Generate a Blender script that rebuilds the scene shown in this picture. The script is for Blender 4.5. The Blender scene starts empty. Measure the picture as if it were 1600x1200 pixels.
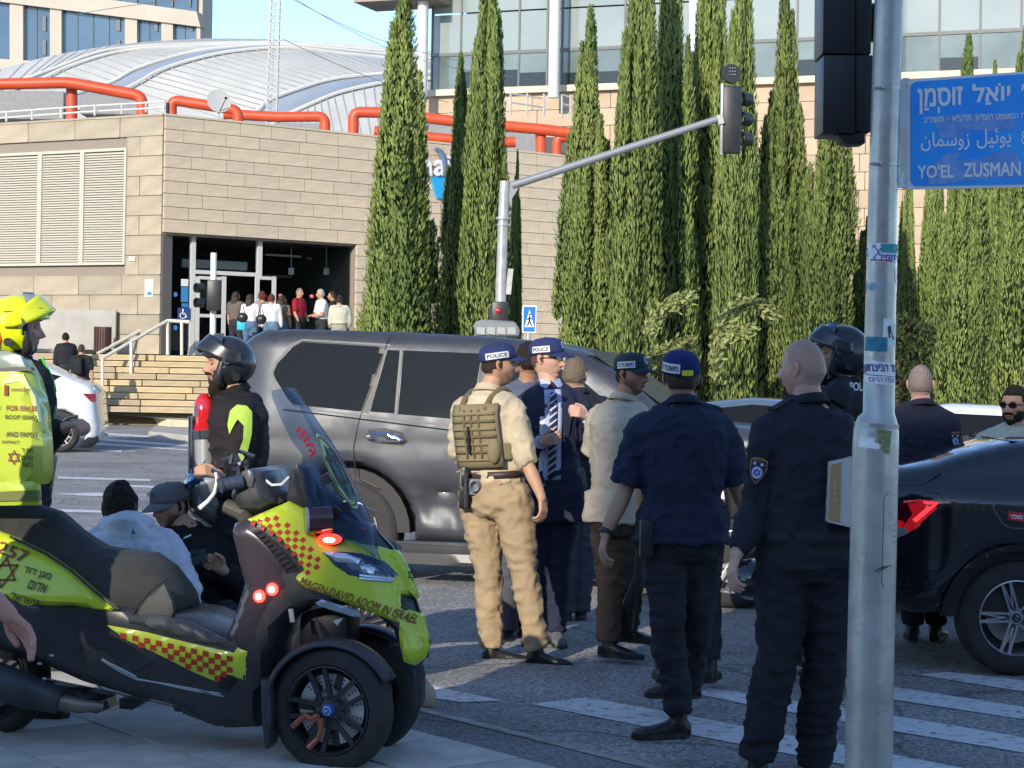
import bpy, bmesh, math, random
import numpy as np
from mathutils import Vector, Matrix, geometry
from math import radians as R, sin, cos, pi, sqrt, atan2
random.seed(7); RNG = np.random.default_rng(7)
SC = bpy.context.scene
COL = SC.collection
# ------------------------------------------------------------ camera, world, sun
F_PX = 3111.0            # focal length in pixels of the 1600 px wide photograph
ROLL = R(1.0)
HOR = 580.0
EYE = 1.65
cam = bpy.data.cameras.new('camera'); camo = bpy.data.objects.new('camera', cam); COL.objects.link(camo)
cam.sensor_width = 36.0; cam.lens = 36.0 * F_PX / 1600.0
cam.shift_y = -20.0 / 1600.0
cam.clip_start = 0.1; cam.clip_end = 3000
rt = Vector((cos(ROLL), 0, sin(ROLL))); up = Vector((-sin(ROLL), 0, cos(ROLL))); bk = Vector((0, -1, 0))
M = Matrix((rt, up, bk)).transposed().to_4x4(); M.translation = (0, 0, EYE)
camo.matrix_world = M
SC.camera = camo
SUN_AZ = R(24)           # light travels away from the camera and to the right
SUN_EL = R(21)
w = bpy.data.worlds.new('World'); SC.world = w; w.use_nodes = True
nt = w.node_tree; bgn = nt.nodes['Background']
sky = nt.nodes.new('ShaderNodeTexSky'); sky.sky_type = 'NISHITA'; sky.sun_disc = False
sky.sun_elevation = SUN_EL; sky.sun_rotation = R(180) + SUN_AZ
sky.air_density = 0.8; sky.dust_density = 0.2; sky.ozone_density = 3.0
nt.links.new(sky.outputs[0], bgn.inputs[0]); bgn.inputs[1].default_value = 0.15
sl = bpy.data.lights.new('sun', 'SUN'); sl.energy = 2.7; sl.angle = R(0.5); sl.color = (1.0, 0.90, 0.76)
slo = bpy.data.objects.new('sun', sl); COL.objects.link(slo)
SD = Vector((sin(SUN_AZ) * cos(SUN_EL), cos(SUN_AZ) * cos(SUN_EL), -sin(SUN_EL)))
slo.rotation_euler = SD.to_track_quat('-Z', 'Y').to_euler()
slo.location = (-20, -30, 40)
SC.view_settings.view_transform = 'Standard'; SC.view_settings.look = 'None'
SC.view_settings.exposure = 1.02; SC.view_settings.gamma = 1.0
SC.view_settings.use_curve_mapping = False
# ------------------------------------------------------------ measuring helpers
def unroll(u, v):
 dx, dy = u - 800.0, v - HOR
 return dx * cos(ROLL) + dy * sin(ROLL), -dx * sin(ROLL) + dy * cos(ROLL)
def P(u, v, s=None, d=None):
 """world point seen at photo pixel (u, v) where one metre spans s pixels (or at depth d)"""
 if d is None: d = F_PX / s
 a, b = unroll(u, v)
 return Vector((a * d / F_PX, d, EYE - b * d / F_PX))
def G(u, v, z=0.0):
 a, b = unroll(u, v)
 return P(u, v, d=F_PX * (EYE - z) / b)
def gz(y):
 return 0.0 if y < 30 else min((y - 30) / 14.4, 1.0) * 0.24
class Frame:
 """vertical working plane: a runs along, z up, y is depth behind the plane"""
 def __init__(s, x, y, ang, z=0.0):
  s.o = Vector((x, y, z)); s.ang = ang
  s.h = Vector((cos(ang), sin(ang), 0)); s.n = Vector((-sin(ang), cos(ang), 0))
 def uv(s, u, v, off=0.0):
  a, b = unroll(u, v)
  r = Vector((a / F_PX, 1, -b / F_PX))
  q = Vector((0, 0, EYE)) - (s.o + s.n * off)
  t = -(q.x * s.n.x + q.y * s.n.y) / (r.x * s.n.x + r.y * s.n.y)
  p = Vector((0, 0, EYE)) + r * t
  e = p - s.o
  return (e.x * s.h.x + e.y * s.h.y, p.z - s.o.z)
 def pts(s, L, off=0.0): return [s.uv(u, v, off) for u, v in L]
 def w(s, a, y, z): return s.o + s.h * a + s.n * y + Vector((0, 0, z))
def hash3(i, j, k):
 n = (i.astype(np.int64) * 374761393 + j.astype(np.int64) * 668265263 + k.astype(np.int64) * 2147483647 * 3 + 1013) & 0x7fffffff
 n = ((n ^ (n >> 13)) * 1274126177) & 0x7fffffff
 return ((n ^ (n >> 16)) & 0xffff) / 65535.0
def vnoise(p):
 p = np.asarray(p, float); f = np.floor(p); t = p - f; i = f.astype(np.int64); t = t * t * (3 - 2 * t)
 out = 0
 for a in (0, 1):
  for b in (0, 1):
   for c in (0, 1):
    wgt = (t[:, 0] if a else 1 - t[:, 0]) * (t[:, 1] if b else 1 - t[:, 1]) * (t[:, 2] if c else 1 - t[:, 2])
    out = out + wgt * hash3(i[:, 0] + a, i[:, 1] + b, i[:, 2] + c)
 return out * 2 - 1
# ------------------------------------------------------------ materials
MATS = {}
def lin(c):
 return c
def mat(name, col, rough=0.6, metal=0.0, var=0.0, vscale=8.0, bump=0.0, bscale=60.0, spec=0.5, coat=0.0,
  emit=None, estr=0.0, trans=0.0, alpha=1.0, attr=None, stretch=(1, 1, 1), col2=None, detail=6.0, ior=1.45, rvar=0.0):
 if name in MATS: return MATS[name]
 m = bpy.data.materials.new(name); m.use_nodes = True; MATS[name] = m
 t = m.node_tree; N = t.nodes; L = t.links; b = N['Principled BSDF']
 b.inputs['Base Color'].default_value = (*col, 1); b.inputs['Roughness'].default_value = rough
 b.inputs['Metallic'].default_value = metal; b.inputs['Specular IOR Level'].default_value = spec
 b.inputs['Coat Weight'].default_value = coat; b.inputs['Coat Roughness'].default_value = 0.05
 b.inputs['Transmission Weight'].default_value = trans; b.inputs['Alpha'].default_value = alpha
 b.inputs['IOR'].default_value = ior
 if emit: b.inputs['Emission Color'].default_value = (*emit, 1); b.inputs['Emission Strength'].default_value = estr
 if var or bump or rvar or col2:
  tc = N.new('ShaderNodeTexCoord'); mp = N.new('ShaderNodeMapping'); mp.inputs['Scale'].default_value = stretch
  L.new(tc.outputs['Object'], mp.inputs[0])
 csock = None
 if attr:
  at = N.new('ShaderNodeAttribute'); at.attribute_name = attr; csock = at.outputs['Color']
 if var or col2:
  nz = N.new('ShaderNodeTexNoise'); nz.inputs['Scale'].default_value = vscale; nz.inputs['Detail'].default_value = detail
  L.new(mp.outputs[0], nz.inputs['Vector'])
  mr = N.new('ShaderNodeMapRange'); mr.inputs[1].default_value = 0.3; mr.inputs[2].default_value = 0.7
  L.new(nz.outputs[0], mr.inputs[0])
  if col2:
   mx = N.new('ShaderNodeMix'); mx.data_type = 'RGBA'
   mx.inputs['A'].default_value = (*col, 1); mx.inputs['B'].default_value = (*col2, 1)
   L.new(mr.outputs[0], mx.inputs['Factor']); csock = mx.outputs['Result']
  if var:
   mr.inputs[3].default_value = 0 if col2 else 1 - var; mr.inputs[4].default_value = 1 if col2 else 1 + var
   if not col2:
    mx = N.new('ShaderNodeMix'); mx.data_type = 'RGBA'; mx.blend_type = 'MULTIPLY'; mx.inputs['Factor'].default_value = 1
    if csock: L.new(csock, mx.inputs['A'])
    else: mx.inputs['A'].default_value = (*col, 1)
    L.new(mr.outputs[0], mx.inputs['B']); csock = mx.outputs['Result']
 if csock: L.new(csock, b.inputs['Base Color'])
 if rvar:
  n3 = N.new('ShaderNodeTexNoise'); n3.inputs['Scale'].default_value = 3.0; n3.inputs['Detail'].default_value = 8
  L.new(mp.outputs[0], n3.inputs['Vector'])
  m3 = N.new('ShaderNodeMapRange'); m3.inputs[1].default_value = .35; m3.inputs[2].default_value = .65
  m3.inputs[3].default_value = max(0.02, rough - rvar); m3.inputs[4].default_value = rough + rvar
  L.new(n3.outputs[0], m3.inputs[0]); L.new(m3.outputs[0], b.inputs['Roughness'])
 if bump:
  n2 = N.new('ShaderNodeTexNoise'); n2.inputs['Scale'].default_value = bscale; n2.inputs['Detail'].default_value = 4
  L.new(mp.outputs[0], n2.inputs['Vector'])
  bp = N.new('ShaderNodeBump'); bp.inputs['Strength'].default_value = bump; bp.inputs['Distance'].default_value = 0.02
  L.new(n2.outputs[0], bp.inputs['Height']); L.new(bp.outputs[0], b.inputs['Normal'])
 return m
# ------------------------------------------------------------ object helpers
def mkobj(name, verts, faces, m=None, parent=None, smooth=False, angle=35, kind=None, mats=None, midx=None):
 me = bpy.data.meshes.new(name)
 me.from_pydata([tuple(v) for v in verts], [], [tuple(f) for f in faces])
 me.update()
 o = bpy.data.objects.new(name, me); COL.objects.link(o)
 if mats:
  for x in mats: me.materials.append(x)
  if midx is not None: me.polygons.foreach_set('material_index', np.asarray(midx, dtype=np.int32))
 elif m: me.materials.append(m)
 if smooth: shade(me, angle)
 if parent: o.parent = parent
 if kind: o['kind'] = kind
 return o
def shade(me, angle=35):
 me.polygons.foreach_set('use_smooth', [True] * len(me.polygons))
 me.set_sharp_from_angle(angle=R(angle)); me.update()
def bmobj(name, bm, m=None, parent=None, smooth=False, angle=35, kind=None):
 me = bpy.data.meshes.new(name); bm.to_mesh(me); bm.free()
 o = bpy.data.objects.new(name, me); COL.objects.link(o)
 if m: me.materials.append(m)
 if smooth: shade(me, angle)
 if parent: o.parent = parent
 if kind: o['kind'] = kind
 return o
def tag(o, label=None, cat=None, group=None, kind=None):
 if label: o['label'] = label
 if cat: o['category'] = cat
 if group: o['group'] = group
 if kind: o['kind'] = kind
 return o
def empty(name, label, cat, loc=(0, 0, 0), rz=0.0, group=None):
 o = bpy.data.objects.new(name, None); COL.objects.link(o); o.location = loc; o.rotation_euler = (0, 0, rz)
 o.empty_display_size = 0.1
 return tag(o, label, cat, group)
def copy_tree(o, parent=None):
 c = o.copy(); COL.objects.link(c); c.parent = parent
 for ch in list(o.children): copy_tree(ch, c)
 return c
class MB:
 """collects simple solids into one mesh"""
 def __init__(s): s.v = []; s.f = []
 def add(s, V, F):
  n = len(s.v); s.v += [tuple(x) for x in V]; s.f += [tuple(i + n for i in f) for f in F]; return s
 def box(s, x0, x1, y0, y1, z0, z1, T=None):
  V = [Vector((x, y, z)) for x in (x0, x1) for y in (y0, y1) for z in (z0, z1)]
  if T is not None: V = [T @ x for x in V]
  return s.add(V, [(0, 1, 3, 2), (4, 6, 7, 5), (0, 4, 5, 1), (2, 3, 7, 6), (0, 2, 6, 4), (1, 5, 7, 3)])
 def bar(s, a, b, wd, ht, upv=Vector((0, 0, 1))):
  a = Vector(a); b = Vector(b); d = (b - a).normalized(); x = d.cross(upv)
  if x.length < 1e-4: x = d.cross(Vector((0, 1, 0)))
  x.normalize(); y = d.cross(x)
  V = [p + x * (i * wd / 2) + y * (j * ht / 2) for p in (a, b) for i, j in ((-1, -1), (1, -1), (1, 1), (-1, 1))]
  return s.add(V, [(0, 1, 2, 3)[::-1], (4, 5, 6, 7), (0, 1, 5, 4), (1, 2, 6, 5), (2, 3, 7, 6), (3, 0, 4, 7)])
 def tube(s, pts, r, n=12, closed=False, caps=True):
  pts = [Vector(p) for p in pts]; rs = r if isinstance(r, (list, tuple)) else [r] * len(pts)
  prev = None; base = len(s.v); V = []; F = []
  for i, p in enumerate(pts):
   a = pts[max(i - 1, 0)]; b = pts[min(i + 1, len(pts) - 1)]
   d = (b - a); d = d.normalized() if d.length > 1e-9 else Vector((0, 0, 1))
   if prev is None:
    x = d.cross(Vector((0, 0, 1)))
    if x.length < 1e-3: x = d.cross(Vector((0, 1, 0)))
   else: x = prev - d * prev.dot(d)
   x.normalize(); prev = x; y = d.cross(x)
   for k in range(n):
    t = 2 * pi * k / n; V.append(p + x * (cos(t) * rs[i]) + y * (sin(t) * rs[i]))
  m = len(pts)
  for i in range(m - 1):
   for k in range(n):
    F.append((i * n + k, i * n + (k + 1) % n, (i + 1) * n + (k + 1) % n, (i + 1) * n + k))
  if caps: F.append(tuple(range(n))[::-1]); F.append(tuple((m - 1) * n + k for k in range(n)))
  return s.add(V, F)
 def prism(s, poly, y0, y1, T=None, axis='y'):
  """poly in (a, z); extruded along y"""
  n = len(poly)
  def c(a, y, z): return Vector((a, y, z))
  V = [c(a, y0, z) for a, z in poly] + [c(a, y1, z) for a, z in poly]
  if T is not None: V = [T @ x for x in V]
  tri = geometry.tessellate_polygon([[Vector((a, z, 0)) for a, z in poly]])
  F = [tuple(t) for t in tri] + [tuple(i + n for i in t[::-1]) for t in tri]
  ar = sum(poly[i][0] * poly[(i + 1) % n][1] - poly[(i + 1) % n][0] * poly[i][1] for i in range(n))
  for i in range(n):
   j = (i + 1) % n; F.append((i, j, j + n, i + n) if ar < 0 else (j, i, i + n, j + n))
  return s.add(V, F)
 def lathe(s, prof, n=48, T=None):
  """prof of (r, y): turned about the y axis"""
  V = []; F = []; m = len(prof)
  for k in range(n):
   t = 2 * pi * k / n
   for r, y in prof: V.append(Vector((r * cos(t), y, r * sin(t))))
  for k in range(n):
   for i in range(m - 1):
    F.append((k * m + i, k * m + i + 1, ((k + 1) % n) * m + i + 1, ((k + 1) % n) * m + i))
  if T is not None: V = [T @ x for x in V]
  return s.add(V, F)
 def ell(s, c, r, n=16, T=None):
  V = []; F = []
  for i in range(n + 1):
   a = pi * i / n
   for k in range(2 * n):
    t = pi * k / n; V.append(Vector((c[0] + r[0] * sin(a) * cos(t), c[1] + r[1] * sin(a) * sin(t), c[2] + r[2] * cos(a))))
  for i in range(n):
   for k in range(2 * n):
    F.append((i * 2 * n + k, (i + 1) * 2 * n + k, (i + 1) * 2 * n + (k + 1) % (2 * n), i * 2 * n + (k + 1) % (2 * n)))
  if T is not None: V = [T @ x for x in V]
  return s.add(V, F)
 def build(s, name, m=None, parent=None, smooth=False, angle=35, bevel=0.0, kind=None, segs=2, fixn=True):
  bm = bmesh.new(); vs = [bm.verts.new(v) for v in s.v]
  for f in s.f:
   try: bm.faces.new([vs[i] for i in f])
   except ValueError: pass
  if fixn: bmesh.ops.recalc_face_normals(bm, faces=bm.faces)
  if bevel:
   bmesh.ops.remove_doubles(bm, verts=bm.verts, dist=1e-5)
   ed = [e for e in bm.edges if len(e.link_faces) == 2 and e.calc_face_angle(0) > R(25)]
   bmesh.ops.bevel(bm, geom=ed, offset=bevel, segments=segs, affect='EDGES', profile=0.5, clamp_overlap=True)
  return bmobj(name, bm, m, parent, smooth or bevel > 0, angle, kind)
def cdt(poly, res, holes=()):
 """triangulate polygon(s) in 2D with interior grid points; returns pts, tris, outline index loops"""
 V = []; E = []; 
 def addloop(lp):
  out = []
  for i in range(len(lp)):
   a = np.array(lp[i]); b = np.array(lp[(i + 1) % len(lp)]); L = np.linalg.norm(b - a); k = max(1, int(L / res))
   for j in range(k): out.append(tuple(a + (b - a) * j / k))
  n = len(V); V.extend(out); E.extend([(n + i, n + (i + 1) % len(out)) for i in range(len(out))]); return out
 lp0 = addloop(poly)
 for h in holes: addloop(h)
 nb = len(V)
 B = np.array(V); x0, y0 = B.min(0); x1, y1 = B.max(0)
 gx = np.arange(x0 + res * .5, x1, res); gy = np.arange(y0 + res * .5, y1, res)
 g = np.array([(x, y) for x in gx for y in gy]) if len(gx) and len(gy) else np.zeros((0, 2))
 if len(g):
  ins = inside(g, poly)
  for h in holes: ins &= ~inside(g, h)
  g = g[ins]
  if len(g):
   dd = edgedist(g, [poly] + list(holes)); g = g[dd > res * .45]
 V2 = [Vector(v) for v in V] + [Vector(p) for p in g]
 r = geometry.delaunay_2d_cdt(V2, E, [tuple(range(len(lp0)))], 2 if holes else 1, 1e-6)
 pts = np.array([tuple(v) for v in r[0]]); tris = [tuple(t) for t in r[2]]
 if holes:
  cen = np.array([pts[list(t)].mean(0) for t in tris]); keep = inside(cen, poly)
  for h in holes: keep &= ~inside(cen, h)
  tris = [t for t, k in zip(tris, keep) if k]
 return pts, tris
def inside(P_, poly):
 x, y = P_[:, 0], P_[:, 1]; c = np.zeros(len(P_), bool); n = len(poly)
 for i in range(n):
  x0, y0 = poly[i]; x1, y1 = poly[(i + 1) % n]
  if y0 == y1: continue
  k = ((y0 > y) != (y1 > y)) & (x < (x1 - x0) * (y - y0) / (y1 - y0) + x0); c ^= k
 return c
def edgedist(P_, loops):
 d = np.full(len(P_), 1e9)
 for lp in loops:
  for i in range(len(lp)):
   a = np.array(lp[i]); b = np.array(lp[(i + 1) % len(lp)]); ab = b - a; L = (ab ** 2).sum() + 1e-12
   t = np.clip(((P_ - a) @ ab) / L, 0, 1); q = a + t[:, None] * ab
   d = np.minimum(d, np.sqrt(((P_ - q) ** 2).sum(1)))
 return d
def slab(name, poly, W, m, parent, rnd=0.05, res=0.03, off=0.0, thick=None, holes=(), mirror=False, angle=40, y0=0.0, flat=None, smooth=True):
 """solid whose side is a (a,z) outline, bulging out to half width W(a,z) with rounded rim.
 near side is at y = y0 - W ; with thick: a skin of that thickness instead of a full solid"""
 pts, tris = cdt(poly, res, holes)
 if len(tris) == 0: return None
 d = edgedist(pts, [poly] + list(holes))
 wv = W(pts[:, 0], pts[:, 1]) + off
 if rnd > 0:
  k = np.clip(1 - d / rnd, 0, 1); drop = rnd * (1 - np.sqrt(np.maximum(0, 1 - k * k)))
  wv = wv - drop
 n = len(pts); nearp = np.column_stack([pts[:, 0], y0 - wv, pts[:, 1]])
 if thick is None: far = np.column_stack([pts[:, 0], y0 + wv, pts[:, 1]])
 else: far = np.column_stack([pts[:, 0], y0 - np.maximum(wv - thick, 0.0), pts[:, 1]])
 V = np.vstack([nearp, far]); F = []
 cnt = {}
 for t in tris:
  for i in range(3):
   e = (t[i], t[(i + 1) % 3]); cnt[e] = cnt.get(e, 0) + 1
 bedge = [e for e in cnt if (e[1], e[0]) not in cnt]
 for t in tris: F.append(t); F.append((t[2] + n, t[1] + n, t[0] + n))
 for a, b in bedge: F.append((b, a, a + n, b + n))
 if thick is not None and mirror:
  V2 = V.copy(); V2[:, 1] = 2 * y0 - V2[:, 1]; k = len(V)
  F = F + [tuple(i + k for i in f[::-1]) for f in F]; V = np.vstack([V, V2])
 bm = bmesh.new(); vs = [bm.verts.new(v) for v in V]
 for f in F:
  try: bm.faces.new([vs[i] for i in f])
  except ValueError: pass
 bmesh.ops.recalc_face_normals(bm, faces=bm.faces)
 return bmobj(name, bm, m, parent, smooth, angle)
_tx = {}
def textpolys(s, bold=0.0):
 """glyph outlines filled as triangles, in units of font size, centred"""
 key = (s, bold)
 if key in _tx: return _tx[key]
 cu = bpy.data.curves.new('lettering', 'FONT'); cu.body = s; cu.align_x = 'CENTER'; cu.resolution_u = 3; cu.fill_mode = 'NONE'
 o = bpy.data.objects.new('lettering', cu); COL.objects.link(o)
 dg = bpy.context.evaluated_depsgraph_get(); me = bpy.data.meshes.new_from_object(o.evaluated_get(dg))
 V = np.array([v.co[:2] for v in me.vertices]) if len(me.vertices) else np.zeros((0, 2)); nx_ = {}
 for ed_ in me.edges: a, b = ed_.vertices; nx_.setdefault(a, []).append(b); nx_.setdefault(b, []).append(a)
 seen = set(); loops = []
 for i in range(len(V)):
  if i in seen or i not in nx_: continue
  lp = [i]; seen.add(i); cur = i + 1 if i + 1 in nx_[i] else nx_[i][0]
  while cur not in seen: lp.append(cur); seen.add(cur); nn = [q for q in nx_[cur] if q not in seen]; cur = nn[0] if nn else lp[0]
  loops.append(lp)
 Fc = []
 if len(V) and bold and loops:
  ars = [sum(V[lp[k]][0] * V[lp[(k + 1) % len(lp)]][1] - V[lp[(k + 1) % len(lp)]][0] * V[lp[k]][1] for k in range(len(lp))) for lp in loops]; sg = -1 if ars[int(np.argmax(np.abs(ars)))] > 0 else 1; N_ = V.copy()
  for lp in loops:
   Lp = V[lp]; e1 = Lp - np.roll(Lp, 1, 0); e2 = np.roll(Lp, -1, 0) - Lp; e1 /= np.linalg.norm(e1, axis=1)[:, None] + 1e-9; e2 /= np.linalg.norm(e2, axis=1)[:, None] + 1e-9
   n1 = np.column_stack([-e1[:, 1], e1[:, 0]]); n2 = np.column_stack([-e2[:, 1], e2[:, 0]]); m_ = n1 + n2; m_ /= np.maximum(.6, (m_ ** 2).sum(1) / 2)[:, None]; N_[lp] = Lp + m_ * sg * bold * .9
  V = N_
 if len(V):
  r = geometry.delaunay_2d_cdt([Vector(v) for v in V], [(lp[k], lp[(k + 1) % len(lp)]) for lp in loops for k in range(len(lp))], [], 0, 1e-6)
  W2 = np.array([tuple(v) for v in r[0]]); T2 = [tuple(t) for t in r[2]]; cen = np.array([W2[list(t)].mean(0) for t in T2]); wn = np.zeros(len(cen))
  for lp in loops:
   Lp = V[lp]; ar = sum(Lp[k][0] * Lp[(k + 1) % len(Lp)][1] - Lp[(k + 1) % len(Lp)][0] * Lp[k][1] for k in range(len(Lp))); wn += inside(cen, [tuple(q) for q in Lp]) * (1 if ar > 0 else -1)
  V = W2; Fc = [t for t, q in zip(T2, wn) if abs(q) > .5]
 bpy.data.objects.remove(o); bpy.data.curves.remove(cu); bpy.data.meshes.remove(me)
 if len(V):
  c = (V.min(0) + V.max(0)) / 2; V = V - c
 _tx[key] = (V, Fc); return V, Fc
def text_on(name, s, mapf, m, parent, height=None, width=None, bold=0.0, sx=1.0, shear=0.0):
 """mapf(x, y) -> 3D point; x right, y up in metres about the centre of the lettering"""
 V, Fc = textpolys(s, bold)
 if not len(V): return None
 ext = V.max(0) - V.min(0)
 if height and width: k = np.array([width / ext[0], height / ext[1]])
 elif width: k = np.array([width / ext[0]] * 2)
 else: k = np.array([height / ext[1] * sx, height / ext[1]])
 V = V * k
 return mkobj(name, [mapf(x + shear * y, y) for x, y in V], Fc, m, parent)
def rtl(s):
 out = []; 
 for ch in s:
  if 0x591 <= ord(ch) <= 0x5C7 and out: out[-1] = ch + out[-1]
  else: out.append(ch)
 return ''.join(out[::-1])
# ============================================================ MATERIALS OF THE SETTING
def obrand(m, lo, hi, tint=None):
 """vary the base colour from object to object (each stone its own tone)"""
 t = m.node_tree; N = t.nodes; L = t.links; b = N['Principled BSDF']
 oi = N.new('ShaderNodeObjectInfo'); mr = N.new('ShaderNodeMapRange'); mr.inputs[3].default_value = lo; mr.inputs[4].default_value = hi
 L.new(oi.outputs['Random'], mr.inputs[0])
 mx = N.new('ShaderNodeMix'); mx.data_type = 'RGBA'; mx.blend_type = 'MULTIPLY'; mx.inputs['Factor'].default_value = 1
 lk = b.inputs['Base Color'].links
 if lk: L.new(lk[0].from_socket, mx.inputs['A'])
 else: mx.inputs['A'].default_value = b.inputs['Base Color'].default_value
 if tint:
  m2 = N.new('ShaderNodeMix'); m2.data_type = 'RGBA'; m2.inputs['A'].default_value = (lo, lo, lo, 1); m2.inputs['B'].default_value = (hi * tint[0], hi * tint[1], hi * tint[2], 1)
  L.new(oi.outputs['Random'], m2.inputs['Factor']); L.new(m2.outputs['Result'], mx.inputs['B'])
 else: L.new(mr.outputs[0], mx.inputs['B'])
 L.new(mx.outputs['Result'], b.inputs['Base Color']); return m
def asphalt(name, base, light):
 m = bpy.data.materials.new(name); m.use_nodes = True; t = m.node_tree; N = t.nodes; L = t.links; b = N['Principled BSDF']
 tc = N.new('ShaderNodeTexCoord')
 v = N.new('ShaderNodeTexVoronoi'); v.inputs['Scale'].default_value = 70; L.new(tc.outputs['Object'], v.inputs['Vector'])
 cr = N.new('ShaderNodeValToRGB'); L.new(v.outputs['Color'], cr.inputs[0])
 cr.color_ramp.elements[0].position = 0.2; cr.color_ramp.elements[0].color = (*[c * .55 for c in base], 1)
 cr.color_ramp.elements[1].position = 0.85; cr.color_ramp.elements[1].color = (*light, 1)
 n = N.new('ShaderNodeTexNoise'); n.inputs['Scale'].default_value = 0.9; n.inputs['Detail'].default_value = 9; n.inputs['Roughness'].default_value = .62
 L.new(tc.outputs['Object'], n.inputs['Vector'])
 mr = N.new('ShaderNodeMapRange'); mr.inputs[1].default_value = .3; mr.inputs[2].default_value = .7; mr.inputs[3].default_value = .7; mr.inputs[4].default_value = 1.3
 L.new(n.outputs[0], mr.inputs[0])
 mx = N.new('ShaderNodeMix'); mx.data_type = 'RGBA'; mx.blend_type = 'MULTIPLY'; mx.inputs['Factor'].default_value = 1
 L.new(cr.outputs[0], mx.inputs['A']); L.new(mr.outputs[0], mx.inputs['B']); L.new(mx.outputs['Result'], b.inputs['Base Color'])
 ck = N.new('ShaderNodeTexVoronoi'); ck.feature = 'DISTANCE_TO_EDGE'; ck.inputs['Scale'].default_value = .55; wn = N.new('ShaderNodeTexNoise'); wn.inputs['Scale'].default_value = 2.5; wn.inputs['Detail'].default_value = 6
 wm = N.new('ShaderNodeMix'); wm.data_type = 'RGBA'; wm.inputs['Factor'].default_value = .22; L.new(tc.outputs['Object'], wn.inputs['Vector']); L.new(tc.outputs['Object'], wm.inputs['A']); L.new(wn.outputs['Color'], wm.inputs['B']); L.new(wm.outputs['Result'], ck.inputs['Vector'])
 cm_ = N.new('ShaderNodeMapRange'); cm_.inputs[1].default_value = .0; cm_.inputs[2].default_value = .012; cm_.inputs[3].default_value = .45; L.new(ck.outputs['Distance'], cm_.inputs[0])
 n5 = N.new('ShaderNodeTexNoise'); n5.inputs['Scale'].default_value = .35; n5.inputs['Detail'].default_value = 3; L.new(tc.outputs['Object'], n5.inputs['Vector']); m5 = N.new('ShaderNodeMapRange'); m5.inputs[1].default_value = .55; m5.inputs[2].default_value = .62; m5.inputs[3].default_value = 1; m5.inputs[4].default_value = .78; L.new(n5.outputs[0], m5.inputs[0])
 for sk_ in (cm_.outputs[0], m5.outputs[0]):
  q_ = N.new('ShaderNodeMix'); q_.data_type = 'RGBA'; q_.blend_type = 'MULTIPLY'; q_.inputs['Factor'].default_value = 1; L.new(b.inputs['Base Color'].links[0].from_socket, q_.inputs['A']); L.new(sk_, q_.inputs['B']); L.new(q_.outputs['Result'], b.inputs['Base Color'])
 b.inputs['Roughness'].default_value = .85
 bp = N.new('ShaderNodeBump'); bp.inputs['Strength'].default_value = .7; bp.inputs['Distance'].default_value = .006
 L.new(v.outputs['Distance'], bp.inputs['Height']); L.new(bp.outputs[0], b.inputs['Normal'])
 return m
def paint(name, col):
 """worn road paint: chips show the asphalt colour through"""
 m = bpy.data.materials.new(name); m.use_nodes = True; t = m.node_tree; N = t.nodes; L = t.links; b = N['Principled BSDF']
 tc = N.new('ShaderNodeTexCoord'); n = N.new('ShaderNodeTexNoise'); n.inputs['Scale'].default_value = 14; n.inputs['Detail'].default_value = 12; n.inputs['Roughness'].default_value = .75
 L.new(tc.outputs['Object'], n.inputs['Vector']); cr = N.new('ShaderNodeValToRGB'); L.new(n.outputs[0], cr.inputs[0])
 cr.color_ramp.elements[0].position = .38; cr.color_ramp.elements[0].color = (.14, .135, .13, 1)
 cr.color_ramp.elements[1].position = .47; cr.color_ramp.elements[1].color = (*col, 1)
 L.new(cr.outputs[0], b.inputs['Base Color']); b.inputs['Roughness'].default_value = .7
 return m
ASPH = asphalt('asphalt', (.225, .222, .22), (.39, .375, .36))
GUTTER = asphalt('smooth_asphalt', (.19, .19, .2), (.26, .255, .25))
PAINT = paint('road_paint', (.62, .62, .62))
STONE_R = obrand(mat('limestone', (.60, .50, .365), .85, var=.09, vscale=2.2, bump=.25, bscale=18), .95, 1.03, (1.02, 1.0, .96))  # right face: colour raised to make up for weak sun
STONE_L = obrand(mat('limestone_sun_dimmed', (.37, .32, .245), .85, var=.14, vscale=1.6, bump=.25, bscale=14), .9, 1.08, (1.03, 1.0, .94))  # left face: same stone, colour darkened to offset full sun
MORTAR = mat('mortar', (.26, .22, .18), .95)
STEPM = obrand(mat('step_stone', (.44, .36, .24), .8, var=.2, vscale=3, bump=.2, bscale=20), .8, 1.1, (1.05, 1.0, .85))
CONC = mat('concrete', (.40, .38, .34), .85, var=.12, vscale=2, bump=.2, bscale=30)
PAVER = obrand(mat('paver', (.50, .47, .43), .78, var=.18, vscale=3.5, bump=.25, bscale=50), .84, 1.12)
WHITEF = mat('white_frame', (.6, .59, .55), .5)
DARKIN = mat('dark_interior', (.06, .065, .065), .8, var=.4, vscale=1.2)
GLASSD = mat('dark_glass', (.03, .04, .045), .06, spec=.8)
GREYM = mat('galvanised_steel', (.46, .455, .43), .36, .45, var=.16, vscale=9, bump=.08, bscale=40, rvar=.1)
ORANGE = mat('orange_duct', (.56, .075, .025), .42, var=.1, vscale=3)
BLACKP = mat('black_plastic', (.022, .022, .025), .42, var=.2, vscale=6)
GREYBOX = mat('grey_cladding', (.23, .23, .23), .7, var=.1)
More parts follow.
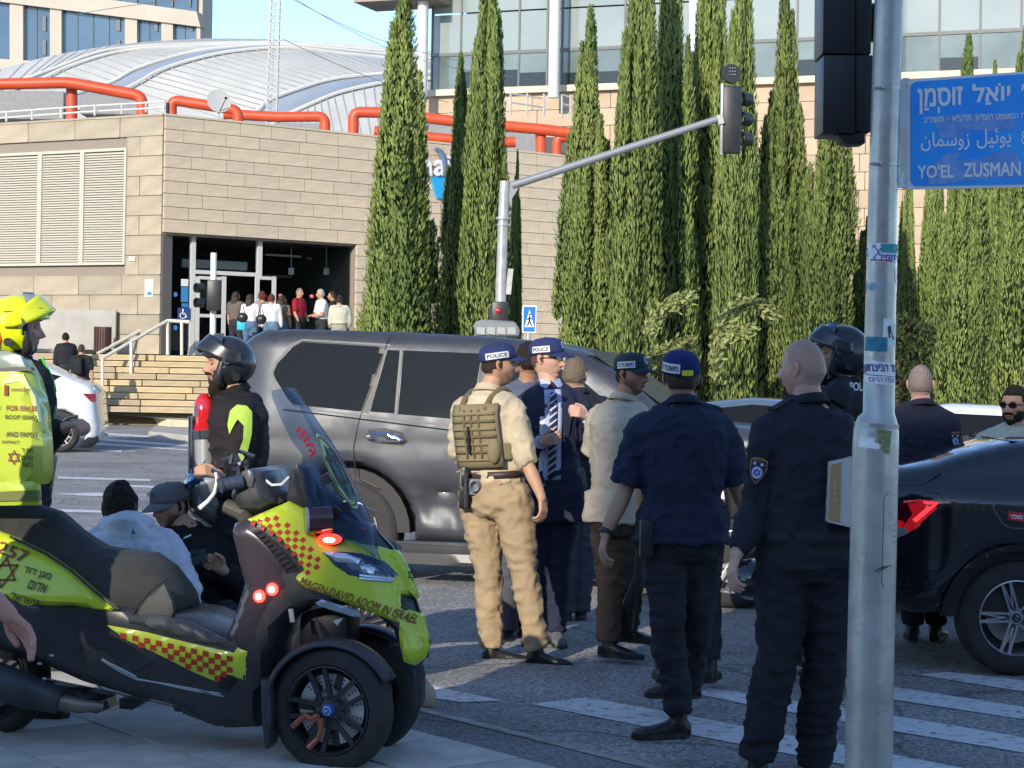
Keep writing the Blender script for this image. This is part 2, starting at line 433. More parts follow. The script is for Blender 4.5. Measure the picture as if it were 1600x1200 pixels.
# ============================================================ GROUND
def sheet(name, poly, z, m, kind='structure', parent=None, slope=True, label=None):
 V = [(x, y, z + (gz(y) if slope else 0)) for x, y in poly]
 return mkobj(name, V, [tuple(range(len(V)))], m, parent, kind=kind)
ys = [-120, -40, 0, 10, 20, 30, 33, 36, 39, 42, 44.4, 60, 120, 600, 1500]
V = []; F = []
for y in ys:
 for x in (-900, -60, -20, 0, 20, 60, 900): V.append((x, y, gz(y)))
for i in range(len(ys) - 1):
 for j in range(6): F.append((i * 7 + j, i * 7 + j + 1, (i + 1) * 7 + j + 1, (i + 1) * 7 + j))
mkobj('road', V, F, ASPH, kind='structure')
def gpoly(L): return [tuple(G(u, v)[:2]) for u, v in L]
stripes = [[(829, 1101), (915, 1091), (1025, 1110), (1400, 1181), (1640, 1228), (1640, 1258), (1400, 1212), (1100, 1153), (980, 1131)],
           [(1082, 1084), (1108, 1076), (1400, 1120), (1640, 1160), (1640, 1184), (1400, 1144), (1160, 1100)],
           [(1285, 1066), (1318, 1060), (1400, 1075), (1640, 1112), (1640, 1131), (1400, 1095)],
           [(1433, 1055), (1482, 1051), (1640, 1069), (1640, 1088)],
           [(560, 1062), (650, 1066), (700, 1078), (787, 1096), (720, 1098), (650, 1088), (560, 1076)]]
for q in stripes:
 o = mkobj('crossing_stripe', [(x, y, .004) for x, y in gpoly(q)], [tuple(range(len(q)))], PAINT, kind='structure')
g0, g1 = G(700, 1120), G(1000, 1195); kd = (g1 - g0).normalized(); kn = Vector((kd.y, -kd.x, 0))
if kn.x > 0: kn = -kn          # towards the pavement (left / near)
def kp(a, b, z): q = g0 + kd * a + kn * b; return (q.x, q.y, z)
mkobj('gutter', [kp(-9, 0, .004), kp(4, 0, .004), kp(4, .42, .004), kp(-9, .42, .004)], [(0, 1, 2, 3)], GUTTER, kind='structure')
mkobj('gutter_line', [kp(-9, -.02, .008), kp(4, -.02, .008), kp(4, .05, .008), kp(-9, .05, .008)], [(0, 1, 2, 3)], mat('pale_mortar', (.33, .31, .28), .9, var=.3, vscale=9), kind='structure')
pv = mkobj('pavement', [kp(-16, .42, .008), kp(6, .42, .008), kp(6, 9, .008), kp(-16, 9, .008)], [(0, 1, 2, 3)], MORTAR, kind='structure')
mb = MB(); mb.box(0, 1, 0, 1, 0, 1); pav0 = mb.build('paver_proto', PAVER, bevel=.012, segs=1); pavme = pav0.data; bpy.data.objects.remove(pav0)
pa = atan2(kd.y, kd.x); TW = .56
for i in range(-16, 8):
 for j in range(0, 9):
  q = g0 + kd * (i * TW + (j % 2) * TW / 2) + kn * (.43 + (j + 1) * TW)
  if q.y < 5.2 or q.y > 12.5 or q.x < -6.5 or q.x > 2.5: continue
  s_ = F_PX / q.y
  if abs(q.x) * s_ > 1100: continue
  o = bpy.data.objects.new('paver', pavme); COL.objects.link(o); o.parent = pv
  o.location = (q.x, q.y, .002 + random.uniform(0, .004)); o.rotation_euler = (0, 0, pa); o.scale = (TW - .012, TW - .012, .03)
for q in [[(90, 745), (235, 749), (235, 752), (90, 748)], [(185, 757), (300, 763), (300, 766), (185, 760)], [(82, 772), (150, 770), (215, 773), (150, 776)],
          [(40, 795), (260, 800), (260, 804), (40, 799)], [(190, 725), (270, 733), (270, 735), (190, 727)], [(235, 703), (300, 712), (300, 714), (235, 705)]]:
 mkobj('lane_mark', [(x, y, .004) for x, y in gpoly(q)], [(0, 1, 2, 3)], PAINT, kind='structure')
def G2(u, v):
 a, b = unroll(u, v); d = 40.0
 for _ in range(12): d = F_PX * (EYE - gz(d)) / b
 return P(u, v, d=d)
for k, q in enumerate([[(145, 675), (232, 681), (232, 684), (145, 679)], [(140, 684), (300, 696), (300, 699), (140, 687)], [(130, 691), (300, 703), (300, 705), (130, 694)], [(100, 700), (190, 704), (190, 707), (100, 703)]]):
 mkobj('far_crossing_stripe', [tuple(G2(u, v) + Vector((0, 0, .006))) for u, v in q], [(0, 1, 2, 3)], PAINT, kind='structure')
isl = [G2(232, 684), G2(243, 675), G2(330, 680), G2(330, 694)]
V = [tuple(p) for p in isl] + [tuple(p + Vector((0, 0, .13))) for p in isl]
tag(mkobj('traffic_island', V, [(4, 5, 6, 7), (0, 1, 5, 4), (1, 2, 6, 5), (2, 3, 7, 6), (3, 0, 4, 7)], CONC, kind='structure'))
KA = P(60, 640, s=60); KB = P(150, 645, s=62.5); KC = P(268, 655, s=68); KD = P(420, 668, s=70); KE = P(1700, 700, s=80)
kpts = [KA, KB, KC, KD, KE]
KERBM = obrand(mat('kerb_stone', (.62, .53, .38), .8, var=.15, vscale=3), .85, 1.08)
kerbo = None
for a, b in zip(kpts[:-1], kpts[1:]):
 L_ = (b - a).length; n = min(14, max(1, int(L_ / 1.0))); d = (b - a) / n
 for i in range(n):
  p = a + d * i; m2 = MB(); q = a + d * (i + 1) - d.normalized() * .015
  z0, z1 = gz(p.y) - .05, gz(p.y) + .16; bk_ = Vector((0, .22, 0))
  m2.add([Vector((p.x, p.y, z0)), Vector((q.x, q.y, z0)), Vector((q.x, q.y, z1)), Vector((p.x, p.y, z1)),
    p * 1 + bk_ + Vector((0, 0, z0 - p.z)), q + bk_ + Vector((0, 0, z0 - q.z)), q + bk_ + Vector((0, 0, z1 - q.z)), p + bk_ + Vector((0, 0, z1 - p.z))],
               [(0, 1, 2, 3), (3, 2, 6, 7), (0, 3, 7, 4), (1, 5, 6, 2)])
  o = m2.build('kerb_stone', KERBM, kerbo, fixn=False)
  if kerbo is None: kerbo = o; tag(o, kind='structure'); o.name = 'kerb'
xs_ = [-60, -20, KA.x, KB.x, KC.x, KD.x, 4, 12, 40]
def ky(x): return float(np.interp(x, [p.x for p in kpts], [p.y for p in kpts]))
V = [(x, ky(x) + .2, gz(ky(x)) + .155) for x in xs_] + [(x, 45.9 - (x + 8) * .10 + .3, .56 if x > -12 else .75) for x in xs_] + [(x, 75, .56) for x in xs_]
mkobj('far_pavement', V, [(i + r * 9, i + 1 + r * 9, i + 10 + r * 9, i + 9 + r * 9) for r in (0, 1) for i in range(8)], mat('paving', (.30, .275, .24), .9, var=.12, vscale=1.5), kind='structure')
# ============================================================ STONE BUILDING (entrance, louvre, ducts)
FR = Frame(-8.66, 49.0, R(37.9)); FL = Frame(-8.66, 49.0, R(-28.6))
bld = empty('stone_building', 'low cream limestone building with louvred panels and glass entrance above the steps', 'building', (-8.66, 49.0, 0))
def putw(o):
 o.parent = bld; o.matrix_parent_inverse = Matrix.Translation((8.66, -49.0, 0)); return o
mb = MB(); mb.box(0, 1, 0, 1, 0, 1); st0 = mb.build('stone_proto', STONE_R, bevel=.02, segs=1); stme = st0.data; bpy.data.objects.remove(st0)
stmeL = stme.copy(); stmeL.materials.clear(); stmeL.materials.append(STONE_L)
def stone(fr, me, a0, a1, z0, z1, prt, dep=.05, g=.014):
 o = bpy.data.objects.new('stone', me); COL.objects.link(o)
 p = fr.w(a0 + g / 2, -dep + random.uniform(-.004, .004), z0 + g / 2)
 o.location = p - prt_loc[prt.name]; o.rotation_euler = (0, 0, fr.ang); o.scale = (a1 - a0 - g, dep + .03, z1 - z0 - g); o.parent = prt; return o
prt_loc = {}
TOP = 7.79
oa0, oz1 = FR.uv(254, 368); oa1, _ = FR.uv(556, 385)
oz1 = FR.uv(400, 375)[1]
RL = 14.0; LANDZ = 1.9
mw = MB()
T_R = Matrix.Translation(FR.o) @ Matrix.Rotation(FR.ang, 4, 'Z'); T_L = Matrix.Translation(FL.o) @ Matrix.Rotation(FL.ang, 4, 'Z')
mw.box(-.0, RL, .02, .4, oz1, TOP - .1, T_R); mw.box(oa1, RL, .02, .4, -.5, oz1, T_R)
wr = mw.build('wall_right', MORTAR); putw(wr); wr.name = 'entrance_wall'; prt_loc['entrance_wall'] = Vector((0, 0, 0))
z = TOP; r_ = 0
while z > LANDZ - .6:
 h = .305 if r_ % 2 else .33
 z0 = z - h; a = 0.0; 
 if r_ % 2: a = 0.0
 first = True
 while a < RL - .05:
  L_ = random.uniform(.75, 1.25) * (.6 if first and r_ % 2 else 1); a1 = min(a + L_, RL)
  if RL - a1 < .3: a1 = RL
  if z0 < oz1 - .04:
   if a < oa1:
    a = oa1; first = False
    continue
  if z0 >= oz1 - .04 or a >= oa1 - .01:
   zz0 = max(z0, oz1) if a < oa1 else z0
   stone(FR, stme, a, a1, zz0, z, wr)
  a = a1; first = False
 z = z0; r_ += 1
mw = MB(); mw.box(-14, 0, .02, .4, -.5, TOP - .1, T_L); wl = mw.build('louvre_wall', MORTAR); putw(wl); prt_loc['louvre_wall'] = Vector((0, 0, 0))
la0, lz1 = FL.uv(0, 240); la1, _ = FL.uv(200, 233); _, lz0 = FL.uv(100, 415); lz1 = FL.uv(100, 236)[1]
z = TOP; r_ = 0
while z > .4:
 h = .49; z0 = z - h; a = 0.0; L_ = 1.5 if r_ % 2 else .75
 while a > -9.0:
  L_ = random.uniform(1.1, 1.6); 
  if a == 0 and r_ % 2: L_ = .7
  a1 = a - L_
  hid = a1 < la1 and z0 < lz1 and z > lz0
  if hid and a > la1: a1 = la1; hid = False
  if not hid:
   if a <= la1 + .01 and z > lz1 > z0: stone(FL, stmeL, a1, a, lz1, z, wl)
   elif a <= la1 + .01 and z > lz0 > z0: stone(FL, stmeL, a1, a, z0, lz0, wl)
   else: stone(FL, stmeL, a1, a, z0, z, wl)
  a = a1
 z = z0; r_ += 1
mw = MB(); mw.box(-9, .0, -.07, .4, TOP, TOP + .05, T_L); putw(mw.build('coping_left', STONE_L)).name = 'coping'
mw = MB(); mw.box(.0, RL, -.07, .4, TOP, TOP + .05, T_R); putw(mw.build('coping', STONE_R))
rf = [FL.w(-12, .1, TOP - .3), FL.w(0, .1, TOP - .3), FR.w(RL, .1, TOP - .3), FR.w(RL, 14, TOP - .3), FL.w(-12, 22, TOP - .3)]
putw(mkobj('roof', rf, [(0, 1, 2, 3, 4)], CONC))
LOUV = mat('cream_louvre', (.50, .47, .39), .6); fr_w = .07
vs = [FL.uv(u, 300)[0] for u in (-62, 65, 131, 200)]
for i in range(3):
 a0, a1 = vs[i], vs[i + 1]
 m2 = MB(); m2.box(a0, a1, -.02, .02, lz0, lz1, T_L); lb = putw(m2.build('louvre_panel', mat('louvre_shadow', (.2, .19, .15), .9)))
 m2 = MB()
 for (x0, x1, z0, z1) in ((a0, a0 + fr_w, lz0, lz1), (a1 - fr_w, a1, lz0, lz1), (a0 + fr_w, a1 - fr_w, lz0, lz0 + fr_w), (a0 + fr_w, a1 - fr_w, lz1 - fr_w, lz1)):
  m2.box(x0 + .002, x1 - .002, -.09, -.02, z0, z1, T_L)
 f = m2.build('louvre_frame', LOUV, lb)
 m2 = MB(); z = lz0 + fr_w + .02
 while z < lz1 - fr_w - .03:
  m2.add([T_L @ Vector(p) for p in ((a0 + fr_w, -.075, z), (a1 - fr_w, -.075, z), (a1 - fr_w, -.03, z + .052), (a0 + fr_w, -.03, z + .052))], [(0, 1, 2, 3)])
  z += .062
 m2.build('louvre_slats', LOUV, lb, kind='stuff', fixn=False)
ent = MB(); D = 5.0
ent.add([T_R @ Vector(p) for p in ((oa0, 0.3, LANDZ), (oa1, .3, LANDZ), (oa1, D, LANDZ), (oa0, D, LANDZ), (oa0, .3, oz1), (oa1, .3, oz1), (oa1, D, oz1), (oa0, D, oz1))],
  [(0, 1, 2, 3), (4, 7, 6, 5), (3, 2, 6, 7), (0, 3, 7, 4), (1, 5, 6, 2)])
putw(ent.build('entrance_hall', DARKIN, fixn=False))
GL = mat('entrance_glass', (.75, .8, .8), .03, trans=1.0, ior=1.03, alpha=1.0, spec=.35)
def fbox(name, u0, u1, v0, v1, m, off=.25, dep=.06, parent=None):
 a0, z1 = FR.uv((u0 + u1) / 2, v0, off); _, z0 = FR.uv((u0 + u1) / 2, v1, off); a0 = FR.uv(u0, (v0 + v1) / 2, off)[0]; a1 = FR.uv(u1, (v0 + v1) / 2, off)[0]
 m2 = MB(); m2.box(a0, a1, off - dep / 2, off + dep / 2, z0, z1, T_R); o = m2.build(name, m)
 if parent: o.parent = parent
 else: putw(o)
 return o
for (u0, u1, v0, v1) in ((255, 296, 372, 550), (303, 400, 374, 424), (408, 550, 384, 552)): fbox('window_pane', u0, u1, v0, v1, GL, .25, .012)
fr1 = fbox('window_frame', 296, 303, 370, 556, WHITEF, .25, .12)
for (u0, u1, v0, v1) in ((401, 408, 376, 434), (303, 401, 424, 430), (255, 556, 366, 371), (549, 555, 386, 552)): fbox('window_frame', u0, u1, v0, v1, WHITEF, .25, .119)
for nm, us, lab in (('entrance_door', (305, 352), 1), ('entrance_door', (398, 430), 0)):
 u0, u1 = us; dr = fbox(nm, u0, u0 + 6, 432, 556, WHITEF, .20, .05)
 for q in ((u1 - 6, u1, 432, 556), (u0 + 6, u1 - 6, 432, 437), (u0 + 6, u1 - 6, 491, 496), (u0 + 6, u1 - 6, 550, 556)): fbox('door_rail', *q, WHITEF, .20, .049, dr)
 fbox('pane', u0 + 6, u1 - 6, 437, 491, GL, .20, .01, dr); fbox('pane', u0 + 6, u1 - 6, 496, 550, GL, .20, .01, dr)
BLUE = mat('poster_blue', (.05, .22, .5), .5); WHT = mat('paper_white', (.75, .76, .74), .6); NAVY = mat('sign_navy', (.03, .07, .22), .5)
fbox('poster', 283, 294, 436, 447, WHT, .22, .01); fbox('poster', 283, 294, 448, 472, BLUE, .22, .01); fbox('poster', 284, 294, 474, 480, BLUE, .22, .01)
fbox('inner_sign', 284, 386, 407, 420, mat('inner_sign', (.35, .38, .34), .6), .9, .03)
ws = fbox('wheelchair_sign', 278, 297, 481, 500, NAVY, .18, .02)
def frpt(off): 
 def f(u, v): a, z = FR.uv(u, v, off); return FR.w(a, off, z)
 return f
q = frpt(.16); m2 = MB(); m2.tube([q(286 + 4.5 * cos(t), 493 + 4.5 * sin(t)) for t in [R(x) for x in range(-60, 250, 20)]], .012, 6); m2.tube([q(286, 485), q(286, 491), q(290, 491), q(292, 496)], .012, 6)
m2.ell(q(286, 484), (.02, .01, .02), 6); m2.build('wheelchair_symbol', WHT, ws)
for (u, v) in ((274, 460), (274, 512)):
 c = frpt(.22)(u, v); m2 = MB(); m2.lathe([(0, -.005), (.06, -.005), (.06, .005), (0, .005)], 20, Matrix.Translation(c) @ Matrix.Rotation(FR.ang, 4, 'Z')); putw(m2.build('round_sticker', BLUE))
for (u, v) in ((438, 462), (487, 463), (530, 464)):
 c = frpt(.22)(u, v); m2 = MB(); m2.ell(c, (.06, .01, .05), 6); putw(m2.build('sticker', mat('sticker_red', (.5, .07, .12), .5)))
def flbox(name, u0, u1, v0, v1, m, off, dep, parent=None):
 a0 = FL.uv(u0, v0, off)[0]; a1 = FL.uv(u1, v0, off)[0]; z1 = FL.uv(u0, v0, off)[1]; z0 = FL.uv(u0, v1, off)[1]
 m2 = MB(); m2.box(a0, a1, off - dep, off, z0, z1, T_L); o = m2.build(name, m)
 if parent: o.parent = parent
 else: putw(o)
 return o
nb = flbox('notice', 227, 240, 437, 464, WHT, -.06, .01); flbox('notice_print', 230, 237, 456, 461, BLUE, -.072, .004, nb)
flbox('number_plate', 202, 212, 401, 408, WHITEF, -.06, .02)
for k, u in enumerate((455, 510)):
 q = frpt(1.2); m2 = MB(); m2.tube([q(u, 386), q(u, 425)], .012, 6); m2.box(-.07, .07, -.05, .05, -.09, .09, Matrix.Translation(q(u, 424)))
 putw(m2.build('hanging_camera', WHITEF))
q = frpt(2.0)
m2 = MB(); m2.box(-.5, .5, -.2, .2, -.35, .35, Matrix.Translation(q(520, 450)) @ Matrix.Rotation(.3, 4, 'Y')); putw(m2.build('machine', mat('machine', (.06, .08, .07), .5)))
for (u0, u1, v0, v1, o_, c_) in ((410, 545, 470, 500, 3.4, (.30, .31, .28)), (415, 470, 398, 401, 1.6, (.5, .52, .5)), (480, 545, 404, 407, 2.2, (.5, .52, .5)), (410, 550, 432, 436, 3.2, (.26, .28, .26)), (258, 292, 500, 548, 2.4, (.2, .2, .19)), (306, 348, 440, 470, 3.8, (.22, .24, .23))):
 fbox('added_hall_box', u0, u1, v0, v1, mat('added_hall_box_%d' % int(c_[0] * 100), c_, .6), o_, .08)  # boxes added inside to lighten the dark hall
sg = empty('wall_sign', 'blue and white shop sign with a slate hook shape, seen between two cypresses', 'sign', FR.w(*((lambda a: (a[0], -.1, a[1]))(FR.uv(690, 280)))))
def sgl(u, v, off):
 a, z = FR.uv(u, v, off); return FR.w(a, off, z) - sg.location
m2 = MB(); a0, z1 = FR.uv(664, 236, -.1); a1, z0 = FR.uv(703, 262, -.1)
text_on('sign_letters', 'na', lambda x, y: sgl(676 + x * 60, 262 - y * 60, -.2), mat('sign_white', (.8, .8, .82), .4), sg, height=.42, bold=.02)
pl = [sgl(u, v, -.14) for u, v in ((674, 276), (702, 274), (702, 308), (684, 310))]; pb = [p + FR.n * .08 for p in pl]
mkobj('sign_panel', pl + pb, [(0, 3, 2, 1), (4, 5, 6, 7), (0, 1, 5, 4), (1, 2, 6, 5), (2, 3, 7, 6), (3, 0, 4, 7)], mat('sign_cyan', (.02, .36, .72), .4), sg)
m2 = MB(); m2.tube([sgl(u, v, -.16) for u, v in ((680, 232), (687, 236), (692, 246), (694, 262), (692, 276))], [.05, .08, .1, .09, .05], 8); m2.build('sign_hook', mat('sign_slate', (.12, .17, .27), .5), sg)
text_on('sign_letters', 's', lambda x, y: sgl(699 + x * 60, 252 - y * 60, -.2), MATS['sign_white'], sg, height=.3, bold=.02)
def duct(pts, s, r, lab, off=0.0):
 P3 = [P(u, v, s=s) for u, v in pts]
 out = [P3[0]]
 for a, b, c in zip(P3[:-2], P3[1:-1], P3[2:]):
  e = min(.22, (b - a).length * .45, (c - b).length * .45); p0 = b + (a - b).normalized() * e; p1 = b + (c - b).normalized() * e
  for t in (0, .25, .5, .75, 1): out.append(p0 * (1 - t) ** 2 + b * 2 * t * (1 - t) + p1 * t * t)
 out.append(P3[-1]); m2 = MB(); m2.tube(out, r * .78, 16); o = m2.build('roof_duct', ORANGE, smooth=True, angle=60)
 tag(o, lab, 'duct', 'orange ducts on the roof'); return o
duct([(-60, 133), (108, 129), (222, 150), (222, 200)], 58, .20, 'long orange duct elbowing down at the far left roof edge')
duct([(112, 132), (112, 195)], 57.6, .20, 'short upright orange duct under the left bend of the long duct')
duct([(268, 200), (268, 156), (372, 172), (372, 200)], 57, .19, 'orange duct bent like a staple behind the white satellite dish')
duct([(350, 178), (436, 183), (508, 182), (508, 215)], 55, .19, 'orange duct with one elbow right beside the lattice mast')
duct([(552, 222), (552, 175), (600, 176), (730, 192), (845, 202), (900, 209)], 55, .2, 'longest orange duct running behind the two left cypresses')
duct([(845, 205), (845, 250)], 54.8, .2, 'upright orange duct right of the second bright cypress')
duct([(585, 205), (740, 222), (806, 222)], 53, .2, 'lower orange duct running level just above the parapet')
duct([(870, 250), (870, 214), (900, 216)], 53, .18, 'small orange duct elbow by the middle cypress')
def pbox(u0, u1, v0, v1, s, dep, name, m, lab, cat, grp=None):
 a = P(u0, v1, s=s); b = P(u1, v0, s=s); m2 = MB(); m2.box(0, b.x - a.x, 0, dep, 0, b.z - a.z); o = m2.build(name, m, bevel=.02, segs=1); o.location = a
 return tag(o, lab, cat, grp)
pbox(-30, 100, 143, 185, 55, 1.5, 'plant_box', GREYBOX, 'dark grey plant housing under the far left duct', 'housing')
pbox(125, 215, 148, 178, 55, 1.5, 'plant_box', GREYBOX, 'grey plant housing between the duct and the roof railing', 'housing')
pbox(590, 840, 196, 235, 50, 1.5, 'plant_box', GREYBOX, 'long grey plant housing behind the cypresses on the roof', 'housing')
pbox(845, 905, 215, 240, 50, 1.2, 'plant_box', mat('dark_grey_cladding', (.08, .08, .08), .7), 'small dark housing beside the small duct elbow', 'housing')
pbox(428, 500, 193, 208, 52, .6, 'plant_box', GREYBOX, 'low grey housing under the duct beside the lattice mast', 'housing')
rl = empty('roof_railing', 'thin cream railing along the left roof edge', 'railing', P(0, 185, s=58.5))
def rpt(u, v, s): return P(u, v, s=s) - rl.location
for dv in (0, -9):
 m2 = MB(); m2.tube([rpt(-20, 186 + dv, 58.6), rpt(130, 175 + dv, 60), rpt(258, 168 + dv, 62)], .025, 6); m2.build('rail', WHITEF, rl)
for u in (10, 50, 95, 148, 190, 228, 256):
 v = 186 - (u + 20) * .066; m2 = MB(); m2.tube([rpt(u, v + 6, 60.5), rpt(u, v - 11, 60.5)], .025, 6); m2.build('post', WHITEF, rl)
m2 = MB(); m2.tube([Vector((0, 0, 0)), Vector((0, 0, .28))], .05, 8); m2.build('roof_bollard', BLACKP); bpy.data.objects['roof_bollard'].location = P(262, 178, s=62); tag(bpy.data.objects['roof_bollard'], 'short black stub at the right end of the roof railing', 'post')
ds = empty('satellite_dish', 'white satellite dish standing on the corner of the roof', 'dish', P(342, 182, s=60))
T = Matrix.Translation(P(342, 158, s=60) - ds.location) @ Matrix.Rotation(R(20), 4, 'Z') @ Matrix.Rotation(R(-15), 4, 'X')
m2 = MB(); m2.lathe([(0, 0)] + [(r, -.22 * r * r) for r in (.1, .2, .27, .32)] + [(.32, -.2 * .1), (.0, .02)], 32, T); m2.build('reflector', mat('dish_white', (.42, .42, .40), .5), ds, smooth=True)
m2 = MB(); m2.tube([Vector((0, 0, 0)), T @ Vector((0, .05, 0))], .03, 8); m2.build('post', GREYM, ds)
m2 = MB(); m2.tube([T @ Vector((.0, 0, -.3)), T @ Vector((.12, -.35, -.05))], .012, 6); m2.tube([T @ Vector((.12, -.35, -.05)), T @ Vector((.12, -.28, -.02))], .035, 8); m2.build('feed_arm', BLACKP, ds)
stp = empty('staircase', 'wide flight of yellowish limestone steps up to the entrance', 'steps', (-8, 46, .3))
mb = MB(); mb.box(0, 1, 0, 1, 0, 1); s0 = mb.build('step_proto', STEPM, bevel=.03, segs=1); sme = s0.data; bpy.data.objects.remove(s0)
NS = 9; zb = .55; rise = (LANDZ - zb) / NS; sa = R(-4)
for i in range(NS):
 y = 45.7 + i * .29; x = -15.5
 while x < 1.0:
  L_ = random.uniform(1.1, 2.0); o = bpy.data.objects.new('step_stone', sme); COL.objects.link(o); o.parent = stp
  lo = Vector((x, y - (x + 8) * .10 + random.uniform(-.01, .01), zb + i * rise + .004)); o.location = lo - stp.location; o.rotation_euler = (0, 0, R(-5.7)); o.scale = (L_ - .02, .33, rise - .018 + random.uniform(-.004, .004)); x += L_
m2 = MB(); m2.add([Vector(p) for p in ((-15.5, 46.6, -.2), (1.2, 44.9, -.2), (1.2, 47.5, LANDZ - .02), (-15.5, 49.1, LANDZ - .02))], [(0, 1, 2, 3)]); m2.build('step_core', mat('step_joint', (.22, .16, .09), .9), stp, fixn=False).location = -stp.location
V = [(-30, 49.9, LANDZ), (-15.5, 49.0, LANDZ), (1.2, 47.3, LANDZ), (12, 47.3, LANDZ), (12, 62, LANDZ), (-30, 62, LANDZ)]
mkobj('landing', V + [(x, y, -.3) for x, y, z in V], [(0, 1, 2, 3, 4, 5), (0, 6, 7, 1), (2, 8, 9, 3)], mat('landing_stone', (.42, .38, .31), .8, var=.1), kind='structure')
rlm = mat('cream_rail', (.66, .63, .54), .45, .1)
hr = empty('stair_handrail', 'cream double handrail running up the steps to the entrance', 'handrail', P(160, 625, s=67))
def hp(u, v, s): return P(u, v, s=s) - hr.location
for a, b, c, s0 in (((160, 560), (262, 501), (296, 503), 66), ((152, 553), (250, 500), (290, 500), 64.5)):
 m2 = MB(); m2.tube([hp(*a, s0), hp(*b, s0 - 2), hp(*c, s0 - 2)], .045, 8); m2.build('rail', rlm, hr)
for (u, v0, v1, s) in ((160, 560, 621, 66.5), (205, 535, 592, 65.5), (262, 501, 556, 64), (284, 502, 556, 64), (240, 510, 545, 62.5), (180, 545, 580, 64)):
 m2 = MB(); m2.tube([hp(u, v0, s), hp(u, v1, s)], .04, 8); m2.build('post', rlm, hr)
m2 = MB(); m2.box(0, 2.1, 0, .12, 0, 1.0); o = m2.build('low_wall', CONC, bevel=.02); o.location = P(48, 545, s=63); tag(o, 'low grey concrete wall behind the man in the black shirt', 'wall')
bn = empty('litter_bin', 'brown slatted litter bin on the landing by the steps', 'bin', P(160, 553, s=64))
for k in range(18):
 t = 2 * pi * k / 18; m2 = MB(); m2.box(-.025, .025, -.012, .012, 0, .62, Matrix.Translation((.2 * cos(t), .2 * sin(t), .04)) @ Matrix.Rotation(t + pi / 2, 4, 'Z')); m2.build('slat', mat('brown_slat', (.07, .03, .02), .6), bn)
m2 = MB(); m2.lathe([(0, -.6), (.17, -.6), (.17, 0), (0, 0)], 20, Matrix.Rotation(R(90), 4, 'X')); m2.build('liner', BLACKP, bn)
m2 = MB(); m2.tube([(0, 0, 0), (0, 0, .85)], .09, 12); m2.ell((0, 0, .88), (.1, .1, .06), 8); o = m2.build('bollard', BLACKP, smooth=True); o.location = P(179, 548, s=62); tag(o, 'black bollard right beside the brown litter bin', 'bollard')
# ============================================================ GLASS OFFICE BUILDING, upper right
FU = Frame((655 - 800) / 42.0, 74.0, R(-21)); T_U = Matrix.Translation(FU.o) @ Matrix.Rotation(FU.ang, 4, 'Z')
off = empty('glass_office', 'large office building with glazed front and white columns behind the cypresses', 'building', FU.o)
def ubox(name, u0, u1, v0, v1, m, y0, y1, um=None, parent=None, flat=True):
 """box on the office front; v given at photo column um"""
 um = um if um is not None else (u0 + u1) / 2
 a0 = FU.uv(u0, v0, y0)[0]; a1 = FU.uv(u1, v0, y0)[0]; z1 = FU.uv(um, v0, y0)[1]; z0 = FU.uv(um, v1, y0)[1]
 m2 = MB(); m2.box(a0, a1, y0, y1, z0, z1, Matrix.Rotation(FU.ang, 4, 'Z')); return m2.build(name, m, parent or off)
gb = FU.uv(675, 141)[1]; gt = FU.uv(675, -60)[1]
STU = obrand(mat('warm_stone', (.47, .36, .25), .85, var=.1, vscale=1.0), .9, 1.08)
aR = FU.uv(1700, 100)[0]
RZ = Matrix.Rotation(FU.ang, 4, 'Z')
m2 = MB(); m2.box(-.2, aR, .1, 1.0, 0, gb - .25, RZ); sw = m2.build('stone_wall', MORTAR, off)
stmeU = stme.copy(); stmeU.materials.clear(); stmeU.materials.append(STU)
z = gb - .25
prt_loc['glass_office'] = off.location.copy()
k = 0
while z > 4.5:
 a = 0.0 if k % 2 else -.2
 while a < aR:
  o = stone(FU, stmeU, a, min(a + 1.5, aR), z - .62, z, off, .0, .02); o.parent = off; a += 1.5
 z -= .62; k += 1
m2 = MB(); m2.box(-.3, aR, -.25, 1.0, gb - .25, gb - .02, RZ); m2.build('ledge', mat('ledge', (.6, .52, .4), .8), off)
m2 = MB(); m2.box(-.3, aR, -2.4, 1.2, gt + .2, gt + .8, RZ); m2.build('roof_slab', mat('soffit', (.32, .27, .22), .8), off)
m2 = MB(); m2.box(-2.2, 1.0, -1.6, .4, FU.uv(600, 6, -1)[1], FU.uv(600, -60, -1)[1], RZ); m2.build('roof_overhang', MATS['soffit'], off)
m2 = MB(); m2.box(.2, aR, 3.5, 3.6, gb - .3, gt, RZ); m2.build('inner_wall', DARKIN, off)
tz = FU.uv(740, 84)[1]; fz = FU.uv(740, 20)[1]
OG = mat('office_glass', (.26, .30, .29), .07, spec=.9, var=.12, vscale=.35); OG2 = mat('office_glass_low', (.14, .18, .17), .06, spec=.9, var=.3, vscale=.5)
mus = [675, 720, 811, 855, 878, 976, 1062, 1098, 1150, 1245, 1340, 1404, 1467, 1531, 1595, 1660]
aa = [FU.uv(u, 80)[0] for u in mus]
for i in range(len(aa) - 1):
 for z0, z1, mm in ((gb, tz - .06, OG2), (tz + .06, fz - .03, OG), (fz + .03, gt + .2, OG)):
  m2 = MB(); m2.box(aa[i] + .03, aa[i + 1] - .03, .02, .05, z0, z1, RZ); m2.build('window_pane', mm, off)
MULL = mat('mullion', (.12, .13, .13), .5)
for a in aa:
 m2 = MB(); m2.box(a - .035, a + .035, -.02, .12, gb, gt + .2, RZ); m2.build('mullion', MULL, off)
m2 = MB(); m2.box(aa[0], aR, -.03, .1, tz - .06, tz + .06, RZ); m2.build('transom', MULL, off)
dk = mat('office_dark', (.02, .03, .035), .15)
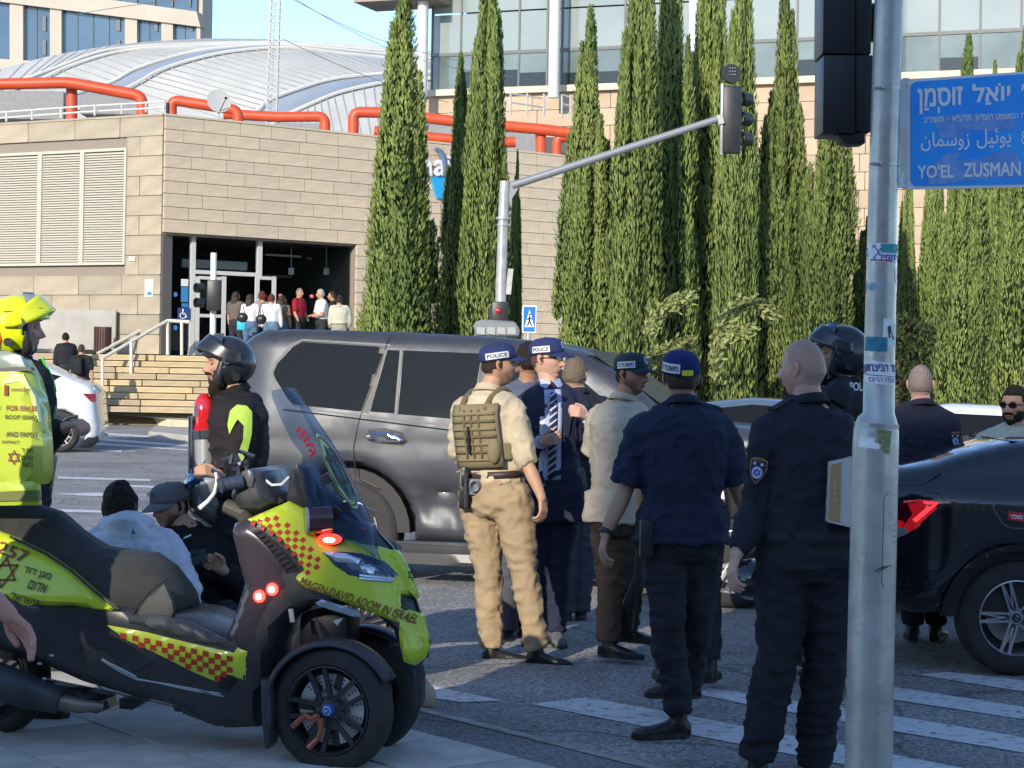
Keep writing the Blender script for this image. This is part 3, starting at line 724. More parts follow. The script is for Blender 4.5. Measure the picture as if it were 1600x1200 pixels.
for (i, f) in ((2, .4), (1, .5), (4, .35), (7, .3), (9, .45), (12, .35), (14, .4)):
 m2 = MB(); m2.box(aa[i] + .05, aa[i + 1] - .05, .0, .016, gb + .02, gb + (tz - gb) * f, RZ); m2.build('dark_window', dk, off)
for u in (660, 866, 1084, 1390):
 a = FU.uv(u, 80, -1.0)[0]; zb_ = FU.uv(660, 160, -1)[1]; m2 = MB(); m2.tube([RZ @ Vector((a, -1.0, zb_)), RZ @ Vector((a, -1.0, gt + .2))], .2, 18); m2.build('column', mat('column_white', (.62, .63, .62), .4, .1), off, smooth=True)
for (u0, u1, v0, v1) in ((798, 850, 146, 180), (878, 905, 148, 185)):
 tr = empty('terrace_rail', 'grey terrace railing on the ledge left of the tall column' if u0 < 850 else 'grey terrace railing on the ledge behind the middle cypress', 'railing', P(u0, v1, s=50), 0, 'terrace rails')
 for i in range(2):
  m2 = MB(); m2.tube([P(u0, v0 + i * 14, s=50) - tr.location, P(u1, v0 + 8 + i * 14, s=50) - tr.location], .03, 6); m2.build('rail', GREYM, tr)
 for u in (u0, (u0 + u1) / 2, u1):
  m2 = MB(); m2.tube([P(u, v0, s=50) - tr.location, P(u, v1, s=50) - tr.location], .035, 6); m2.build('post', GREYM, tr)
# ============================================================ WHITE DOME
cs = [([(-60, 125), (60, 92), (130, 78), (200, 68), (300, 61), (370, 60), (450, 63), (560, 70), (680, 80)], 27),
      ([(-60, 140), (20, 128), (80, 108), (150, 82), (200, 74), (260, 70), (430, 66), (560, 73), (680, 84)], 27.6),
      ([(-60, 160), (40, 134), (100, 106), (160, 86), (210, 77), (270, 73), (430, 68.5), (560, 76), (680, 88)], 28),
      ([(-60, 190), (100, 150), (170, 129), (215, 106), (290, 83), (350, 74), (440, 70), (540, 78), (680, 92)], 29),
      ([(-60, 210), (120, 170), (206, 133), (250, 109), (310, 90), (370, 79), (450, 74), (545, 84), (680, 98)], 30),
      ([(-60, 250), (200, 230), (378, 183), (420, 156), (470, 137), (520, 123), (580, 116), (620, 114), (680, 112)], 32),
      ([(-60, 260), (200, 240), (402, 201), (450, 178), (490, 160), (530, 144), (590, 130), (625, 126), (680, 122)], 33),
      ([(-60, 300), (200, 290), (402, 260), (450, 250), (500, 240), (550, 230), (600, 220), (640, 215), (680, 212)], 35)]
dome = empty('arena_dome', 'huge white ribbed dome roof with blue-grey glazed bands behind the stone building', 'dome', P(300, 250, s=31))
DW = mat('dome_white', (.44, .44, .42), .55, var=.08, vscale=.5); DG = mat('dome_band', (.27, .31, .36), .35, var=.1, vscale=.5)
def curve_at(L, t):
 x = t * (len(L) - 1); i = min(int(x), len(L) - 2); f = x - i
 p0 = L[max(i - 1, 0)]; p1 = L[i]; p2 = L[i + 1]; p3 = L[min(i + 2, len(L) - 1)]
 return tuple(.5 * (2 * p1[k] + (p2[k] - p0[k]) * f + (2 * p0[k] - 5 * p1[k] + 4 * p2[k] - p3[k]) * f * f + (3 * p1[k] - p0[k] - 3 * p2[k] + p3[k]) * f ** 3) for k in (0, 1))
for i in range(7):
 band = i in (1, 3, 5); rows = 2 if band else 6; cols = 60; V = []; F = []
 for r_ in range(rows + 1):
  f = r_ / rows
  for c in range(cols + 1):
   t = c / cols; a = curve_at(cs[i][0], t); b = curve_at(cs[i + 1][0], t); s_ = cs[i][1] * (1 - f) + cs[i + 1][1] * f
   bul = 0 if band else sin(pi * f) * .25
   V.append(P(a[0] * (1 - f) + b[0] * f, a[1] * (1 - f) + b[1] * f, s=s_ * (1 + .004 * bul) - (.05 if band else 0)) - dome.location)
 for r_ in range(rows):
  for c in range(cols): q = r_ * (cols + 1) + c; F.append((q, q + cols + 1, q + cols + 2, q + 1))
 mkobj('dome_band' if band else 'dome_shell', V, F, DG if band else DW, dome, smooth=True, angle=80)
 if band:
  for rr in (i, i + 1):
   m2 = MB(); m2.tube([P(*curve_at(cs[rr][0], t / 60), s=cs[rr][1] + .15) - dome.location for t in range(61)], .09, 6); m2.build('rib', DW, dome)
m2 = MB()
for i in (0, 2, 4, 6):
 for c in range(2, 60, 2):
  for f0 in range(4):
   pts = []
   for f in (f0 / 4, (f0 + 1) / 4):
    t = c / 60; a = curve_at(cs[i][0], t); b = curve_at(cs[i + 1][0], t); s_ = cs[i][1] * (1 - f) + cs[i + 1][1] * f + .06
    pts.append(P(a[0] * (1 - f) + b[0] * f, a[1] * (1 - f) + b[1] * f, s=s_) - dome.location)
   m2.bar(pts[0], pts[1], .04, .03)
m2.build('shell_seams', mat('dome_seam', (.41, .41, .39), .6), dome, kind='stuff')
# ============================================================ HOTEL, far left
FH = Frame(-45, 150, R(-16)); HZ = Matrix.Rotation(FH.ang, 4, 'Z')
hot = empty('hotel_block', 'tall cream stone hotel block with blue windows behind the dome', 'building', FH.o)
def hb(name, u0, u1, v0, v1, m, y0, y1, parent=None):
 p = [FH.uv(u0, v0, y0), FH.uv(u1, v1, y0)]; m2 = MB(); m2.box(p[0][0], p[1][0], y0, y1, p[1][1], p[0][1], HZ); return m2.build(name, m, parent or hot)
HS = mat('hotel_stone', (.42, .38, .32), .85, var=.06, vscale=.4); HG = mat('hotel_glass', (.06, .11, .17), .08, spec=.9, var=.3, vscale=.15)
aL = FH.uv(-60, 0)[0]; aR_ = FH.uv(313, 60)[0]; zt = FH.uv(200, -60)[1]
m2 = MB(); m2.box(aL, aR_, .3, 2, 0, zt, HZ); m2.build('wall', HS, hot)
def q4(name, L, m, y0, y1, parent=None):
 pts = [FH.uv(u, v, y0) for u, v in L]; V = [HZ @ Vector((a, y, z)) for y in (y0, y1) for a, z in pts]
 return mkobj(name, V, [(3, 2, 1, 0), (4, 5, 6, 7), (0, 1, 5, 4), (1, 2, 6, 5), (2, 3, 7, 6), (3, 0, 4, 7)], m, parent or hot)
q4('glass_band', [(-60, -60), (308, -30), (307, 18), (-60, -30)], HG, .0, .3)
for u in range(-40, 300, 28): q4('mullion', [(u, -60), (u + 2, -60), (u + 2, 10), (u, 10)], MULL, -.15, .0)
q4('ledge', [(-60, -32), (307, 18), (313, 42), (-60, -5)], HS, -.6, .3)
for (u0, u1) in ((15, 36), (78, 96), (195, 214), (252, 270), (307, 313)):
 q4('pier', [(u0, -5 + (u0 + 60) * .126), (u1, -5 + (u1 + 60) * .126), (u1, 140), (u0, 140)], HS, -.35, .3)
q4('parapet', [(-60, 88), (96, 98), (96, 140), (-60, 140)], HS, -.4, -.36)
for (u0, u1, n) in ((-20, 15, 1), (36, 78, 2), (96, 195, 4), (214, 252, 2), (270, 307, 2)):
 w_ = (u1 - u0) / n
 for k in range(n):
  a, b = u0 + k * w_, u0 + (k + 1) * w_; t0 = -5 + (a + 60) * .126; t1 = -5 + (b + 60) * .126
  wn = q4('window', [(a + .6, t0 + 2), (b - .6, t1 + 2), (b - .6, 140), (a + .6, 140)], HG, .02, .3)
  q4('mullion', [(b - .5, t1), (b + .5, t1), (b + .5, 140), (b - .5, 140)], MULL, -.05, .02, wn)
 if n > 1:
  for vv in (25, 62): q4('casement', [(u1 - w_ * .55, vv), (u1 - w_ * .3, vv + 1), (u1 - w_ * .3, vv + 24), (u1 - w_ * .55, vv + 23)], MULL, -.1, .0)
# ============================================================ LATTICE MAST AND WIRES
lm = empty('lattice_mast', 'white steel lattice mast standing behind the orange ducts', 'mast', P(425, 196, s=50))
c0 = P(424, 196, s=50); c1 = P(432, -30, s=50); hw = .13
legs = []
for dx, dy in ((-1, -1), (1, -1), (1, 1), (-1, 1)):
 a = c0 + Vector((dx * hw * 1.25, dy * hw, 0)); b = c1 + Vector((dx * hw, dy * hw, 0)); legs.append((a, b)); m2 = MB(); m2.bar(a - lm.location, b - lm.location, .03, .03); m2.build('leg', mat('mast_white', (.42, .42, .41), .5), lm)
m2 = MB(); n = 22
for k in range(n):
 for i in range(4):
  a0, b0 = legs[i]; a1, b1 = legs[(i + 1) % 4]; f = k / n; g = (k + .5) / n; h_ = (k + 1) / n
  p = a0.lerp(b0, f); q_ = a1.lerp(b1, g); r2 = a0.lerp(b0, h_)
  m2.bar(p - lm.location, q_ - lm.location, .018, .018); m2.bar(q_ - lm.location, r2 - lm.location, .018, .018)
m2.build('bracing', MATS['mast_white'], lm, kind='stuff')
WIRE = mat('wire', (.12, .12, .13), .6)
for a, b, sag, lab in (((450, -5), (720, 95), 14, 'upper thin cable sagging from the lattice mast to the right'), ((455, -5), (800, 120), 26, 'lower thin cable sagging from the lattice mast to the right'), ((440, 60), (700, 160), 8, 'short cable crossing the right side of the dome'),
                       ((425, -5), (120, 22), -8, 'cable reaching left from the mast past the hotel windows')):
 pts = []
 for k in range(13):
  t = k / 12; pts.append(P(a[0] * (1 - t) + b[0] * t, a[1] * (1 - t) + b[1] * t + sag * sin(pi * t), s=48))
 m2 = MB(); m2.tube(pts, .012, 5); tag(m2.build('cable', WIRE), lab, 'cable', 'cables from the mast')
# ============================================================ CYPRESSES
def leafmat(name, c1, c2):
 m = bpy.data.materials.new(name); m.use_nodes = True; t = m.node_tree; N = t.nodes; L = t.links; b = N['Principled BSDF']
 at = N.new('ShaderNodeAttribute'); at.attribute_name = 'lc'
 mx = N.new('ShaderNodeMix'); mx.data_type = 'RGBA'; mx.inputs['A'].default_value = (*c1, 1); mx.inputs['B'].default_value = (*c2, 1)
 L.new(at.outputs['Fac'], mx.inputs['Factor'])
 oi = N.new('ShaderNodeObjectInfo'); mr = N.new('ShaderNodeMapRange'); mr.inputs[3].default_value = .8; mr.inputs[4].default_value = 1.2; L.new(oi.outputs['Random'], mr.inputs[0])
 m2 = N.new('ShaderNodeMix'); m2.data_type = 'RGBA'; m2.blend_type = 'MULTIPLY'; m2.inputs['Factor'].default_value = 1
 L.new(mx.outputs['Result'], m2.inputs['A']); L.new(mr.outputs[0], m2.inputs['B']); L.new(m2.outputs['Result'], b.inputs['Base Color'])
 b.inputs['Roughness'].default_value = .75; b.inputs['Specular IOR Level'].default_value = .2
 return m
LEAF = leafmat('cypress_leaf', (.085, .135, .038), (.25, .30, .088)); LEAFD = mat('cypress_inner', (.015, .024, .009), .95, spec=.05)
BARK = mat('bark', (.09, .07, .055), .9, bump=.5, bscale=30)
def sprays(base, dirn, size, wid, rng, twist=None):
 """leaf sprays as small folded diamonds; base Nx3, dirn Nx3"""
 n = len(base); r = rng.normal(size=(n, 3)); x = np.cross(dirn, r); x /= np.linalg.norm(x, axis=1)[:, None] + 1e-9
 if twist is not None: x = x * .45 + twist * .8; x -= dirn * (x * dirn).sum(1)[:, None]; x /= np.linalg.norm(x, axis=1)[:, None] + 1e-9
 s = size[:, None]; w_ = (size * wid)[:, None]; nrm = np.cross(x, dirn)
 a = base; b = base + dirn * s * .5 + x * w_ + nrm * w_ * .3; c = base + dirn * s; d = base + dirn * s * .5 - x * w_ + nrm * w_ * .3
 V = np.stack([a, b, c, d], 1).reshape(-1, 3); I = np.arange(n)[:, None] * 4
 return V, np.concatenate([I + [[0, 1, 2]], I + [[0, 2, 3]]], 0)
def meshfast(name, V, F, m, lc=None, mats=None):
 me = bpy.data.meshes.new(name); V = np.asarray(V, np.float32); F = np.asarray(F, np.int32)
 me.vertices.add(len(V)); me.vertices.foreach_set('co', V.ravel()); k = F.shape[1]
 me.loops.add(F.size); me.loops.foreach_set('vertex_index', F.ravel()); me.polygons.add(len(F))
 me.polygons.foreach_set('loop_start', np.arange(0, F.size, k, dtype=np.int32)); me.polygons.foreach_set('loop_total', np.full(len(F), k, np.int32))
 me.update(calc_edges=True)
 if lc is not None:
  at = me.attributes.new('lc', 'FLOAT', 'POINT'); at.data.foreach_set('value', np.asarray(lc, np.float32))
 me.materials.append(m); return me
def cypress_mesh(seed, H=8.0, Rm=.75, nspr=42000):
 rng = np.random.default_rng(seed)
 cols = [(0, 0, 1.0, .5, 0.0)]                     # dx, dy, height fraction, radius fraction, start
 k = 9
 for i in range(k):
  t = 2 * pi * (i + rng.uniform(-.3, .3)) / k; rr = rng.uniform(.5, .74); cols.append((cos(t) * rr, sin(t) * rr, rng.uniform(.45, .97), rng.uniform(.2, .34), rng.uniform(0, .04)))
 for i in range(14):
  t = rng.uniform(0, 2 * pi); rr = rng.uniform(.55, .98); s0 = rng.uniform(.05, .5); cols.append((cos(t) * rr, sin(t) * rr, s0 + rng.uniform(.15, .35), rng.uniform(.14, .24), s0))
 def prof(t): return np.clip(t / .05, 0, 1) ** .5 * np.clip(1 - t, 0, 1) ** .5 * (1 - .2 * np.exp(-(t / .12) ** 2))
 VV = []; FF = []; LC = []; nv = 0; core = MB()
 tot = sum((c[2] - c[4]) * c[3] for c in cols)
 for ci, (dx, dy, hf, rf, s0) in enumerate(cols):
  n = int(nspr * (hf - s0) * rf / tot); tt = rng.uniform(0, 1, n) ** .95; th = rng.uniform(0, 2 * pi, n)
  z = (s0 + tt * (hf - s0)) * H
  env = np.clip(1 - (z / H), 0, 1) ** .4                      # whole crown narrows towards the tip
  cx = dx * Rm * env * .9; cy = dy * Rm * env * .9; rad = rf * Rm * prof(tt) * (.65 + .35 * env)
  lump = 1 + .42 * vnoise(np.column_stack([cos(1) * np.cos(th) * 2.2 + ci * 7, np.sin(th) * 2.2, z * 1.6])) + .18 * vnoise(np.column_stack([np.cos(th) * 4 + ci * 3, np.sin(th) * 4, z * 5]))
  rad = rad * lump * rng.uniform(.7, 1.1, n)
  p = np.column_stack([cx + np.cos(th) * rad, cy + np.sin(th) * rad, z])
  d = np.column_stack([np.cos(th) * .32, np.sin(th) * .32, np.full(n, 1.0)]) + rng.normal(scale=.15, size=(n, 3)); d /= np.linalg.norm(d, axis=1)[:, None]
  tw = np.column_stack([-np.sin(th), np.cos(th), np.zeros(n)])
  V, F = sprays(p, d, rng.uniform(.06, .15, n), .15, rng, tw); VV.append(V); FF.append(F + nv); nv += len(V)
  g = np.clip(.5 + .5 * vnoise(np.column_stack([p[:, 0] * 2, p[:, 1] * 2, p[:, 2] * .8 + 5])) + rng.normal(scale=.28, size=n), 0, 1); LC.append(np.repeat(g, 4))
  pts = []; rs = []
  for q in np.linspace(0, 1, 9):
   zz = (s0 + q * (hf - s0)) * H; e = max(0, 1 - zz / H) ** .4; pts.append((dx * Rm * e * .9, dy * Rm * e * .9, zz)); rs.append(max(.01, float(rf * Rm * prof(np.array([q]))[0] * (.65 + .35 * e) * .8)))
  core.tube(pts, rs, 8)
 V = np.vstack(VV); F = np.vstack(FF); LC = np.concatenate(LC)
 return meshfast('crown', V, F, LEAF, LC), core
variants = []
for sd in range(5):
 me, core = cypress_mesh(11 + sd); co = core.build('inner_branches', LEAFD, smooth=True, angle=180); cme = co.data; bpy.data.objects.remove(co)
 tb = MB(); tb.tube([(0, 0, -.8), (0, 0, 0), (0, 0, 2)], [.14, .12, .1], 10); to = tb.build('trunk', BARK, smooth=True); tme = to.data; bpy.data.objects.remove(to)
 variants.append((me, cme, tme))
def cypress(k, u, vb, vt, wpx, s, lab, rot=0.0):
 b = P(u, vt, s=s); a = Vector((P(u, (vb + 620) / 2, s=s).x, F_PX / s, .55)); H = b.z - a.z
 e = empty('cypress_tree', lab, 'tree', a, rot, 'cypress row behind the vehicles')
 WF = 1.24 if u < 1395 else .98; me, cme, tme = variants[k % 5]; sc = (wpx * WF / s / 1.5, wpx * WF / s / 1.5, H / 8.0)
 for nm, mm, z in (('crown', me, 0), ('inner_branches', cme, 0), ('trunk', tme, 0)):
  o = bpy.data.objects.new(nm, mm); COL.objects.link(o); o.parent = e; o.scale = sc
 return e
TR = [(0, 622, 545, -55, 128, 74, 'broad bright cypress standing alone against the entrance corner', .3),
      (1, 712, 540, 88, 66, 69, 'narrow shaded cypress between the shop sign and its brighter neighbour', 2.0),
      (2, 757, 545, -110, 84, 74, 'tall slim cypress just left of the signal mast upright', 1.1),
      (3, 803, 530, 238, 28, 66, 'small thin dark cypress spire behind the signal mast upright', 0.2),
      (4, 913, 600, 15, 96, 79, 'cypress with a twin tip left of the signal arm middle', 4.0),
      (0, 990, 620, -170, 96, 81, 'tall cypress crossed by the signal arm, second from the left of the dense row', 2.4),
      (1, 1042, 620, -140, 88, 78, 'tall cypress behind the tan shirted officer cap, under the signal arm end', 5.2),
      (2, 1100, 620, -150, 84, 76, 'deeply shaded cypress just left of the hanging traffic signal', 3.3),
      (3, 1146, 630, -120, 72, 84, 'bright slim cypress directly behind the hanging traffic signal', 1.7),
      (4, 1216, 640, -40, 90, 82, 'twin tipped cypress right of the hanging traffic signal', 0.9),
      (0, 1288, 640, 30, 92, 84, 'cypress partly behind the large black signal back', 4.6),
      (1, 1352, 650, 340, 64, 80, 'cypress hidden for the most part by the near steel pole', 0.0),
      (2, 1414, 650, 215, 46, 74, 'thin dark cypress just right of the near steel pole', 1.3),
      (3, 1453, 650, 150, 70, 74, 'shaded cypress under the left end of the street name sign', 3.9),
      (4, 1503, 720, 60, 110, 88, 'bright broad cypress under the middle of the street name sign', 2.8),
      (0, 1545, 700, 100, 70, 76, 'dark cypress between the two bright ones under the sign', 5.0),
      (1, 1592, 720, 45, 96, 88, 'rightmost bright cypress at the edge behind the man in sunglasses', 0.7),
      (2, 1190, 640, 340, 60, 73, 'dark cypress in the gap right of the hanging traffic signal', 2.2),
      (3, 1066, 630, 60, 60, 72, 'dark cypress set back in the gap behind the signal arm', 1.9)]
for t in TR: cypress(*t)
def branch(pts, s, lab, spread=.14, n=900):
 rng = np.random.default_rng(len(lab)); P3 = np.array([P(u, v, s=s) for u, v in pts]); seg = rng.integers(0, len(P3) - 1, n); f = rng.uniform(0, 1, n)[:, None]
 b = P3[seg] * (1 - f) + P3[seg + 1] * f; d0 = P3[seg + 1] - P3[seg]; d0 /= np.linalg.norm(d0, axis=1)[:, None]
 b = b + rng.normal(scale=spread * .4, size=(n, 3)); d = d0 + rng.normal(scale=.55, size=(n, 3)); d /= np.linalg.norm(d, axis=1)[:, None]
 V, F = sprays(b, d, rng.uniform(.07, .15, n), .22, rng); me = meshfast('cypress_branch', V, F, LEAF2, np.repeat(rng.uniform(.4, 1, n), 4))
 o = bpy.data.objects.new('cypress_branch', me); COL.objects.link(o); tag(o, lab, 'branch', 'pale branches bent out of the cypress row')
 m2 = MB(); m2.tube([tuple(p) for p in P3], [.02] * len(P3), 6); m2.build('stem', BARK, o)
LEAF2 = leafmat('pale_leaf', (.14, .18, .06), (.28, .30, .11))
branch([(1120, 600), (1118, 540), (1130, 500), (1155, 478), (1180, 472), (1205, 490)], 90, 'pale branch arching out like a hook beside the shaded gap')
branch([(1010, 520), (1040, 480), (1078, 465)], 88, 'pale upper branch sticking right over the navy cap')
branch([(1015, 560), (1050, 545), (1075, 537)], 88, 'pale lower branch sticking right just above the navy cap')
branch([(1120, 545), (1145, 520), (1170, 518)], 90, 'short pale branch under the hooked one')
rng = np.random.default_rng(5); n = 5000
b = rng.normal(size=(n, 3)); b /= np.linalg.norm(b, axis=1)[:, None]; b = b * (rng.uniform(.75, 1, n) ** .5)[:, None] * np.array([1.1, .7, 1.0]); b[:, 2] += 1.0
V, F = sprays(b, b / np.linalg.norm(b, axis=1)[:, None] * .6 + rng.normal(scale=.4, size=(n, 3)), rng.uniform(.06, .14, n), .35, rng)
me = meshfast('foliage', V, F, leafmat('shrub_leaf', (.03, .05, .02), (.06, .085, .03)), np.repeat(rng.uniform(0, 1, n), 4))
sh = empty('shrub', 'dark green bushy shrub behind the near steel pole', 'shrub', P(1400, 660, s=82)); o = bpy.data.objects.new('foliage', me); COL.objects.link(o); o.parent = sh
m2 = MB(); m2.tube([(0, 0, -.5), (0, 0, 1.3)], .06, 8); m2.build('stem', BARK, sh)
rng = np.random.default_rng(9); n = 2600
b = rng.normal(size=(n, 3)); b /= np.linalg.norm(b, axis=1)[:, None]; b = b * (rng.uniform(.2, 1, n) ** .5)[:, None] * np.array([2.2, 2.0, 2.3])
V, F = sprays(b, rng.normal(size=(n, 3)) * .6, rng.uniform(.25, .5, n), .4, rng)
me = meshfast('crown', V, F, MATS.get('x') or LEAF, np.repeat(rng.uniform(0, 1, n), 4))
for (x, y, z, k) in ((-19.5, 36, 6.0, 1.0), (-18.0, 40, 4.6, .7)):
 e = empty('street_tree', ('larger' if k == 1 else 'smaller') + ' round leafy street tree at the left by the louvred wall', 'tree', (x, y, 0.2), 0, 'street trees on the left'); o = bpy.data.objects.new('crown', me); COL.objects.link(o); o.parent = e; o.location = (0, 0, z); o.scale = (k, k, k)
 m2 = MB(); m2.tube([(0, 0, 0), (0, 0, z)], [.16, .1], 8); m2.build('trunk', BARK, e)
OB = mat('shade_block_stone', (.4, .36, .3), .9)
for (x0, x1, y0, h, lab) in ((-60, -18.0, -30, 16.7, 'lower unseen block added for shade behind the viewpoint'), (-17.95, 30, -30, 19.3, 'taller unseen block added for shade behind the viewpoint')):  # unseen blocks added behind the camera, sized to cast the foreground shade
 e = empty('shade_block', lab, 'building', ((x0 + x1) / 2, y0, 0)); m2 = MB(); w_ = (x1 - x0) / 2; m2.box(-w_, w_, -12, 0, 0, h); m2.build('wall', OB, e)
 for i in range(int(w_ * 2 // 3.5)):
  for k in range(int(h // 3.2)):
   m2 = MB(); x = -w_ + 1 + i * 3.5; m2.box(x, x + 1.6, .0, .04, 1 + k * 3.2, 2.6 + k * 3.2); m2.build('window', GLASSD, e)
# ============================================================ NEAR STREET POLE, SIGNAL AND NAME SIGN
pole = empty('street_pole', 'thick galvanised steel pole with stickers in the near right foreground', 'pole', (P(1355, 1283, s=420).x, F_PX / 420, 0))
def pp(u, v, s=420, dy=0.0): return P(u, v, s=s) + Vector((0, dy, 0)) - pole.location
rows = [(1356, 1290, 37.5), (1357, 1200, 37), (1361, 1000, 36.5), (1368, 700, 36), (1369, 672, 35), (1371, 656, 31), (1373, 645, 24.5), (1374, 560, 24), (1380, 300, 23), (1386, 100, 22.5), (1392, -80, 22)]
m2 = MB(); m2.tube([pp(u, v) for u, v, r in rows], [r / 420 for u, v, r in rows], 40); m2.build('shaft', GREYM, pole, smooth=True, angle=60)
m2 = MB(); m2.tube([pp(1369.5, 668), pp(1370, 661)], .0815, 40); m2.build('collar', GREYM, pole, smooth=True)
def poleR(v):
 for (u0, v0, r0), (u1, v1, r1) in zip(rows[:-1], rows[1:]):
  if v0 >= v >= v1: f = (v0 - v) / (v0 - v1); return u0 + (u1 - u0) * f, (r0 + (r1 - r0) * f) / 420
 return rows[-1][0], rows[-1][2] / 420
def onpole(u, v, off=.0012):
 uc, r = poleR(v); c = pp(uc, v); x = (u - uc) / 420; x = max(-r * .995, min(r * .995, x)); return Vector((c.x + x * (1 + off / r), c.y - sqrt(max(0, r * r - x * x)) * 1.0 - off, c.z + x * sin(ROLL) * -1))
def sticker(name, poly, m, off=.0014):
 pts, tris = cdt(poly, 6.0); 
 return mkobj(name, [onpole(u, v, off) for u, v in pts], [t[::-1] for t in tris], m, pole, smooth=True, angle=180)
SW = mat('sticker_white', (.85, .85, .83), .6, var=.15, vscale=30); ST = mat('sticker_teal', (.03, .22, .30), .6, var=.3, vscale=40)
SB = mat('sticker_ink', (.10, .07, .25), .6)
sticker('sticker', [(1356, 381), (1402, 381), (1402, 411), (1356, 410)], SW)
sticker('sticker', [(1372, 382), (1402, 382), (1402, 396), (1372, 396)], mat('sticker_green', (.04, .35, .33), .6), .002)
sticker('sticker', [(1358, 406), (1390, 408), (1390, 410), (1358, 408.5)], mat('sticker_red2', (.4, .04, .03), .6), .002)
text_on('sticker_lettering', rtl('לתמיד'), lambda x, y: onpole(1385 + x * 420, 402 - y * 420, .003), mat('sticker_blue', (.02, .08, .4), .6), pole, height=.024, bold=.02)
def star(cx, cy, r, mapf, m, parent, w_=.15, name='star_emblem'):
 mb_ = MB()
 for k in (0, 1):
  pts = [(cx + r * sin(2 * pi * i / 3 + k * pi), cy + r * cos(2 * pi * i / 3 + k * pi)) for i in range(3)]
  for i in range(3):
   a = np.array(pts[i]); b = np.array(pts[(i + 1) % 3]); d = (b - a) / np.linalg.norm(b - a); n_ = np.array([-d[1], d[0]]) * r * w_ / 2
   q = [a - n_ - d * r * .06, b - n_ + d * r * .06, b + n_ + d * r * .06, a + n_ - d * r * .06]; mb_.add([mapf(*p) for p in q], [(0, 1, 2, 3)])
 return mb_.build(name, m, parent, fixn=False)
star(1363, -395, 10, lambda x, y: onpole(x, -y, .003), MATS['sticker_blue'], pole)
sticker('torn_sticker', [(1352, 441), (1372, 446), (1381, 449), (1366, 452), (1352, 459)], mat('sticker_faded', (.28, .38, .43), .6, var=.3, vscale=60))
sticker('torn_sticker', [(1395, 418), (1403, 425), (1402, 450), (1396, 440)], SW)
sticker('sticker', [(1376, 498), (1399, 499), (1398, 541), (1374, 540)], SW)
sticker('sticker_print', [(1382, 511), (1387, 508), (1389, 518), (1394, 531), (1384, 528)], mat('sticker_dark', (.07, .08, .07), .6), .002)
sticker('sticker', [(1352, 527), (1382, 527), (1382, 549), (1351, 549)], ST, .0025)
sticker('sticker', [(1350, 562), (1398, 568), (1398, 603), (1349, 598)], SW)
text_on('sticker_lettering', rtl('עד הניצחון'), lambda x, y: onpole(1374 + x * 420, 577 - y * 420, .003), SB, pole, width=.125, height=.036, bold=.03)
text_on('sticker_lettering', rtl('עידו הרוס'), lambda x, y: onpole(1374 + x * 420, 593.5 - y * 420, .003), SB, pole, width=.09, height=.017)
sticker('sticker_line', [(1352, 585.5), (1396, 587.5), (1396, 588.6), (1352, 586.6)], SB, .002)
sticker('torn_sticker', [(1340, 682), (1362, 683), (1360, 690), (1372, 694), (1366, 701), (1338, 698)], SW)
sticker('torn_sticker', [(1364, 669), (1387, 672), (1383, 708), (1376, 706), (1370, 700), (1366, 690)], mat('sticker_grime', (.16, .16, .11), .7, col2=(.32, .36, .12), vscale=70))
def groove(L, r=.0012):
 m3 = MB(); m3.tube([onpole(u, v, .0003) for u, v in L], r, 5); return m3.build('door_seam', mat('seam_dark', (.05, .05, .05), .8), pole)
groove([(1395, 769), (1380, 768.5), (1375, 775), (1371, 905), (1374, 914), (1392, 916)])
for v in (817, 826, 835, 844): groove([(1390, v), (1397, v + .3)])
groove([(1360, 889), (1372, 882), (1388, 880)], .002)
sticker('rust_mark', [(1362, 892), (1374, 881), (1388, 879), (1376, 885)], mat('rust', (.14, .10, .07), .9), .001)
sh_ = empty('traffic_signal', 'large black traffic signal seen from behind at the top beside the near pole', 'traffic light', P(1324, 208, s=415))
o_ = sh_.location
def sx(u, v, s=415, dy=0.0): return P(u, v, s=s) + Vector((0, dy, 0)) - o_
def seenbox(name, poly, s, dep, m, parent, org, bev=.006, shiftx=0.0):
 A = [P(u, v, s=s) - org for u, v in poly]; B = [p + Vector((shiftx, dep, 0)) for p in A]; n = len(A); m3 = MB()
 m3.add(A + B, [tuple(range(n)), tuple(range(n, 2 * n))[::-1]] + [(i, (i + 1) % n, (i + 1) % n + n, i + n) for i in range(n)])
 return m3.build(name, m, parent, bevel=bev)
for (v0, v1) in ((-60, 84), (86, 208)):
 dv = 0; seenbox('signal_box', [(1287 - v0 * 0, v0), (1336, v0), (1336, v1), (1287 - 1.5, v1 - 1)], 415, .22, BLACKP, sh_, o_, .004, .0)
for (v0, v1) in ((-60, 84), (86, 206)):
 seenbox('signal_side', [(1336.5, v0), (1364, v0), (1361, v1), (1336.5, v1)], 413, .2, mat('black_plastic2', (.03, .03, .034), .5), sh_, o_, .004)
seenbox('bracket_foot', [(1308, 209), (1352, 209), (1352, 224), (1330, 225), (1318, 222)], 414, .12, BLACKP, sh_, o_, .003)
m2 = MB(); m2.lathe([(0, -.02), (.075, -.02), (.075, .12), (.06, .12), (.06, .0), (0, .0)], 28, Matrix.Translation(sx(1404, 27, 413, .1)) @ Matrix.Rotation(R(70), 4, 'Z')); m2.build('visor', BLACKP, sh_, smooth=True)
m2 = MB(); m2.ell(sx(1325, 84, 413, -.004), (.005, .005, .005), 6); m2.build('screw', GREYM, sh_)
for (x, v) in ((1, 125), (1, 258)):
 pass
for v in (140, 258):
 uc, r = poleR(v); m2 = MB(); m2.tube([pp(uc, v - 2), pp(uc, v + 2)], r + .002, 40); m2.tube([onpole(uc - 20, v, .01), onpole(uc - 8, v, .012)], .006, 6); m2.build('clamp', mat('steel_bright', (.5, .5, .5), .35, .7), pole, smooth=True)
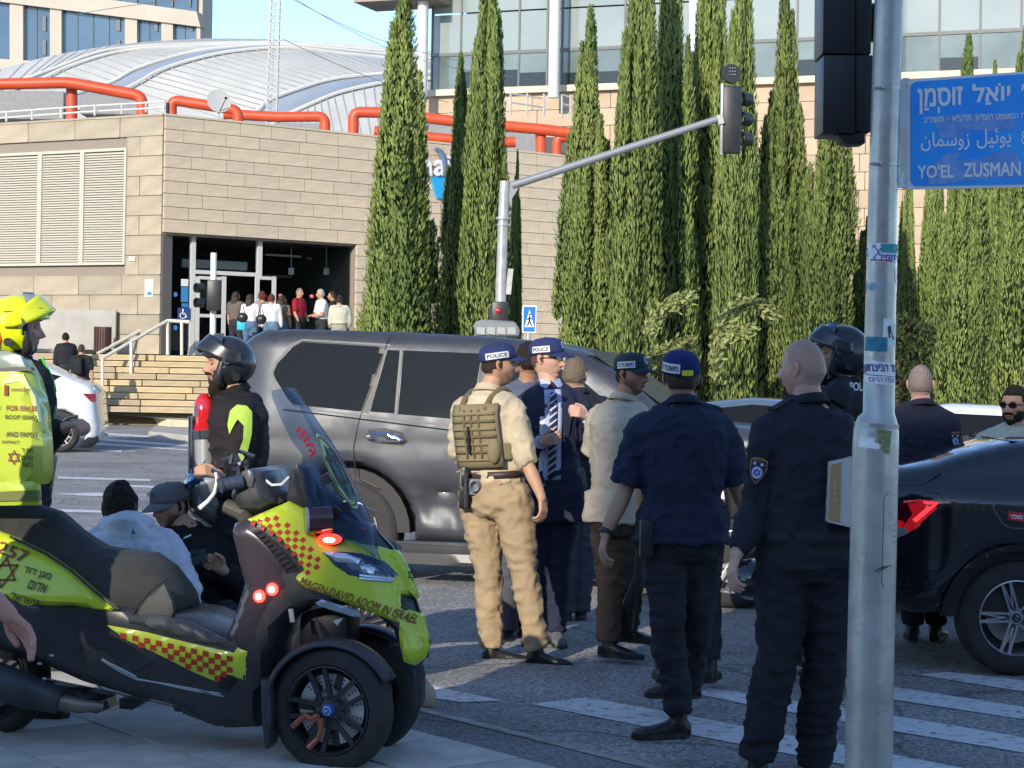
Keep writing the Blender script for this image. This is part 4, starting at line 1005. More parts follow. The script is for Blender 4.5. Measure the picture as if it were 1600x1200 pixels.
FS = Frame(P(1420, 210, s=412).x, F_PX / 412, R(10)); so = Vector((FS.o.x, FS.o.y, FS.uv(1420, 296)[1]))
sgn = empty('street_name_sign', 'blue street name sign in Hebrew, Arabic and English fixed to the near pole', 'sign', so)
def fs(u, v, y=0.0): a, z = FS.uv(u, v); return FS.w(a, y, z) - so
def quadbox(name, L, y0, y1, m, parent, mapf, bev=0.0):
 A = [mapf(u, v, y0) for u, v in L]; B = [mapf(u, v, y1) for u, v in L]; n = len(A); m3 = MB()
 m3.add(A + B, [tuple(range(n)), tuple(range(n, 2 * n))[::-1]] + [(i, (i + 1) % n, (i + 1) % n + n, i + n) for i in range(n)]); return m3.build(name, m, parent, bevel=bev, segs=1)
def rrect(u0, u1, t0, t1, b0, b1, r):
 """rounded quad: top goes t0->t1, bottom b0->b1"""
 out = []
 for (cu, cv, a0) in ((u0 + r, t0 + r, 180), (u1 - r, t1 + r, 270), (u1 - r, b1 - r, 0), (u0 + r, b0 - r, 90)):
  for k in range(5): a = R(a0 + k * 22.5); out.append((cu + r * cos(a), cv + r * sin(a)))
 return out
SGW = mat('sign_enamel_white', (.85, .85, .85), .3); SGB = mat('sign_enamel_blue', (.01, .30, .95), .3, col2=(.03, .42, .97), vscale=5, detail=8)
quadbox('sign_plate', [(1419, 124), (1830, 96), (1830, 288), (1416, 296)], 0, .012, SGW, sgn, fs)
quadbox('sign_face', rrect(1422.5, 1826, 127.5, 100, 291, 284, 11), -.003, .0, SGB, sgn, fs)
quadbox('sign_bracket', [(1404, 124), (1411, 124), (1411, 292), (1404, 293)], -.012, .02, mat('aluminium', (.6, .6, .58), .45, .4, var=.1), sgn, fs)
quadbox('sign_bracket', [(1412, 122), (1419.5, 122), (1417, 296), (1411.5, 296)], -.006, .014, MATS['aluminium'], sgn, fs)
quadbox('clamp_block', [(1400, 272), (1411, 271), (1411, 294), (1401, 294)], -.02, .0, SW, sgn, fs)
for (u, v) in ((1416, 134), (1412, 207), (1414, 285)):
 m2 = MB(); m2.ell(fs(u, v, -.008), (.003, .003, .003), 6); m2.build('bolt', MATS['steel_bright'], sgn)
def sline(cu, cv, slope, scale=1.0): return lambda x, y: fs(cu + x * 412, cv - y * 412 - slope * x * 412, -.0055)
text_on('sign_lettering', rtl('זוּסְמַן'), sline(1468, 157, .06), SGW, sgn, width=.172, height=.098, bold=.03)
text_on('sign_lettering', rtl('יוֹאֵל'), sline(1548, 147, .06), SGW, sgn, width=.145, height=.083, bold=.03)
text_on('sign_lettering', rtl('רח׳'), sline(1612, 142, .06), SGW, sgn, width=.085, height=.055, bold=.03)
text_on('sign_lettering', rtl('נשיא בית המשפט העליון, תרע״א – תשמ״ב'), sline(1538, 184, .045), SGW, sgn, width=.465, height=.034, bold=.01)
text_on('sign_lettering', 'ﻥﺎﻤﺳﻭﺯ', sline(1476, 221, .03), SGW, sgn, width=.185, height=.072, bold=.012)
text_on('sign_lettering', 'ﻞﻴﺋﻮﻳ', sline(1552, 216, .03), SGW, sgn, width=.130, height=.078, bold=.012)
text_on('sign_lettering', 'ﻉﺭﺎﺷ', sline(1613, 213, .03), SGW, sgn, width=.09, height=.06, bold=.012)
text_on('sign_lettering', "YO'EL", sline(1461, 268, .025), SGW, sgn, width=.138, height=.052, bold=.028)
text_on('sign_lettering', "ZUSMAN", sline(1549, 265, .025), SGW, sgn, width=.218, height=.055, bold=.028)
text_on('sign_lettering', "ST.", sline(1622, 263, .025), SGW, sgn, width=.06, height=.05, bold=.028)
for poly in ([(1455, 186), (1500, 178), (1575, 177), (1590, 200), (1560, 206), (1515, 203), (1500, 216), (1470, 216)], [(1450, 262), (1480, 240), (1505, 238), (1490, 250), (1530, 248), (1560, 236), (1590, 240), (1598, 275), (1530, 280), (1470, 288), (1450, 288)]):
 pts, tris = cdt(poly, 8); mkobj('glue_residue', [fs(u, v, -.0042) for u, v in pts], tris, mat('glue', (.10, .30, .70), .5, col2=(.25, .42, .80), vscale=25, detail=10), sgn)
# ============================================================ FAR SIGNAL MAST
ms = empty('signal_mast', 'grey signal mast with a long arm reaching up to the right', 'mast', (P(780, 753, s=106).x, F_PX / 106, 0))
def mp_(u, v, dy=0): return P(u, v, s=106) + Vector((0, dy, 0)) - ms.location
m2 = MB(); m2.tube([Vector((0, 0, 0)), mp_(782, 480), mp_(786, 345)], [.085, .08, .075], 20); m2.build('shaft', GREYM, ms, smooth=True)
m2 = MB(); m2.tube([mp_(786, 345), mp_(789, 283)], [.075, .075], 20); m2.tube([mp_(786, 343), mp_(786, 339)], .1, 20); m2.tube([mp_(786, 350), mp_(786, 353)], .095, 20); m2.build('top_section', GREYM, ms, smooth=True)
m2 = MB(); m2.tube([mp_(800, 290), mp_(1121, 186)], [.06, .052], 16); m2.build('arm', mat('arm_grey', (.24, .25, .27), .5, .2), ms, smooth=True)
A = [mp_(u, v, -.02) for u, v in ((788, 283), (815, 284), (806, 301), (791, 325))]; B = [p + Vector((0, .04, 0)) for p in A]
mkobj('gusset', A + B, [(3, 2, 1, 0), (4, 5, 6, 7), (0, 1, 5, 4), (1, 2, 6, 5), (2, 3, 7, 6), (3, 0, 4, 7)], MATS['arm_grey'], ms)
m2 = MB(); m2.bar(mp_(798, 420), mp_(794, 460), .05, .08); m2.build('cable_box', GREYM, ms)
hs = empty('hanging_signal', 'black traffic signal hanging at the tip of the mast arm', 'traffic light', P(1143, 239, s=106))
def hq(u, v, dy=0): return P(u, v, s=106) + Vector((0, dy, 0)) - hs.location
m2 = MB(); a = hq(1129, 239); b = hq(1157, 134); m2.box(0, .27, 0, .16, 0, b.z - a.z); o = m2.build('signal_box', BLACKP, hs, bevel=.03); o.location = a; o.rotation_euler = (0, R(-0.0), 0)
m2 = MB(); m2.box(-.035, .0, -.02, .16, -.03, b.z - a.z + .03); o = m2.build('backing_edge', GREYM, hs, bevel=.008); o.location = a
for v in (151, 182, 214):
 m2 = MB(); m2.lathe([(.1, .12), (.105, .35), (.095, .35), (.09, .12)], 20, Matrix.Translation(hq(1150, v, .05)) @ Matrix.Rotation(R(-38), 4, 'Z')); m2.build('visor', BLACKP, hs, smooth=True)
m2 = MB(); m2.lathe([(0, 0), (.14, 0), (.15, .06), (0, .06)], 26, Matrix.Translation(hq(1145, 114, .05)) @ Matrix.Rotation(R(15), 4, 'Z')); m2.build('round_camera', mat('cam_black', (.035, .035, .038), .5), hs, smooth=True)
m2 = MB()
for i in range(3):
 for j in range(3): m2.ell(hq(1141 + i * 4, 106 + j * 5, .03), (.01, .01, .01), 4)
m2.build('camera_lenses', GREYM, hs, kind='stuff')
m2 = MB(); m2.bar(hq(1121, 188), hq(1130, 186), .1, .14); m2.build('bracket', GREYM, hs)
ps = empty('pedestrian_signal', 'white post carrying a small black pedestrian signal before the entrance doors', 'traffic light', (P(331, 700, s=96).x, F_PX / 96, .02))
def pq(u, v, dy=0): return P(u, v, s=96) + Vector((0, dy, 0)) - ps.location
m2 = MB(); m2.tube([Vector((0, 0, 0)), pq(334, 395)], .05, 14); m2.build('post', mat('post_white', (.72, .72, .7), .45), ps, smooth=True)
m2 = MB(); m2.box(-.11, .11, -.2, -.04, 0, .5); o = m2.build('signal_box', BLACKP, ps, bevel=.02); o.location = pq(336, 486)
for v in (451, 474):
 m2 = MB(); m2.lathe([(.075, -.2), (.08, -.34), (.07, -.34), (.065, -.2)], 18, Matrix.Translation(pq(334, v)) @ Matrix.Rotation(R(-50), 4, 'Z')); m2.build('visor', BLACKP, ps, smooth=True)
g_ = P(597, 560, s=72); m2 = MB(); m2.tube([(0, 0, 0), (0, 0, P(597, 462, s=72).z - .5)], .08, 12); m2.ell((0, 0, P(597, 462, s=72).z - .5), (.08, .08, .03), 8); o = m2.build('grey_post', mat('post_grey', (.33, .35, .35), .6), smooth=True); o.location = (g_.x, g_.y, .5); tag(o, 'plain grey post in front of the broad bright cypress', 'post')
cw = empty('crossing_sign', 'small blue pedestrian crossing sign above the dark car roof', 'sign', (P(826, 700, s=112).x, F_PX / 112, 0))
def cq(u, v, dy=0): return P(u, v, s=112) + Vector((0, dy, 0)) - cw.location
m2 = MB(); m2.tube([Vector((0, .04, 0)), cq(826, 480, .04)], .035, 10); m2.build('post', GREYM, cw)
quadbox('sign_plate', [(816.5, 477), (838.5, 477.5), (836.5, 520.5), (816, 520)], 0, .02, SGW, cw, lambda u, v, y: cq(u, v, y))
quadbox('sign_face', [(818, 479), (837, 479.5), (835.3, 518.5), (817.5, 518)], -.004, 0, mat('sign_blue2', (.01, .16, .5), .4), cw, lambda u, v, y: cq(u, v, y))
quadbox('triangle', [(827.5, 484), (834.5, 511), (819.5, 511)], -.008, -.004, SGW, cw, lambda u, v, y: cq(u, v, y))
m2 = MB(); f_ = lambda u, v: cq(u, v, -.012)
m2.ell(f_(827.5, 491.5), (.014, .004, .014), 6); m2.tube([f_(827.5, 494), f_(827, 501)], .012, 6); m2.tube([f_(827, 501), f_(824, 509)], .009, 6); m2.tube([f_(827, 501), f_(830.5, 509)], .009, 6); m2.tube([f_(823.5, 500), f_(827.5, 495.5), f_(831, 499)], .007, 6)
m2.build('walking_figure', mat('black_ink', (.01, .01, .01), .6), cw)
rs = empty('small_signal', 'small dark signal with a red lamp at the foot of the mast', 'traffic light', (P(770, 700, s=108).x, F_PX / 108, 0))
def rq(u, v, dy=0): return P(u, v, s=108) + Vector((0, dy, 0)) - rs.location
m2 = MB(); m2.tube([Vector((0, 0, 0)), rq(768, 480)], .04, 8); m2.build('post', BLACKP, rs)
m2 = MB(); m2.box(-.12, .12, -.12, .1, 0, .42); o = m2.build('signal_box', BLACKP, rs, bevel=.02); o.location = rq(781, 517)
m2 = MB(); m2.ell(rq(779, 486, -.13), (.045, .02, .045), 8); m2.build('lamp', mat('lamp_red', (.35, .02, .03), .2), rs, smooth=True)
# ============================================================ WHEELS
TYRE = mat('tyre_rubber', (.028, .027, .027), .75, var=.25, vscale=12, bump=.15, bscale=80)
def wheel(parent, loc, R_t, R_r, wd, spokes, rimmat, rz=0.0, nspoke=10, nm='wheel', hubm=None, tread=True, split=0.35, discm=None, hub=.16, sth=.06):
 """axis along local y, outer face towards -y; wheel (tyre) > rim, brake_disc, hub_cap"""
 h = wd / 2; m_ = MB()
 m_.lathe([(R_r, -h * .8), (R_r * 1.03, -h * .95), ((R_t + R_r) / 2, -h * 1.0), (R_t * .95, -h * .88), (R_t * .985, -h * .7), (R_t, -h * .45), (R_t, h * .45), (R_t * .985, h * .7), (R_t * .95, h * .88), ((R_t + R_r) / 2, h), (R_r * 1.03, h * .95), (R_r, h * .8)], 72)
 t = m_.build(nm, TYRE, parent, smooth=True, angle=50); t.location = loc; t.rotation_euler = (0, 0, rz)
 m_ = MB()
 m_.lathe([(R_r, -h * .82), (R_r, -h * .95), (R_r * .965, -h * .97), (R_r * .94, -h * .8), (R_r * .92, h * .7), (R_r, h * .8)], 60)
 for k in range(nspoke):
  a0 = 2 * pi * k / nspoke
  for sgn_ in ((-1, 1) if split else (0,)):
   a1 = a0 + sgn_ * split * (pi / nspoke) * 1.6
   p0 = Vector((R_r * hub * cos(a0 + sgn_ * .1), -h * .62, R_r * hub * sin(a0 + sgn_ * .1))); p1 = Vector((R_r * .96 * cos(a1), -h * .78, R_r * .96 * sin(a1)))
   m_.bar(p0, p1, R_r * sth, R_r * .075, Vector((0, 1, 0)))
 m_.lathe([(0, -h * .72), (R_r * hub * .8, -h * .72), (R_r * hub * 1.3, -h * .55), (R_r * hub * 1.3, -h * .2), (0, -h * .2)], 30)
 rim = m_.build('rim', rimmat, t, smooth=True, angle=30)
 m_ = MB(); m_.lathe([(0, h * .1), (R_r * .72, h * .1), (R_r * .72, h * .2), (0, h * .2)], 40); m_.build('brake_disc', discm or mat('disc_steel', (.35, .34, .33), .4, .6), t, smooth=True)
 m_ = MB(); m_.lathe([(0, h * .5), (R_r * .93, h * .5), (R_r * .93, h * .55), (0, h * .55)], 30); m_.build('wheel_inside', BLACKP, t)
 m_ = MB(); m_.lathe([(0, -h * .8), (R_r * hub * .55, -h * .8), (R_r * hub * .6, -h * .72), (0, -h * .72)], 24); m_.build('hub_cap', hubm or BLACKP, t, smooth=True)
 m_ = MB()
 for k in range(5):
  a = 2 * pi * (k + .5) / 5; m_.lathe([(0, -h * .7), (R_r * .045, -h * .7), (R_r * .045, -h * .5), (0, -h * .5)], 8, Matrix.Translation((R_r * hub * cos(a), 0, R_r * hub * sin(a))))
 m_.build('wheel_nuts', mat('nut_dark', (.08, .08, .085), .4, .5), t, kind='stuff')
 return t
# ============================================================ DARK GREY SUV
SUVP = mat('suv_paint', (.058, .063, .074), .46, .3, coat=.3, rvar=.12, var=.15, vscale=2.5)
SUVG = mat('suv_glass', (.010, .011, .013), .05, spec=.22); CHR = mat('chrome', (.7, .7, .7), .15, 1.0)
ALLOY = mat('alloy', (.52, .53, .54), .3, .7); TRIM = mat('black_trim', (.018, .018, .02), .45)
FV = Frame(P(560, 700, s=203).x, F_PX / 203, R(-13)); 
suv = empty('dark_suv', 'dusty dark grey off-road car with a dented rear door behind the officers', 'car', FV.o, FV.ang)
def vp(L): return FV.pts(L)
HW = .94
zb_ = 1.02
def Wsuv(a, z):
 w_ = np.full_like(a, HW)
 t = np.clip((z - 1.16) / .72, 0, 1); w_ = w_ - .17 * t                 # tumblehome
 w_ = w_ - .05 * np.clip((.55 - z) / .4, 0, 1) - .02 * np.clip((z - .95) / .2, 0, 1) * np.clip((1.3 - z) / .2, 0, 1)
 am = AR; w_ = w_ - .16 * np.clip((am + .42 - a) / .42, 0, 1) ** 2.2      # rear corner rounding
 w_ = w_ - .25 * np.clip((a - (AF - .7)) / .7, 0, 1) ** 2
 dn = np.exp(-(((a - DA[0]) / .30) ** 2 + ((z - DA[1]) / .17) ** 2)); w_ = w_ - .085 * dn - .035 * np.clip(1 - np.abs(z - DA[1] - .10 + .15 * (a - DA[0])) / .035, 0, 1) * np.clip(1 - np.abs(a - DA[0] + .05) / .38, 0, 1)
 w_ = w_ + .012 * np.exp(-(((a - DA[0] + .22) / .06) ** 2 + ((z - DA[1] + .05) / .2) ** 2)) - .03 * np.exp(-(((a - DA[0] - .1) / .07) ** 2 + ((z - DA[1] + .16) / .12) ** 2))
 w_ = w_ - .03 * np.exp(-(((a - DB[0]) / .16) ** 2 + ((z - DB[1]) / .10) ** 2))
 return w_
DA = FV.uv(690, 790); DB = FV.uv(432, 742)
wr_ = FV.uv(543, 800)[0]; RT = .395
wf_ = wr_ + 2.79
AR = FV.uv(340, 560)[0]; AF = wf_ + .95
roofl = vp([(352, 560), (362, 528), (392, 515), (440, 513), (600, 517), (760, 525), (850, 536), (900, 549), (948, 576), (1000, 615), (1055, 662)])
nose = [(wf_ + .30, FV.uv(1070, 668)[1]), (wf_ + .75, 1.05), (AF - .03, .95), (AF, .7), (AF - .02, .42), (wf_ + .52, .36)]
def arch(cx, r, cz=RT, n=14, a0=0.0, a1=pi): return [(cx + r * cos(t), cz + r * sin(t)) for t in [a0 + (a1 - a0) * k / n for k in range(n + 1)]]
body = [(AR + .02, 1.0)] + [(a, z) for a, z in roofl] + nose + [p for p in arch(wf_, .5) if p[1] > .34] + [(wf_ - .5, .33), (wr_ + .50, .33)] + [p for p in arch(wr_, .50) if p[1] > .33] + [(wr_ - .52, .36), (AR + .03, .42)]
slab('body', body, Wsuv, SUVP, suv, rnd=.12, res=.045, y0=HW)
dk_ = lambda a, z: Wsuv(a, z)
def vpanel(name, L, off, m, rnd=.01, thick=.02, res=.05, px=True, parent=None):
 return slab(name, vp(L) if px else L, Wsuv, m, parent or suv, rnd=rnd, res=res, off=off, thick=thick, y0=HW)
wq = [(420, 583), (425, 568), (448, 541), (462, 534), (580, 541), (592, 545), (562, 643), (455, 632), (445, 622), (424, 592)]
w2 = [(597, 546), (700, 549), (830, 560), (900, 585), (935, 640), (930, 680), (720, 658), (576, 643)]
vpanel('chrome_strip', [(414, 583), (421, 565), (444, 537), (461, 529), (600, 537), (602, 541), (582, 539), (462, 532), (447, 540), (424, 568), (419, 583), (423, 593), (446, 625), (457, 636), (565, 648), (940, 690), (940, 693), (565, 650.5), (454, 638.5), (442, 628), (418, 596)], .006, mat('trim_satin', (.07, .07, .072), .45), rnd=.004, thick=.02, res=.1)
g1_ = vpanel('rear_side_window', wq, .004, SUVG, rnd=.0, thick=.02)
g2_ = vpanel('rear_door_window', [(597, 546), (616, 547), (614, 646), (576, 643)], .004, SUVG, rnd=0)
g3_ = vpanel('rear_door_window', [(622, 547), (745, 552), (735, 657), (620, 647)], .004, SUVG, rnd=0)
g4_ = vpanel('front_door_window', [(765, 554), (830, 562), (895, 585), (960, 640), (975, 676), (765, 662)], .004, SUVG, rnd=0)
vpanel('pillar', [(583, 541), (596, 544), (574, 646), (563, 645)], .007, TRIM, rnd=.004)
vpanel('pillar', [(746, 552), (765, 554), (764, 664), (736, 660)], .007, TRIM, rnd=.004)
vpanel('window_divider', [(617, 546), (621, 546.5), (618.5, 648), (614.5, 647)], .009, MATS['trim_satin'], rnd=.003)
ws_ = FV.pts([(905, 551), (1052, 661)]); m2 = MB()
m2.add([(ws_[0][0] + .02, HW - .66, ws_[0][1] + .02), (ws_[1][0] + .03, HW - .75, ws_[1][1] + .03), (ws_[1][0] + .03, HW + .75, ws_[1][1] + .03), (ws_[0][0] + .02, HW + .66, ws_[0][1] + .02)], [(0, 1, 2, 3)])
m2.build('windscreen', mat('screen_dark', (.02, .022, .025), .25, spec=.1), suv, fixn=False)
def vseam(L, off=.002, r=.004, m=TRIM):
 pts = []
 LL = vp(L)
 for (a0, z0), (a1, z1) in zip(LL[:-1], LL[1:]):
  n = max(1, int(math.hypot(a1 - a0, z1 - z0) / .08))
  for k in range(n): pts.append((a0 + (a1 - a0) * k / n, z0 + (z1 - z0) * k / n))
 pts.append(LL[-1]); A = np.array(pts); w_ = Wsuv(A[:, 0], A[:, 1]) + off; m3 = MB(); m3.tube([(a, HW - y, z) for (a, z), y in zip(pts, w_)], r, 5); return m3.build('panel_seam', m, suv)
vseam([(600, 520), (577, 600), (560, 655), (552, 700), (556, 745), (590, 762)]); vseam([(770, 540), (752, 660), (748, 800), (752, 870)])
vseam([(352, 545), (372, 530), (392, 516)]); vseam([(625, 848), (735, 856), (1000, 876)], .004, .006, MATS['trim_satin'])
vseam([(440, 640), (700, 672), (1000, 700)], .0, .006)
hd = vpanel('door_handle', [(572, 681), (578, 674), (600, 673), (622, 679), (634, 688), (630, 693), (600, 692), (574, 687)], .035, CHR, rnd=.02, thick=.03, res=.02)
vpanel('handle_recess', [(568, 684), (575, 671), (600, 669), (628, 676), (638, 690), (628, 697), (580, 692)], .002, TRIM, rnd=0, thick=.01)
vpanel('sill_step', [(622, 863), (750, 868), (1080, 880), (1080, 890), (760, 887), (622, 880)], .05, mat('step_silver', (.10, .10, .10), .45, .4), rnd=.02, thick=.1, res=.06)
vpanel('lower_trim', [(615, 845), (1080, 866), (1080, 880), (620, 864)], .006, mat('suv_trim', (.04, .04, .042), .5), rnd=.005)
vpanel('tail_lamp', [(352, 655), (372, 640), (384, 600), (392, 640), (384, 700), (352, 712)], .008, mat('lamp_smoke', (.12, .01, .012), .1, coat=1), rnd=.02, res=.04)
rb = [(a, z) for a, z in [(AR - .05, .72), (AR + .5, .70), (AR + .52, .48), (AR - .02, .46)]]
slab('rear_bumper', rb, Wsuv, SUVP, suv, rnd=.06, res=.05, off=.02, y0=HW)
for cx in (wr_, wf_):
 w_ = wheel(suv, (cx, .16, RT), RT, .235, .26, 6, ALLOY, nspoke=6)
for cx, nm_ in ((wr_, 'rear'), (wf_, 'front')):
 m2 = MB(); m2.prism([(x, z) for x, z in arch(cx, .485, n=16)] , .06, .5); m2.build('arch_liner', TRIM, suv)
lb = empty('light_bar', 'grey floodlight bar standing above the dark off-road car roof', 'light bar', P(777, 532, s=150))
def lq(u, v, dy=0): return P(u, v, s=150) + Vector((0, dy, 0)) - lb.location
quadbox('lamp_housing', [(740, 505), (752, 499), (805, 502), (813, 516), (812, 527), (742, 525)], 0, .3, mat('housing_grey', (.22, .23, .23), .4), lb, lambda u, v, y: lq(u, v, y), .02)
for k in range(4): quadbox('lamp_glass', [(745 + k * 16, 511), (758 + k * 16, 512), (758 + k * 16, 523), (745 + k * 16, 522)], -.012, 0, mat('lamp_glass', (.55, .57, .55), .15, .3), lb, lambda u, v, y: lq(u, v, y))
m2 = MB(); m2.tube([lq(778, 532, .1), lq(778, 526, .1)], .04, 8); m2.tube([lq(778, 800, .1), lq(778, 532, .1)], .03, 8); m2.build('stem', GREYM, lb)
# ============================================================ WHITE CAR behind the SUV nose and WHITE SALOON far left
WP = mat('white_paint', (.72, .74, .76), .25, coat=.8); 
def car(name, lab, fr, roof, low, arches, hw, paint_, Rt, glass=(), side=1, tail=None, extra=None):
 e = empty(name, lab, 'car', fr.o, fr.ang); a0 = min(p[0] for p in roof + low); a1 = max(p[0] for p in roof + low)
 zbelt = .95
 def W(a, z): 
  w_ = np.full_like(a, hw) - .22 * np.clip((z - zbelt) / .5, 0, 1) - .2 * np.clip((a0 + .6 - a) / .6, 0, 1) ** 2 - .2 * np.clip((a - a1 + .6) / .6, 0, 1) ** 2 - .05 * np.clip((.5 - z) / .3, 0, 1)
  return w_
 poly = list(roof) + list(low)
 slab('body', poly, W, paint_, e, rnd=.09, res=.05, y0=hw)
 for nm, L in glass: slab(nm, L, W, SUVG, e, rnd=0, res=.06, off=.004, thick=.02, y0=hw)
 for cx in arches:
  wheel(e, (cx, .14, Rt), Rt, Rt * .68, .22, 5, ALLOY, nspoke=5 if name != 'black_saloon' else 5)
  m3 = MB(); m3.prism(arch(cx, Rt + .05, Rt, 16), .05, .5); m3.build('arch_liner', TRIM, e)
 return e, W
FT = Frame(P(92, 700, s=89).x, F_PX / 89, R(4), gz(F_PX / 89))
tr_ = FT.pts([(148, 640), (146, 612), (138, 602), (110, 592), (80, 578), (40, 558), (-10, 545), (-70, 545), (-140, 565), (-200, 595)])
wa = 0.0; wb_ = -2.85
lowT = [(wb_ - .85, .55), (wb_ - .8, .3), (wb_ - .4, .26)] + [p for p in arch(wb_, .40, .335, 12, pi, 0) if p[1] > .26] + [(wb_ + .42, .2), (wa - .42, .2)] + [p for p in arch(wa, .40, .335, 12, pi, 0) if p[1] > .2] + [(wa + .42, .22)] + FT.pts([(150, 690), (152, 670)])
tes, WT = car('white_saloon', 'white saloon car driving off at the far left beyond the rescue rider', FT, tr_, lowT, (wa, wb_), .92, WP, .335,
              [('side_window', FT.pts([(93, 588), (78, 584), (40, 566), (0, 555), (-60, 555), (-110, 570), (-60, 592), (40, 601), (75, 600)]))])
slab('tail_lamp', FT.pts([(128, 615), (148, 616), (148, 629), (140, 627)]), WT, mat('lamp_red_dark', (.22, .01, .02), .1, coat=1), tes, rnd=0, res=.05, off=.006, thick=.02, y0=.92)
slab('lower_bumper', FT.pts([(122, 700), (124, 690), (150, 682), (152, 690), (140, 700)]), WT, TRIM, tes, rnd=.02, res=.05, off=.01, thick=.05, y0=.92)
FWc = Frame(P(1145, 700, s=222).x, F_PX / 222, R(-12))
rW = FWc.pts([(1060, 720), (1075, 690), (1110, 672), (1160, 655), (1200, 640), (1260, 634), (1330, 636), (1400, 660)])
rW = [(-.95, .50), (-.93, .72), (-.75, .86), (-.2, .98), (.35, 1.05), (.9, 1.38), (1.5, 1.47), (2.3, 1.45), (3.0, 1.15), (3.35, 1.1), (3.4, .6)]
lW = [(3.38, .32), (3.05, .25)] + [p for p in arch(2.65, .40, .33, 12, 0, pi) if p[1] > .25] + [(2.22, .2), (.44, .2)] + [p for p in arch(0, .40, .33, 12, 0, pi) if p[1] > .2] + [(-.44, .24), (-.9, .3)]
whc, WW = car('white_car', 'white car parked nose to nose behind the officer in the dark shirt', FWc, rW, lW, (0, 2.65), .9, WP, .33,
              [('side_window', [(.5, 1.0), (.98, 1.33), (1.5, 1.41), (2.2, 1.39), (2.75, 1.12), (2.6, 1.0)])])
m2 = MB(); m2.add([(.34, .1, 1.08), (.34, 1.7, 1.08), (.9, 1.55, 1.40), (.9, .25, 1.40)], [(0, 1, 2, 3)]); m2.build('windscreen', SUVG, whc, fixn=False)
m2 = MB(); m2.ell((.62, -.12, 1.02), (.1, .12, .07), 10); m2.build('mirror', WP, whc, smooth=True)
FB = Frame(P(1040, 700, s=190).x, F_PX / 190, R(-8))
rB = [(-1.0, .7), (-.95, .95), (-.6, 1.02), (0, 1.38), (.7, 1.46), (1.5, 1.42), (2.3, 1.1), (2.6, 1.0), (2.62, .6), (2.55, .3), (-.9, .3)]
blc, WB_ = car('grey_car', 'grey-blue car whose glass roofline shows behind the tan and navy shirts', FB, rB, [], (), .88, mat('greyblue_paint', (.12, .17, .24), .25, .3, coat=.8), .33,
               [('side_window', [(-.35, 1.04), (.05, 1.33), (.7, 1.41), (1.4, 1.37), (1.9, 1.12), (1.8, 1.03)])])
FVn = Frame(P(1490, 700, s=215).x, F_PX / 215, R(-25))
e, _w = car('white_hatchback', 'white car with black stripes half hidden behind the black saloon', FVn, [(-.1, .7), (-.05, 1.0), (.3, 1.08), (.9, 1.0), (2.6, .9), (2.65, .4)], [(2.5, .3), (0, .3)], (), .85, WP, .33)
for k in range(3): slab('stripe', [(.12 , .92 - k * .06), (.9, .84 - k * .06), (.9, .855 - k * .06), (.12, .935 - k * .06)], _w, TRIM, e, rnd=0, res=.05, off=.004, thick=.01, y0=.85)
# ============================================================ BLACK SALOON, right foreground
FK = Frame(P(1592, 977, s=282).x, F_PX / 282, R(-2))
BP = mat('black_paint', (.012, .013, .017), .16, .0, coat=1.0, rvar=.06); 
wk = FK.uv(1592, 977)[0]; RK = .325
top = FK.pts([(1352, 800), (1352, 765), (1362, 742), (1385, 737), (1430, 733), (1470, 726), (1510, 712), (1560, 700), (1610, 690)])
x1 = top[-1][0]; top += [(x1 + .6, 1.33), (x1 + 1.4, 1.45), (x1 + 2.3, 1.42), (x1 + 3.0, 1.1), (x1 + 3.9, .95), (x1 + 4.0, .5)]
wk2 = wk + 2.7
lowK = [(x1 + 3.95, .25), (wk2 + .42, .22)] + [p for p in arch(wk2, .385, RK, 14, 0, pi) if p[1] > .22] + [(wk2 - .42, .2), (wk + .42, .2)] + [p for p in arch(wk, .385, RK, 16, 0, pi) if p[1] > .2] + FK.pts([(1478, 960), (1440, 965), (1395, 955), (1360, 935), (1350, 880)])
A0K = min(p[0] for p in top)
blk = empty('black_saloon', 'glossy black saloon car at the right edge with its rear lamp given a faint glow', 'car', FK.o, FK.ang)
HK = .91; PKr = FK.uv(1560, 830); zs = FK.uv(1500, 790)[1]
def WK(a, z):
 w_ = np.full_like(a, HK) - .26 * np.clip((z - 1.0) / .45, 0, 1) - .30 * np.clip((A0K + .75 - a) / .75, 0, 1) ** 2.2 - .07 * np.clip((.55 - z) / .35, 0, 1)
 w_ = w_ - .05 * np.clip((z - zs) / .14, 0, 1) + .015 * np.exp(-((np.hypot(a - wk, z - RK) - .41) / .03) ** 2)
 return w_
slab('body', top + lowK, WK, BP, blk, rnd=.10, res=.035, y0=HK)
def kp_(name, L, off, m, rnd=.006, thick=.02, res=.04): return slab(name, FK.pts(L), WK, m, blk, rnd=rnd, res=res, off=off, thick=thick, y0=HK)
RL_ = mat('rear_lamp_red', (.45, .008, .02), .08, coat=1.0, emit=(1, .02, .03), estr=.12)  # faint emission put in for light reflected by the lamp
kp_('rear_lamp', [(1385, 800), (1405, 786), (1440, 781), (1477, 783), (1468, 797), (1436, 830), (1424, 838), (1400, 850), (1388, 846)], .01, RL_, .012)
kp_('lamp_insert', [(1446, 785), (1470, 786), (1458, 797), (1436, 818), (1430, 814), (1450, 795)], .014, mat('lamp_glow', (.6, .02, .03), .1, emit=(1, .05, .06), estr=.7), .003)  # insert glows in place of a reflection
kp_('lamp_insert', [(1406, 789), (1434, 786), (1430, 806), (1412, 832), (1400, 832)], .013, mat('lamp_deep', (.10, .005, .01), .08, coat=1), .003)
kp_('lamp_insert', [(1400, 828), (1420, 826), (1424, 836), (1404, 846)], .014, mat('lamp_clear', (.30, .26, .28), .1, coat=1), .003)
